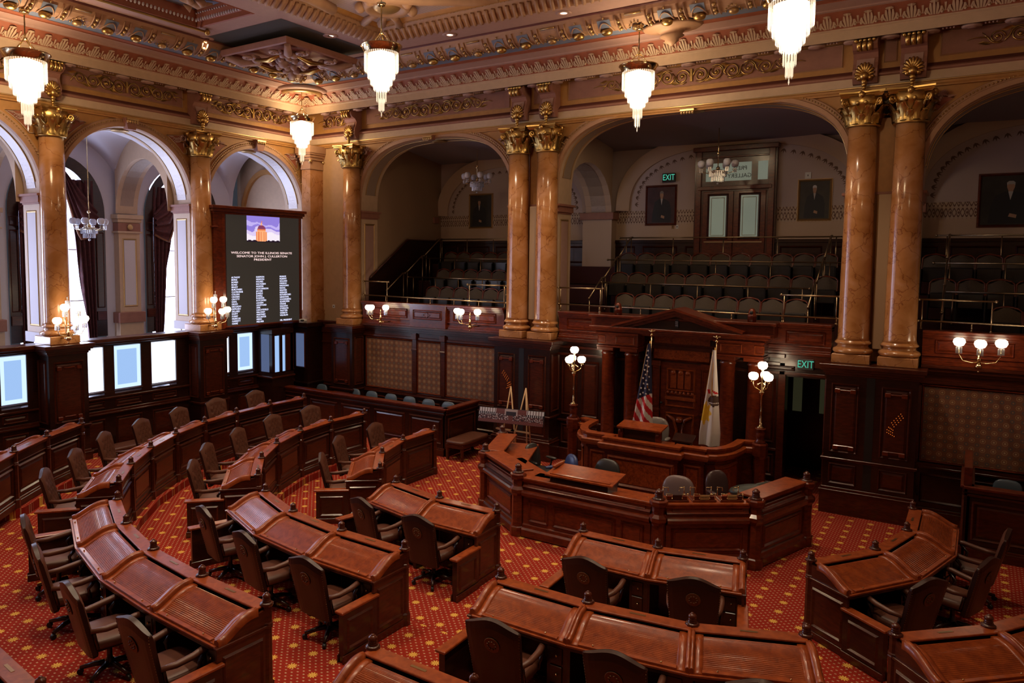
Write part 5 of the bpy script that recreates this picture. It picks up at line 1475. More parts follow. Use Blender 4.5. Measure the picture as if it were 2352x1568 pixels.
obj('door_surround', b, MAHR, t)
d = thing('carved_door', 'carved mahogany door with arched panels behind the presiding chair', 'door', kind='thing')
b = MB(FB); b.box(K - .45, K + .45, .03, .055, .42, 2.6); obj('leaf', b, MAHR, d)
b = MB(FB)
framed(b, K - .32, K + .32, 1.98, 2.48, .055, .04, .03)
for u in (-.16, .0, .16): b.box(K + u - .065, K + u + .065, .055, .075, 2.04, 2.40, .01); b.ball((K + u, .06, 2.4), .062, 8, 5)
framed(b, K - .34, K + .34, 1.62, 1.94, .055, .05, .035); b.box(K - .34, K + .34, .055, .10, 1.78, 1.86, .015)
for k in range(7): b.ball((K + (k - 3) * .09, .07, 1.95), .04, 6, 4)
obj('upper_panels', b, MAHH, d)
b = MB(FB); framed(b, K - .32, K + .32, .75, 1.5, .055, .05, .03)
for s in (-1, 1):
    b.tube([(K + s * .28, .08, 1.44), (K + s * .12, .09, 1.36), (K + s * .05, .09, 1.1), (K + s * .14, .08, .8)], [.03, .04, .03, .03], 6)
b.ball((K, .07, 1.35), .09, 8, 6, .8); obj('lower_carving', b, MAHH, d)
b = MB(FB); b.ball((K - .41, .1, 1.7), .03, 8, 5); obj('door_knob', b, BLACK, d)
t = thing('pediment_vent', 'small louvred metal fitting in the middle of the pediment', 'vent')
b = MB(FB); b.box(K - .035, K + .035, .40, .43, 3.42, 3.60); obj('body', b, BLACK, t)
b = MB(FB)
for z in (3.46, 3.5, 3.54): b.box(K - .03, K + .03, .43, .435, z, z + .012)
obj('louvres', b, WHITE, t, kind='stuff')
# dome camera housings on the gallery ledge
for x, l in ((10.15, 'left'), (13.08, 'right')):
    t = thing('camera_housing', 'round mahogany coloured camera housing on the ledge, %s of the pediment' % l, 'camera', (x, -.22, 3.62), group='camera housings above the rostrum')
    b = MB(); b.lathe([(.085, 0), (.085, .10), (.09, .11), (.09, .13), (.075, .14), (.07, .22), (.05, .26), (.01, .28)], n=16); obj('shell', b, MAHR, t)
    b = MB(); b.lathe([(.04, -.02), (.035, .0), (.005, .005)], (0, -.075, .19), 12, rot=Matrix.Rotation(radians(90), 3, 'X')); obj('lens', b, BLACK, t)
# ------------------------------------------------------------ clerks' desk
PL = [(8.52, -2.55), (9.06, -4.07), (10.32, -4.95), (12.88, -4.95), (14.14, -4.05), (14.62, -2.52)]
t = thing('clerks_desk', 'long polygonal mahogany clerks desk in front of the presiding desk', 'desk', kind='thing')
FP = [(.05, 0), (.09, .02), (.09, .14), (.06, .17), (.05, .22), (.02, .24), (.02, .70), (.05, .72), (.09, .75), (.10, .80), (.08, .83), (.04, .84), (.04, .88), (.06, .90), (.02, .93), (.02, 1.0)]
for k in range(5):
    A, B_ = Vector(PL[k]), Vector(PL[k + 1]); FR, L = seg_frame(A, B_)
    hood = k in (0, 1, 4); zt = 1.13 if hood else 1.06
    b = MB(FR)
    for (n0, z0), (n1, z1) in zip(FP, FP[1:]): b.quad((.12, n0, z0), (L - .12, n0, z0), (L - .12, n1, z1), (.12, n1, z1))
    b.box(.10, L - .10, -.08, .0, 0, zt - .04)
    obj('front_wall', b, MAHR if k >= 2 else MAH, t)
    b = MB(FR); w = .34 if hood else .16
    b.box(.08, L - .08, -w, .05, zt - .04, zt, .008); b.box(.10, L - .10, .0, .035, zt - .08, zt - .04, .005); obj('top_ledge', b, MAHH, t)
    b = MB(FR)
    ns = [(.2, L - .2)] if L < 2 else [(.22, .62), (.7, L - .7), (L - .62, L - .22)]
    for a, c in ns: framed(b, a, c, .28, .66, .02, .045, .03)
    framed(b, .2, L - .2, .92, .995, .02, .02, .012)
    obj('panel_frames', b, MAHR, t)
    b = MB(FR)
    for a, c in ns: b.box(a + .07, c - .07, .02, .028, .35, .59)
    obj('burl_fields', b, MAHR, t)
    if k not in (3,):
        b = MB(FR); b.box(.0, L, -.80, -.06, .88, .92, .006); obj('writing_surface', b, MAHH, t)
        b = MB(FR); b.box(.1, L - .1, -.74, -.70, .0, .88); obj('inner_apron', b, MAHD, t)
    else:
        b = MB(FR); b.box(.0, L, -.70, -.06, .92, .95, .006); obj('writing_surface', b, MAHH, t)
b = MB(); obj
for x, y in PL:
    q = MB(); q.lathe([(.14, 0), (.14, .16), (.12, .18), (.11, .24), (.105, .72), (.125, .75), (.15, .78), (.15, .84), (.13, .86), (.10, .89), (.105, 1.0), (.13, 1.02), (.145, 1.05), (.145, 1.10), (.12, 1.12)], (x, y, 0), 8, False, a0=pi / 8)
    p = obj('corner_post', q, MAHR, t); f = obj('finial', FINIAL, None, p); f.location = (x, y, 1.12); f.scale = (1.25, 1.25, 1.25)
t = thing('clerk_lectern', 'wide mahogany reading stand on the clerks desk', 'lectern', (11.45, -4.66, 0), .0, kind='thing')
b = MB(); b.box(-.52, .55, -.26, .16, .9, 1.17, .01); obj('box', b, MAHD, t)
b = MB(); b.hexa([(-.58, -.34, 1.17), (.66, -.34, 1.17), (.66, .24, 1.24), (-.58, .24, 1.24), (-.58, -.34, 1.195), (.66, -.34, 1.195), (.66, .24, 1.265), (-.58, .24, 1.265)]); obj('sloped_top', b, MAHH, t)
b = MB(); b.box(-.56, -.50, -.1, .26, 1.25, 1.30, .01); b.box(-.5, .6, -.30, -.24, 1.2, 1.215); obj('rim', b, MAHH, t)
# brass document racks
FR, L = seg_frame(PL[3], PL[4]); RX = [.28, .62, .96]; words_ = ['', 'MAJORITY', 'MINORITY']
A, B_ = Vector(PL[3]), Vector(PL[4]); ang = atan2((B_ - A).y, (B_ - A).x)
for k, c in enumerate((.30, .74, 1.18)):
    t = thing('document_rack', ['red document tray with brass rails and a dark plate, leftmost on the clerks desk', 'red document tray with brass rails and MAJORITY plate', 'red document tray with brass rails and MINORITY plate'][k], 'document tray', group='brass railed document trays')
    b = MB(FR); b.box(c - .19, c + .19, -.24, -.02, 1.06, 1.09, .005); b.box(c - .16, c + .16, -.06, -.04, 1.09, 1.15); obj('tray', b, MAHR, t)
    b = MB(FR)
    for s in (-1, 1):
        u = c + s * .17; b.tube([(u, -.03, 1.09), (u, -.03, 1.19)], .008, 6); b.tube([(u, -.22, 1.09), (u, -.22, 1.24)], .008, 6); b.tube([(u, -.03, 1.19), (u - s * .09, -.03, 1.19), (u - s * .09, -.03, 1.12)], .008, 6); b.tube([(u, -.22, 1.24), (u - s * .08, -.22, 1.24), (u - s * .08, -.22, 1.18)], .008, 6)
        for p in ((u, -.03, 1.19), (u, -.22, 1.24), (u, -.03, 1.10), (u - s * .09, -.03, 1.12)): b.ball(p, .014, 6, 4)
    obj('brass_rails', b, BRASS, t, kind='stuff')
    b = MB(FR); b.box(c - .075, c + .075, -.035, -.028, 1.10, 1.175); pl = obj('name_plate', b, MAHD if k == 0 else simple('plate_brass_%d' % k, (.75, .55, .25), .35, .6), t)
    if k:
        M = Matrix.Translation(Vector(FR(c, -.024, 1.138))) @ Matrix.Rotation(ang, 4, 'Z') @ Matrix.Rotation(pi / 2, 4, 'X')
        text('plate_lettering', words_[k], .028, BLACK, pl, M, ext=.001)
# ------------------------------------------------------------ office chairs
def office_chair(loc, rz, label, mat=BLACKL, w=.27, h=.95):
    t = thing('office_chair', label, 'office chair', loc, rz, group='black rounded office chairs', kind='thing')
    b = MB()
    for k in range(5): a = k * 2 * pi / 5; b.tube([(0, 0, .1), (.28 * cos(a), .28 * sin(a), .05)], .025, 5)
    b.lathe([(.03, .1), (.03, .42)], n=8); obj('star_base', b, BLACK, t)
    b = MB(); superell(b, (0, 0, .47), (.26, .26, .06), 3.5); obj('seat', b, mat, t)
    b = MB(); superell(b, (0, -.26, h - .30), (w, .07, .31), 2.6, 20, 14, Matrix.Rotation(radians(10), 3, 'X')); obj('backrest', b, mat, t)
    for s in (-1, 1):
        b = MB(); superell(b, (s * .30, .0, .70), (.05, .15, .03), 2.5, 10, 6); a = obj('armrest', b, mat, t)
        b = MB(); b.tube([(s * .30, .02, .68), (s * .31, -.02, .55), (s * .24, -.04, .46)], .02, 6); obj('arm_bracket', b, BLACK, a)
    return t
office_chair((11.35, -1.05, .42), pi + .1, 'pale grey leather chair beside the flag behind the presiding desk', simple('grey_leather', (.20, .175, .16), .3), .27, 1.08)
office_chair((11.02, -3.0, 0), pi - .1, 'dark leather office chair behind the clerks reading stand', BLACKL, .28, .97)
office_chair((12.62, -3.4, 0), pi + .1, 'mauve sheen leather office chair behind the document trays', simple('mauve_sheen_leather', (.16, .11, .11), .3), .29, 1.0)  # mauve sheen on dark leather put into the base colour
office_chair((13.28, -2.55, 0), pi + .9, 'dark office chair at the right end of the clerks desk', simple('dark_plum_leather', (.06, .035, .035), .3), .24, 1.0)
office_chair((10.2, -3.15, 0), pi - .6, 'blue sheened round office chair at the left of the clerks desk', simple('blue_sheen_leather', (.03, .05, .16), .3), .23, 1.0)  # blue sheen on black leather put into the base colour
office_chair((9.55, -2.65, 0), pi + 1.35, 'black office chair seen side on near the easel', BLACKL, .23, 1.0)
t = thing('folded_gown', 'dark cloth bundle lying on the right of the clerks desk', 'cloth')
b = MB(); superell(b, (13.85, -3.25, 1.0), (.38, .20, .09), 2.2, 18, 8, Matrix.Rotation(.9, 3, 'Z')); superell(b, (14.0, -3.0, 1.03), (.3, .08, .07), 2.2, 14, 6, Matrix.Rotation(1.1, 3, 'Z')); obj('cloth', b, simple('dark_green_cloth', (.014, .018, .014), .5), t)
# ------------------------------------------------------------ torcheres
def lamp_globe(root, p, r=.095, name='globe'):
    b = MB(); b.lathe([(r * .35, -r * .8), (r * .75, -r * .62), (r, -.05 * r), (r * .92, r * .45), (r * .6, r * .72), (r * .5, r * .74)], p, 14); return obj(name, b, GLOBE, root)
def torchere(x, y, label, rot=0., z0=1.33):
    t = thing('standing_lamp', label, 'standing lamp', (x, y, 0), rot, group='brass standing lamps beside the presiding desk')
    b = MB(); b.lathe([(.17, 0), (.17, .3), (.14, .33), (.12, .36), (.12, 1.0), (.15, 1.06), (.15, 1.28), (.13, 1.31)], n=8, smooth=False, a0=pi / 8); obj('newel', b, MAHR, t)
    b = MB(); b.lathe([(.10, 1.31), (.11, 1.33), (.07, 1.37), (.085, 1.42), (.09, 1.5), (.075, 1.55), (.10, 1.58), (.10, 1.6)], n=16); obj('carved_vase', b, MAHR, t)
    b = MB(); b.lathe([(.08, 1.60), (.07, 1.63), (.025, 1.66), (.018, 1.9), (.025, 1.92), (.016, 1.95), (.018, 2.24), (.03, 2.26), (.055, 2.30), (.055, 2.32), (.02, 2.36), (.018, 2.74), (.04, 2.76)], n=14); obj('brass_stem', b, BRASS, t)
    for k in range(3):
        a = k * 2 * pi / 3 + .25; ca, sa = cos(a), sin(a)
        b = MB(); b.tube([(.02 * ca, .02 * sa, 2.33), (.07 * ca, .07 * sa, 2.37), (.13 * ca, .13 * sa, 2.40), (.165 * ca, .165 * sa, 2.45), (.165 * ca, .165 * sa, 2.53)], .010, 6)
        b.tube([(.10 * ca, .10 * sa, 2.40), (.07 * ca, .07 * sa, 2.47), (.03 * ca, .03 * sa, 2.50)], .007, 5); b.ball((.08 * ca, .08 * sa, 2.46), .022, 6, 4); b.ball((.2 * ca, .2 * sa, 2.52), .014, 6, 4)
        b.lathe([(.02, 2.53), (.045, 2.55), (.04, 2.56)], (.165 * ca, .165 * sa, 0), 10); arm = obj('arm', b, BRASS, t)
        lamp_globe(t, (.165 * ca, .165 * sa, 2.63))
    lamp_globe(t, (0, 0, 2.84))
    return t
torchere(9.45, -1.0, 'brass standing lamp with white globes left of the pediment', .0)
torchere(13.5, -1.0, 'brass standing lamp with white globes right of the pediment', -.9)
# ------------------------------------------------------------ flags
def star_mb(s):
    b = MB(); pts = []
    for k in range(10): a = pi / 2 + k * pi / 5; r = s if k % 2 == 0 else s * .4; pts.append((r * cos(a), 0, r * sin(a)))
    c = b.P((0, -.004, 0)); i = [b.P(p) for p in pts]
    for k in range(10): b.face((c, i[k], i[(k + 1) % 10]))
    return b
def flag(name, label, xt, xb, y, zt, zb, wt, wb, colour, mats):
    t = thing(name, label, 'flag', kind='thing')
    b = MB(); b.tube([(xb + .04, y + .03, .42), (xt + .02, y + .03, zt + .14)], .014, 6); obj('pole', b, BRASS, t)
    b = MB(); b.ball((xt + .02, y + .03, zt + .17), .03, 8, 5); b.ball((xt + .02, y + .03, zt + .25), .022, 8, 5, 1.6); b.tube([(xt - .06, y + .03, zt + .27), (xt + .02, y + .03, zt + .24), (xt + .1, y + .03, zt + .27)], [.006, .012, .006], 5); obj('eagle_finial', b, BRASS, t)
    nu, nv = 36, 90
    def f(u, v):
        x = (xt + (xb - xt) * v) + (u - .5) * (wt + (wb - wt) * min(1, v * 1.15)); return (x, y - .03 - .035 * sin(u * 3 * pi + v * 2) * (.4 + v) - .06 * sin(u * pi), zt + (zb - zt) * v)
    me = bpy.data.meshes.new('cloth'); V = [f(i / nu, j / nv) for i in range(nu + 1) for j in range(nv + 1)]; F = []; MI = []
    for i in range(nu):
        for j in range(nv):
            a = i * (nv + 1) + j; F.append((a, a + nv + 1, a + nv + 2, a + 1)); MI.append(colour((i + .5) / nu, (j + .5) / nv))
    me.from_pydata(V, [], F)
    for m in mats: me.materials.append(m)
    me.polygons.foreach_set('material_index', MI); me.polygons.foreach_set('use_smooth', [True] * len(F)); me.update()
    o = bpy.data.objects.new('cloth', me); COL.objects.link(o); o.parent = t
    b = MB(); b.tube([f(0, .02 + k * .03) for k in range(int(.5 / .03))], .008, 4); b.tube([(xt + .02, y - .05, zt + .05), (xt - .01, y - .09, zt - .5), (xt - .01, y - .09, zt - .85), (xt, y - .09, zt - .95)], [.012, .006, .014, .02], 5); obj('gold_cord', b, simple('gold_cord_' + name, (.55, .26, .03), .5), t)
    return t, f
FW = simple('flag_white', (.72, .66, .62), .7); FRD = simple('flag_red', (.55, .012, .02), .7); FBL = simple('flag_blue', (.012, .014, .055), .7); FYE = simple('flag_yellow', (.80, .50, .03), .7); FBR = simple('flag_brown', (.07, .032, .02), .7)
def uscol(u, v):
    if v < .56 + .06 * (1 - u) * 1.3 - .02: return 0
    s = (v - u * .30) * 13.5; return 1 + int(s) % 2
t, f = flag('national_flag', 'furled stars and stripes flag left of the carved door', 11.21, 11.08, -1.0, 3.12, 1.15, .06, .42, uscol, (FBL, FRD, FW))
SM = star_mb(.028).mesh('star', FW)
for k, (u, v) in enumerate(((.5, .08), (.35, .13), (.75, .15), (.55, .19), (.4, .24), (.8, .25), (.3, .29), (.7, .30), (.45, .34), (.85, .36), (.25, .38), (.6, .40), (.35, .44), (.75, .44), (.2, .49), (.55, .49), (.85, .5), (.38, .54), (.68, .545), (.2, .56))):
    p = f(u, v); o = obj('star', SM, None, t); o.location = (p[0], p[1] - .012, p[2])
def ilcol(u, v):
    du, dv = u - .1, v - .66
    if hypot(du * .9, (dv) * 3.6) < .38 + .08 * cos(9 * atan2(dv * 3.6, du)): return 1
    if .47 < v < .585 and u > .25 and (u - .7) ** 2 * 6 + ((v - .525) / .055) ** 2 < 1.15 and not (.54 < v < .56 and int(u * 24) % 2): return 2
    if .415 < v < .46 and (abs(u - .2 - (v - .41) * 3) < .1 or (u > .62 and abs(v - .43 - (u - .7) * .09) < .013)): return 3
    return 0
flag('state_flag', 'furled white state flag with brown eagle right of the carved door', 12.57, 12.52, -1.0, 3.08, 1.12, .06, .40, ilcol, (FW, FYE, FBR, FRD))
# ------------------------------------------------------------ exit signs
def exit_sign(u, n, z, w, h, label, y=None):
    t = thing('exit_sign', label, 'exit sign', group='green exit signs')
    b = MB(FB); b.box(u - w / 2, u + w / 2, n, n + .06, z - h / 2, z + h / 2, .008); obj('housing', b, BLACK if w < .45 else simple('exit_housing', (.06, .045, .03), .4), t)
    M = Matrix.Translation((u, -(n + .063), z)) @ Matrix.Rotation(pi / 2, 4, 'X')
    text('exit_lettering', 'EXIT', h * .95, emis('exit_green_%d' % int(w * 100), (.10, .62, .42), .75, 'NONE'), t, M, font_scale_x=.72)
exit_sign(14.11, .0, 2.80, .30, .22, 'green EXIT sign over the dark doorway right of the rostrum')
exit_sign(9.75, -4.10, 7.12, .36, .24, 'green EXIT sign high on the gallery wall left of the press door')
# ------------------------------------------------------------ easels and panoramic photograph
for k, (x0, x1) in enumerate(((7.62, 7.95), (8.22, 7.95))):
    t = thing('wooden_easel', 'thin wooden easel behind the %s half of the panoramic photograph' % ('left' if k == 0 else 'right'), 'easel', group='pair of easels holding the photograph')
    s = -1 if k == 0 else 1; xa = 7.86 if k == 0 else 8.27
    for e in ((xa + s * .20, -1.35, 0), (xa - s * .34, -1.35, 0), (xa, -.75, 0)):
        b = MB(); b.tube([(xa, -1.1, 1.86), e], .016, 5); obj('leg', b, OAK, t)
    b = MB(); b.box(xa - .25, xa + .25, -1.36, -1.30, .86, .885); obj('ledge', b, OAK, t)
t = thing('panoramic_photograph', 'wide panoramic group photograph of a chamber on the easels', 'photograph')
PW = [simple('photo_c%d' % i, c, .35) for i, c in enumerate(((.60, .60, .62), (.10, .022, .015), (.022, .014, .014), (.42, .34, .33), (.17, .05, .035)))]
nx, nz = 96, 18; V = []; F = []; MI = []; random.seed(9)
x0, x1, zb, zt = 7.14, 8.89, .0, .33
for i in range(nx + 1):
    for j in range(nz + 1):
        u = i / nx; V.append((x0 + (x1 - x0) * u, -1.40 + .06 * j / nz, 1.0 + .085 * u * .9 + .33 * j / nz))
for i in range(nx):
    for j in range(nz):
        a = i * (nz + 1) + j; F.append((a, a + nz + 1, a + nz + 2, a + 1)); u, v = i / nx, j / nz; c = 1
        edge = u < .27 or u > .73
        if v > .72 and edge: c = 0 if (int(u * 96) % 4) else 1
        elif v > .55 and edge: c = 0 if (int(u * 96) % 3 == 0) else 2
        elif v > .78: c = 4 if abs(u - .5) > .1 else 3
        elif abs(u - .5) < .1 and v > .55: c = 3 if abs(u - .5) > .08 or v > .85 else 2
        elif .2 < v < .62 and abs(u - .5) > .035: r = random.random(); c = 2 if r < .3 else 3 if r < .5 else 0 if r < .57 else 1
        else: c = 4 if (i + j) % 3 else 1
        MI.append(c)
me = bpy.data.meshes.new('print'); me.from_pydata(V, [], F)
for m in PW: me.materials.append(m)
me.polygons.foreach_set('material_index', MI); me.update()
o = bpy.data.objects.new('print', me); COL.objects.link(o); o.parent = t
b = MB(); b.hexa([(x0 - .01, -1.395, .995), (x1 + .01, -1.395, 1.07), (x1 + .01, -1.37, 1.07), (x0 - .01, -1.37, .995), (x0 - .01, -1.335, 1.335), (x1 + .01, -1.335, 1.412), (x1 + .01, -1.31, 1.412), (x0 - .01, -1.31, 1.335)]); obj('backing_board', b, BLACK, t)
# ------------------------------------------------------------ press boxes, benches
def press_box(xa, xb, label, mirror=False):
    t = thing('press_enclosure', label, 'enclosure', kind='thing')
    y0 = -1.5
    b = MB(); b.box(xa, xb, y0, y0 + .08, 0, 1.14)
    e = xb if not mirror else xa; b.box(e - .04, e + .04, y0, -.1, 0, 1.14); obj('walls', b, MAHD, t)
    b = MB(); b.box(xa - .05, xb + .06, y0 - .06, y0 + .16, 1.14, 1.19, .01); b.box(e - .1, e + .1, y0, -.08, 1.14, 1.19, .01); obj('cap_rail', b, MAHR, t)
    b = MB()
    for z0, z1, k in ((0, .16, .05), (.16, .2, .03), (1.02, 1.06, .03), (1.08, 1.14, .03)):
        b.box(xa, xb, y0 - k, y0, z0, z1, .004); b.box(e - .04 - k if mirror else e, e + .04 + k if not mirror else e, y0, -.1, z0, z1, .004)
    n = int((xb - xa) / 1.0)
    for i in range(n):
        a = xa + (xb - xa) * i / n; c = xa + (xb - xa) * (i + 1) / n; framed(b, a + .06, c - .06, .28, .96, y0 * -1 * -1 if False else 0, .04, .02) if False else None
    obj('mouldings', b, MAH, t)
    b = MB(FB)
    for i in range(n):
        a = xa + (xb - xa) * i / n; c = xa + (xb - xa) * (i + 1) / n; framed(b, a + .07, c - .07, .28, .94, -y0, .05, .03); raised(b, a + .15, c - .15, .36, .86, -y0, .012, .03)
    obj('front_panels', b, MAH, t)
    G = (lambda u, n_, z: (e + .04 + n_, u, z)) if not mirror else (lambda u, n_, z: (e - .04 - n_, u, z))
    b = MB(G); framed(b, -1.42, -.2, .28, .94, 0, .05, .03); raised(b, -1.32, -.3, .36, .86, 0, .012, .03); obj('end_panel', b, MAH, t)
press_box(.35, 6.22, 'long low mahogany press enclosure along the left of the rostrum wall')
press_box(16.92, 22.8, 'low mahogany press enclosure at the right picture edge', True)
TRIM = simple('slate_vinyl', (.07, .10, .14), .3)
names = ['nearest the corner', 'second from the corner', 'third from the corner', 'fourth from the corner', 'fourth from the open end', 'third from the open end', 'second from the open end', 'nearest the open end']
def pchair(x, label):
    t = thing('press_chair', label, 'chair', (x, -.62, 0), pi, group='slate backed chairs in the press enclosures')
    b = MB(); superell(b, (0, -.2, .88), (.22, .035, .24), 3.2, 16, 8, Matrix.Rotation(radians(8), 3, 'X')); obj('backrest', b, TRIM, t)
    b = MB(); superell(b, (0, .02, .46), (.23, .22, .05), 3.2, 14, 6); obj('seat', b, TRIM, t)
    for sx_, sy_ in ((-1, -1), (1, -1), (-1, 1), (1, 1)):
        b = MB(); b.tube([(sx_ * .2, sy_ * .18, 0), (sx_ * .19, sy_ * .17, .46)], .014, 5); obj('leg', b, BLACK, t)
for k, x in enumerate((.95, 1.6, 2.25, 2.9, 3.6, 4.25, 4.9, 5.55)): pchair(x, 'slate backed chair in the left press enclosure, ' + names[k])
for k, x in enumerate((17.5, 18.2)): pchair(x, 'slate backed chair in the right press enclosure, ' + ('left one' if k == 0 else 'right one'))
t = thing('upright_board', 'dark upright end board of the right press enclosure', 'board'); b = MB(); b.box(16.86, 16.98, -1.5, -.1, 1.19, 1.5, .01); obj('board', b, MAHR, t)
def bench(x0, x1, y0, y1, label, along='y'):
    t = thing('leather_bench', label, 'bench', kind='thing')
    b = MB(); xm, ym = (x0 + x1) / 2, (y0 + y1) / 2; superell(b, (xm, ym, .44), ((x1 - x0) / 2, (y1 - y0) / 2, .05), 7, 28, 8); obj('seat_pad', b, LEATH, t)
    b = MB(); b.box(x0 + .03, x1 - .03, y0 + .03, y1 - .03, .30, .40, .01); obj('seat_rail', b, MAH, t)
    for x in (x0 + .07, x1 - .07):
        for y in (y0 + .07, y1 - .07):
            q = MB(); q.lathe([(.03, 0), (.045, .04), (.03, .1), (.045, .3)], (x, y, 0), 8, False); obj('leg', q, MAH, t)
bench(6.36, 6.92, -1.72, -.5, 'brown leather bench at the end of the left press enclosure')
bench(.30, .80, -6.95, -4.35, 'long dark leather bench under the three bright frosted panes')
bench(.30, .80, -10.9, -8.2, 'long dark leather bench left of the leftmost pier')
def zfor(x, y, py):
    lo, hi = -2., 14.
    for _ in range(40):
        m = (lo + hi) / 2; d = Vector((x, y, m)) - _O; q = 784 - 65.43 - 1723.7173 * d.dot(_up) / d.dot(_fw)
        if q > py: lo = m
        else: hi = m
    return m
def on_ray(px, py, depth):
    d = _fw * 1723.7173 + _rt * (px - 1176 + 93.1) - _up * (py - 784 + 65.43); d = d / d.dot(_fw); p = _O + d * depth; return p
# ------------------------------------------------------------ crystal chandeliers
def make_chandelier():
    t = thing('crystal_chandelier', 'x', 'chandelier', group='lit crystal chandeliers of the chamber')
    b = MB(); b.lathe([(.325, -.075), (.375, .045), (.395, .05), (.39, .065), (.36, .055), (.30, -.06)], n=32, cap=False); obj('brass_ring', b, BRASS, t)
    b = MB()
    for k in range(4): a = k * pi / 2 + .4; b.tube([(.26 * cos(a), .26 * sin(a), .03), (.015 * cos(a), .015 * sin(a), .30)], .011, 6)
    b.ball((0, 0, .31), .03, 8, 5); obj('brass_stays', b, BRASS, t)
    T = [(.315, -.07, .34), (.255, -.36, .18), (.20, -.50, .16), (.145, -.62, .14), (.09, -.70, .27), (.05, -.92, .22)]
    b = MB(); pr = []
    for r, z, h in T[:4]: pr += [(r * .80, z - .03), (r * .80, z - h * .86)]
    b.lathe([(.05, -.03)] + pr + [(.02, -.76)], n=16); obj('glowing_core', b, CORE, t)
    for k, (r, z, h) in enumerate(T):
        b = MB(); n = max(6, int(2 * pi * r / .042))
        for i in range(n):
            a = 2 * pi * i / n; x, y = r * cos(a), r * sin(a); c, s = cos(a), sin(a); w = .013
            b.hexa([(x - s * w, y + c * w, z - h), (x + s * w, y - c * w, z - h), (x + s * w * .4 + c * .008, y - c * w * .4 + s * .008, z - h), (x - s * w * .4 + c * .008, y + c * w * .4 + s * .008, z - h),
                    (x - s * w, y + c * w, z), (x + s * w, y - c * w, z), (x + s * w * .4 + c * .008, y - c * w * .4 + s * .008, z), (x - s * w * .4 + c * .008, y + c * w * .4 + s * .008, z)])
            i0 = b.P((x, y, z - h - .035)); b.face((i0, b.P((x - s * w, y + c * w, z - h)), b.P((x + s * w, y - c * w, z - h))))
        obj('prism_tier', b, CRYS, t, kind='stuff')
    b = MB(); b.lathe([(.002, -1.26), (.012, -1.22), (.004, -1.17)], n=6); obj('prism_drop', b, CRYS, t)
    return t
CHL = [((.95, -1.12), 275, 'crystal chandelier hanging in the corner of the room', 1.0, 9.56), ((11.0, -1.5), 158, 'crystal chandelier above the wide middle arch', 1.0, 9.54), ((1.45, -8.75), 130, 'crystal chandelier at the left picture edge', 1.12, 9.56)]
ch0 = make_chandelier(); first_ = True
def hang(p, s, zt, lab):
    global first_
    if first_: o = ch0; first_ = False; o.location = p; o['label'] = lab; o.scale = (s,) * 3
    else: o = dup(ch0, p, None, lab, scale=s)
    b = MB(); b.tube([(0, 0, .3), (0, 0, (zt - p[2]) / s)], .012, 6); b.lathe([(.07, (zt - p[2]) / s - .06), (.09, (zt - p[2]) / s - .01)], n=12); obj('hanging_rod', b, BRASS, o)
for (x, y), py, lab, s, zt in CHL: hang((x, y, zfor(x, y, py)), s, zt, lab)
p = on_ray(876, 113, 14.2); hang((p.x, p.y, p.z), 1.0, 10.15, 'crystal chandelier in front of the rope moulded ceiling panel')
p = on_ray(1819, -4, 11.1); hang((p.x, p.y, p.z), 1.0, 10.15, 'crystal chandelier cut by the top picture edge')
for x, y, l in ((19.5, -9.5, 'beyond the right picture edge'), (7.5, -14.2, 'beyond the lower left picture edge')): hang((x, y, 8.6), 1.0, 10.0, 'lit crystal chandelier ' + l)
# ------------------------------------------------------------ wall sconces
def sconce(name, FR, u, n, zb, globes, label, grp):
    "globes: (du, dn, dz); arms rise from a gilt ball at (u, n, zb)"
    t = thing(name, label, 'wall lamp', group=grp)
    b = MB(FR); b.tube([(u, 0 if FR is FB else .3, zb), (u, n, zb)], .02, 6); b.ball((u, n, zb), .055, 12, 8, .9); b.ball((u, n, zb - .09), .02, 6, 4); b.tube([(u, n, zb + .04), (u, n, zb + .22)], [.03, .015], 8)
    b.ball((u, n, zb + .13), .035, 8, 5); b.tube([(u, n, zb + .2), (u, n, zb + .38)], .010, 6); b.ball((u, n, zb + .25), .022, 6, 4); obj('brass_body', b, BRASS, t)
    for du, dn, dz in globes:
        b = MB(FR); b.tube([(u, n, zb + .08), (u + du * .35, n + dn * .35, zb + .02 + dz * .1), (u + du * .8, n + dn * .8, zb + .0 + dz * .15 + .03), (u + du, n + dn, zb + .08 + dz * .3), (u + du, n + dn, zb + dz - .09)], .009, 6); a = obj('arm', b, BRASS, t)
        b = MB(FR); 
        for k in range(10):
            w = k * 2 * pi / 10; x, y = .042 * cos(w), .042 * sin(w); b.box(u + du + x - .008, u + du + x + .008, n + dn + y - .005, n + dn + y + .005, zb + dz - .20, zb + dz - .09)
        obj('prisms', b, CRYD, a, kind='stuff')
        b = MB(FR); b.lathe([(.03, -.075), (.07, -.055), (.095, 0), (.085, .045), (.055, .07), (.05, .072)], (u + du, n + dn, zb + dz), 14); obj('globe', b, GLOBE, t)
    return t
G3 = [(-.30, .0, .40), (-.16, .12, .40), (.30, .0, .42)]
sconce('globe_sconce', FB, 3.24, .42, 3.08, [(-.38, .08, .40), (-.22, .14, .41), (.25, .08, .42)], 'three globe brass sconce on the left end of the gallery front', 'three globe sconces on the gallery fronts')
sconce('globe_sconce', FB, 6.22, .42, 3.12, [(-.34, .08, .40), (-.19, .14, .39), (.28, .08, .40)], 'three globe brass sconce on the gallery front near the paired columns', 'three globe sconces on the gallery fronts')
sconce('globe_sconce', FB, 16.98, .45, 3.06, [(-.30, .05, .42), (.01, .14, .41), (.31, .05, .43)], 'three globe brass sconce at the right picture edge', 'three globe sconces on the gallery fronts')
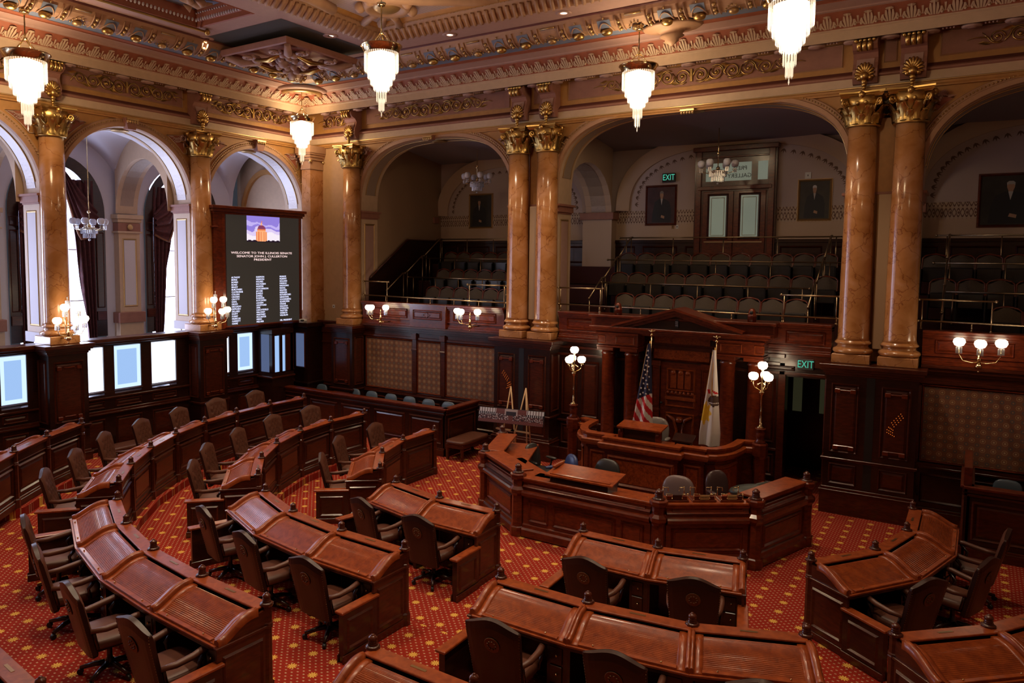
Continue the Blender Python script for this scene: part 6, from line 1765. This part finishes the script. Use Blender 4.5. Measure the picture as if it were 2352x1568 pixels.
for y, lab in ((-7.66, 'many globed brass sconce at the foot of the leftmost marble column'), (-3.86, 'many globed brass sconce at the foot of the column beside the vote board')):
    t = sconce('cluster_sconce', FL, y, .62, 3.07, [(-.24, .02, .40), (.10, .14, .38), (.34, .04, .41), (-.08, .04, .68), (.20, .06, .68)], lab, 'cluster sconces on the window side columns')
    b = MB(FL); b.tube([(y, .62, 3.4), (y, .62, 3.95)], .009, 6); b.ball((y, .62, 3.96), .018, 6, 4)
    for k in range(8): w = k * pi / 4; b.box(y + .035 * cos(w) - .008, y + .035 * cos(w) + .008, .62 + .035 * sin(w) - .005, .62 + .035 * sin(w) + .005, 3.78, 3.89)
    obj('top_prisms', b, CRYD, t)
# ------------------------------------------------------------ unlit chandeliers in galleries and aisle
def opal_chandelier(x, y, z, zt, label, n=6, lit=False):
    t = thing('opal_chandelier', label, 'chandelier', (x, y, z), group='small opal globe chandeliers')
    b = MB(); b.tube([(0, 0, -.1), (0, 0, zt - z)], .012, 6); b.ball((0, 0, .35), .04, 8, 5); b.ball((0, 0, .0), .05, 8, 5); b.lathe([(.13, -.1), (.16, -.06), (.13, -.04)], n=16)
    for k in range(n):
        a = k * 2 * pi / n + .3; c, s = cos(a), sin(a); b.tube([(.10 * c, .10 * s, -.05), (.22 * c, .22 * s, -.12), (.34 * c, .34 * s, -.08), (.38 * c, .38 * s, .0)], .009, 6)
    obj('brass_frame', b, BRASS, t)
    for k in range(n):
        a = k * 2 * pi / n + .3; c, s = cos(a), sin(a); b = MB(); b.lathe([(.03, .02), (.07, .04), (.09, .10), (.085, .15), (.055, .185), (.05, .187)], (.38 * c, .38 * s, 0), 12); g = obj('opal_globe', b, FROST, t)
        b = MB()
        for j in range(7): w = j * 2 * pi / 7; b.box(.38 * c + .035 * cos(w) - .006, .38 * c + .035 * cos(w) + .006, .38 * s + .035 * sin(w) - .004, .38 * s + .035 * sin(w) + .004, -.10, .0)
        obj('globe_prisms', b, CRYD, g, kind='stuff')
    b = MB()
    for r, z0, h in ((.19, -.06, .14), (.14, -.18, .13)):
        m_ = int(2 * pi * r / .04)
        for j in range(m_): w = j * 2 * pi / m_; b.box(r * cos(w) - .012, r * cos(w) + .012, r * sin(w) - .006, r * sin(w) + .006, z0 - h, z0)
    b.ball((0, 0, -.36), .03, 6, 4); obj('prism_skirt', b, CRYD, t, kind='stuff')
opal_chandelier(4.8, 2.0, 7.12, 8.0, 'small opal globe chandelier in the left gallery')
opal_chandelier(11.66, 2.0, 7.05, 8.0, 'small opal globe chandelier in front of the press door')
opal_chandelier(-2.0, -5.66, 5.62, 8.1, 'opal globe chandelier in the side aisle by the bright window')
opal_chandelier(-2.0, -2.35, 5.62, 8.1, 'opal globe chandelier hidden behind the vote board column', 4)
# ------------------------------------------------------------ vote board
t = thing('vote_board', 'tall electronic vote board with name columns in a mahogany case', 'display board', kind='thing')
b = MB(FL); b.box(-3.62, -.55, -.12, .30, 2.93, 6.08, .01); obj('case', b, MAHR, t)
b = MB(FL)
for e, z0, z1 in ((.03, 5.98, 6.04), (.07, 6.04, 6.12), (.11, 6.12, 6.20)): b.box(-3.62 - e, -.55 + e, -.15, .30 + e, z0, z1, .01)
framed(b, -3.36, -.58, 2.93, 6.07, .30, .10, .04); b.box(-3.7, -3.52, -.15, .34, 5.62, 5.66, .01); obj('mouldings', b, MAHR, t)
b = MB(FL); b.box(-3.25, -.68, .30, .318, 3.0, 6.0); sc_ = obj('screen', b, simple('screen_dark', (.018, .016, .014), .55, emit=(.05, .043, .036), estr=.45), t)
def LT(u, z): return Matrix.Translation((.322, u, z)) @ Matrix(((0, 0, 1, 0), (1, 0, 0, 0), (0, 1, 0, 0), (0, 0, 0, 1)))
TXW = emis('board_text_white', (.72, .74, 1), 1.5, 'NONE'); TXR = emis('board_text_warm', (1, .72, .68), 1.2, 'NONE')
for k, (s_, w_) in enumerate((('WELCOME TO THE ILLINOIS SENATE', 2.15), ('SENATOR JOHN J. CULLERTON', 1.78), ('PRESIDENT', .62))):
    o = text('heading_line', s_, .082, TXR, sc_, LT(0, 0)); me = o.data; xs = [v.co.y for v in me.vertices]; f_ = w_ / (max(xs) - min(xs))
    for v in me.vertices: v.co.y = v.co.y * f_ - 2.03; v.co.z += 4.965 - k * .093
COLS = (('ALTHOFF BIVINS BOMKE BOND BRADY BURZYNSKI CLAYBORNE COLLINS CRONIN CROTTY DAHL DELEO DELGADO DEMUZIO DILLARD DUFFY FORBY FRERICHS GARRETT HAINE', -3.11), ('HARMON HENDON HOLMES HULTGREN HUNTER HUTCHINSON JACOBS JONES,E JONES,J KOEHLER KOTOWSKI LAUZEN LIGHTFORD LINK LUECHTEFELD MALONEY MARTINEZ MCCARTER MEEKS MILLNER', -2.28), ('MUNOZ MURPHY NOLAND PANKAU RADOGNO RAOUL RIGHTER RISINGER RUTHERFORD SANDOVAL SCHOENBERG SILVERSTEIN STEANS SULLIVAN SYVERSON TROTTER VIVERITO WILHELMI', -1.43))
for s_, u in COLS:
    for k, w_ in enumerate(s_.split()):
        text('name_line', w_, .066, TXW, sc_, LT(u, 4.30 - k * .0655), 'LEFT', font_scale_x=1.0)
text('name_line', 'MR. PRESIDENT', .066, TXW, sc_, LT(-1.43, 3.045), 'LEFT')
nx, nz = 48, 40; V = []; F = []; MI = []; random.seed(4)
SKY = [emis('screen_sky_%d' % i, c, 1.0, 'NONE') for i, c in enumerate(((.30, .22, .72), (.55, .45, .9), (.75, .62, .92), (.95, .85, .95), (.85, .22, .08), (1, .45, .2), (.25, .05, .12), (.02, .01, .02)))]
for i in range(nx + 1):
    for j in range(nz + 1): V.append((.324, -2.58 + 1.17 * i / nx, 5.27 + .71 * j / nz))
for i in range(nx):
    for j in range(nz):
        a = i * (nz + 1) + j; F.append((a, a + nz + 1, a + nz + 2, a + 1)); u, v = (i + .5) / nx - .44, (j + .5) / nz
        w = v + .08 * sin(u * 6 + v * 9) + .04 * sin(u * 17)
        c = 0 if w > .72 else 1 if w > .6 else 0 if w > .5 else 2 if w > .3 else 3
        if v < .40 and abs(u) < .17: c = 5 if (int((u + 1) * 40) % 3) else 4
        if .40 <= v < .44 and abs(u) < .13: c = 5
        if .44 <= v < .68 and (u / .13) ** 2 + ((v - .44) / .22) ** 2 < 1: c = 6 if v > .5 else 4
        if .66 <= v < .74 and abs(u) < .025: c = 5
        if .74 <= v < .82 and abs(u) < .01: c = 4
        if v < .05 + .03 * sin(u * 22) ** 2 and abs(u) > .12 or v < .03: c = 7
        MI.append(c)
me = bpy.data.meshes.new('sunset_picture'); me.from_pydata(V, [], F)
for m in SKY: me.materials.append(m)
me.polygons.foreach_set('material_index', MI); me.update(); o = bpy.data.objects.new('sunset_picture', me); COL.objects.link(o); o.parent = sc_
# ------------------------------------------------------------ gallery seats
def make_seat():
    t = thing('theatre_chair', 'x', 'seat', group='upholstered gallery seats')
    b = MB()
    def f(u, v):
        x = (2 * u - 1) * .225; z = .35 + v * (.50 + .045 * cos(pi * (2 * u - 1) * .9)); return (x, .0 + .12 * v - .05 * cos((2 * u - 1) * 1.3) * sin(v * 3), z)
    b.grid(f, 10, 6); obj('cushion_back', b, TWEED, t)
    b = MB(); b.tube([(-.235, .0, .3), (-.24, .06, .6), (-.235, .12, .82), (-.18, .125, .875), (-.08, .125, .90), (0, .125, .915), (.08, .125, .90), (.18, .125, .875), (.235, .12, .82), (.24, .06, .6), (.235, .0, .3)], .02, 5); obj('wood_frame', b, MAHR, t)
    b = MB(); b.box(-.22, .22, -.12, -.02, .30, .62, .02); obj('tipped_seat', b, BLACKL, t)
    b = MB(); b.box(-.255, -.235, -.25, .1, 0, .58, .005); b.box(.235, .255, -.25, .1, 0, .58, .005); obj('arm_standard', b, BLACK, t, kind='stuff')
    return t
seat0 = make_seat(); fs = True
def seats(xs, y, z, rowlab):
    global fs
    n = len(xs)
    for k, x in enumerate(xs):
        lab = 'taupe gallery seat, %s, %s' % (rowlab, ('%s from the left' % ORDX[k]) if k else 'first on the left')
        if fs: seat0.location = (x, y, z); seat0['label'] = lab; seat0['group'] = 'gallery seats, ' + rowlab; fs = False
        else: dup(seat0, (x, y, z), None, lab, 'gallery seats, ' + rowlab)
ORDX = ['first', 'second', 'third', 'fourth', 'fifth', 'sixth', 'seventh', 'eighth', 'ninth', 'tenth', 'eleventh', 'twelfth', 'thirteenth']
ar = lambda a, n, p=.5: [a + k * p for k in range(n)]
seats(ar(9.62, 9), 1.35, 3.12, 'lowest row of the middle gallery')
seats(ar(9.05, 11), 2.35, 3.62, 'middle row of the middle gallery')
seats(ar(8.9, 11), 3.3, 4.14, 'top row of the middle gallery')
seats(ar(3.65, 6), 1.35, 3.12, 'lowest row of the left gallery')
seats(ar(3.3, 7), 2.35, 3.62, 'middle row of the left gallery')
seats(ar(2.9, 7), 3.3, 4.14, 'top row of the left gallery')
seats(ar(17.4, 5), 1.35, 3.12, 'lowest row of the right gallery')
seats(ar(16.3, 6), 2.35, 3.62, 'middle row of the right gallery')
seats(ar(16.1, 6), 3.3, 4.14, 'top row of the right gallery')
# ------------------------------------------------------------ gallery rails
def rail(label, top, z_foot, posts, both=None):
    t = thing('brass_railing', label, 'railing', group='brass gallery railings', kind='thing')
    b = MB(); b.tube(top, .02, 6)
    for e in (top[0], top[-1]): b.ball(e, .032, 8, 5)
    obj('top_rail', b, STEEL, t)
    for x, y, z in posts:
        q = MB(); q.tube([(x, y, z_foot), (x, y, z)], .014, 6); q.ball((x, y, z_foot + .03), .025, 6, 4); obj('post', q, STEEL, t)
def span(a, c, n): return [a + (c - a) * k / (n - 1) for k in range(n)]
for xa, xb, l in ((2.1, 6.95, 'left'), (8.45, 14.66, 'middle'), (16.0, 20.9, 'right')):
    rail('low brass rail along the front of the %s gallery' % l, [(xa, .15, 3.78), (xb, .15, 3.74)], 3.6, [(x, .15, 3.76) for x in span(xa + .05, xb - .05, 7)])
    rail('brass rail behind the lowest seats of the %s gallery' % l, [(xa + (.35 if xa > 3 else .3), 1.85, 4.28), (xb - .85, 1.85, 4.26)], 3.6, [(x, 1.85, 4.26) for x in span(xa + .5, xb - 1.0, 5)])
    rail('brass rail behind the middle seats of the %s gallery' % l, [(xa + .1, 2.8, 4.86), (xb - .3, 2.8, 4.84)], 4.1, [(x, 2.8, 4.84) for x in span(xa + .4, xb - .6, 5)])
    rail('brass rail along the rear walkway of the %s gallery' % l, [(xa + .1, 3.6, 5.47), (xb - .4, 3.6, 5.46)], 4.6, [(x, 3.6, 5.46) for x in span(xa + .3, xb - .6, 5)])
for xa, xb, l in ((2.1, 3.05, 'left end of the left'), (5.75, 6.95, 'right end of the left'), (8.43, 9.6, 'left end of the middle'), (13.56, 14.66, 'right end of the middle'), (16.0, 17.2, 'left end of the right')):
    rail('raised stair guard rail at the %s gallery' % l, [(xa, .15, 4.18), (xb, .15, 4.18)], 3.6, [(xa + .06, .15, 4.17), (xb - .06, .15, 4.17)])
for (x, l) in ((2.35, 'left'), (8.9, 'middle'), (13.95, 'middle'), (16.35, 'right'), (6.5, 'left')):
    for y0, z0 in ((1.0, 4.02), (1.95, 4.55), (2.9, 5.1)):
        rail('short sloping stair handrail, %s step flight in the %s gallery at aisle %s' % ({1.0: 'lower', 1.95: 'middle', 2.9: 'upper'}[y0], l, 'one' if x in (2.35, 8.9, 16.35) else 'two'), [(x, y0 - .1, z0 - .12), (x, y0 + .65, z0 + .38), (x, y0 + .75, z0 + .38)], z0 - 1.0, [(x, y0 - .08, z0 - .1), (x, y0 + .68, z0 + .38)])
# ------------------------------------------------------------ portraits
def portrait(x0, x1, z0, z1, label, coat, ground, face=(.42, .24, .15), hair=(.5, .5, .5), pose=0, gild=GOLDP):
    t = thing('oil_portrait', label, 'portrait', group='framed oil portraits on the gallery wall')
    n = 4.15; w = x1 - x0; h = z1 - z0; y = -n
    b = MB(lambda u, nn, z: (u, n - nn, z)); framed(b, x0, x1, z0, z1, .01, .07, .05); b.box(x0, x1, 0, .02, z0, z1); obj('frame', b, gild, t)
    b = MB(lambda u, nn, z: (u, n - nn, z)); b.quad((x0 + .06, .025, z0 + .06), (x1 - .06, .025, z0 + .06), (x1 - .06, .025, z1 - .06), (x0 + .06, .025, z1 - .06)); c = obj('canvas', b, simple('portrait_ground', ground, .6, noise=.4, nscale=3), t)
    cx = (x0 + x1) / 2 + pose * .05; F = lambda u, nn, z: (cx + u * w, n - nn, z0 + z * h)
    def blob(pts, m, o): q = MB(F); q.face([q.P((a, o, d)) for a, d in pts]); obj('painted_figure', q, m, c)
    m1 = simple('painted_coat', coat, .6); fc = simple('painted_skin', face, .6); hr = simple('painted_hair', hair, .6); wh = simple('painted_linen', (.45, .42, .40), .6)
    blob([(-.30, .08), (.30, .08), (.30, .40), (.24, .58), (.08, .66), (-.08, .66), (-.22, .58), (-.28, .35)], m1, .028)
    blob([(-.035, .66), (.035, .66), (.0, .50)], wh, .030)
    blob([(-.03, .66), (.03, .66), (.055, .74), (.05, .80), (-.05, .80), (-.055, .74)], fc, .031); blob([(-.055, .76), (-.04, .79), (.04, .79), (.055, .76), (.06, .82), (.03, .85), (-.03, .85), (-.06, .82)], hr, .033)
    blob([(-.02, .20), (.09, .17), (.10, .23), (.0, .26)], fc, .031)
k_ = (16.24 + 4.15) / (16.24 + 5.5)
def px2(x, z): return 16.845 + (x - 16.845) * k_, 4.9 + (z - 4.9) * k_
for (xa, za, xb, zb_), lab, coat, gr, hair, pose in (((2.17, 5.88, 3.16, 7.07), 'gilt framed portrait of a seated man in a dark suit, left gallery', (.01, .01, .014), (.028, .022, .014), (.05, .03, .02), -1),
        ((8.55, 5.88, 9.51, 7.07), 'dark framed portrait of a man in glasses on a maroon ground', (.012, .012, .016), (.055, .02, .022), (.2, .18, .17), .5),
        ((12.8, 5.93, 13.65, 7.04), 'gilt framed portrait of a grey haired man right of the press door', (.014, .015, .017), (.045, .038, .028), (.6, .6, .6), 0),
        ((16.82, 5.70, 18.2, 6.97), 'large dark portrait of a man at the right picture edge', (.008, .009, .012), (.022, .018, .014), (.4, .38, .36), -1)):
    a, c_ = px2(xa, za); d_, e_ = px2(xb, zb_); portrait(a, d_, c_, e_, lab, coat, gr, hair=hair, pose=pose, gild=GOLDP if 'gilt' in lab else MAHR)
# ------------------------------------------------------------ press gallery door
x0, z1 = px2(10.06, 8.05); x1, _z = px2(12.28, 8.0); n = -4.15
d = struct('door_2'); d['label'] = 'tall mahogany double door with transom lights at the back of the gallery'
b = MB(FB); b.box(x0, x1, n, n + .12, 4.66, z1); obj('frame', b, MAH, d)
b = MB(FB); xm = (x0 + x1) / 2
for s in (-1, 1): b.box(xm + s * .93 - .07, xm + s * .93 + .07, n + .1, n + .17, 4.66, z1 - .1, .01)
b.box(x0 - .04, x1 + .04, n, n + .22, z1 - .12, z1, .01); b.box(x0 + .1, x1 - .1, n + .1, n + .18, 6.72, 6.82, .01); b.box(x0 + .05, x1 - .05, n + .1, n + .16, z1 - .3, z1 - .26, .01); obj('mouldings', b, MAHR, d)
PG = simple('pale_frosted_light', (.30, .36, .31), .4, emit=(.42, .52, .42), estr=.22)
for s in (-1, 1):
    a, c_ = (xm - .80, xm - .01) if s < 0 else (xm + .01, xm + .80)
    b = MB(FB); b.box(a, c_, n + .1, n + .15, 4.66, 6.68, .008); lf = obj('door_leaf', b, MAHR, d)
    b = MB(FB); framed(b, a + .12, c_ - .12, 5.42, 6.62, n + .15, .05, .03); obj('light_frame', b, MAH, lf)
    b = MB(FB); b.box(a + .18, c_ - .18, n + .15, n + .156, 5.48, 6.56); obj('frosted_light', b, PG, lf)
    b = MB(FB); framed(b, a + .22, c_ - .22, 5.52, 6.52, n + .156, .018, .004); obj('etched_border', b, simple('etched_white', (.5, .55, .5), .5), lf)
b = MB(FB); b.box(xm - .75, xm + .42, n + .12, n + .128, 6.95, 7.42); tr_ = obj('transom_light', b, PG, d)
b = MB(FB); b.box(xm + .58, xm + .82, n + .12, n + .128, 6.95, 7.42); obj('side_transom_light', b, PG, d)
M = Matrix.Translation((xm + .12, 4.15 - .132 , 7.26)) @ Matrix.Rotation(pi / 2, 4, 'X') @ Matrix.Diagonal((-1, 1, 1, 1))
text('mirrored_lettering', 'PRESS', .15, BLACK, tr_, M); text('mirrored_lettering', 'GALLERY', .15, BLACK, tr_, Matrix.Translation((0, 0, -.19)) @ M)
b = MB(FB); b.box(x0 + .3, x1 - .3, n + .155, n + .18, 5.34, 5.37); obj('push_bar', b, STEEL, d)
# switches and small fittings
def plate(x, y, z, w, h, label, m=NAIL, name='switch_plate'):
    t = thing(name, label, 'switch plate'); b = MB(); b.box(x - w / 2, x + w / 2, y - .012, y, z - h / 2, z + h / 2, .003); obj('plate', b, m, t); b = MB(); b.box(x - .008, x + .008, y - .025, y - .012, z - .02, z + .02); obj('toggle', b, BLACK, t)
plate(9.87, 4.15, 5.78, .07, .11, 'brass switch plate left of the press door, left one'); plate(9.99, 4.15, 5.78, .07, .11, 'grey switch plate left of the press door, right one', WHITE)
plate(.865, .2, 3.39, .10, .10, 'small white wall control on the tan corner wall', WHITE, 'wall_control')
plate(13.28, 4.14, 7.0, .14, .16, 'small pale loudspeaker box right of the grey haired portrait', WHITE, 'speaker_plate')
t = thing('ledge_camera', 'small white device with black lens on the corner ledge', 'camera'); b = MB(); superell(b, (.40, -.62, 2.99), (.12, .10, .05), 3, 16, 8); b.box(.32, .48, -.7, -.54, 2.93, 2.96); obj('body', b, WHITE, t)
b = MB(); superell(b, (.46, -.70, 3.0), (.06, .05, .03), 2.4, 12, 6); obj('lens', b, BLACK, t)
t = thing('power_block', 'dark box on the end wall of the left gallery', 'box'); b = MB(); b.box(1.95, 2.02, 3.7, 3.95, 6.0, 6.2, .01); obj('box', b, MAUVE, t)
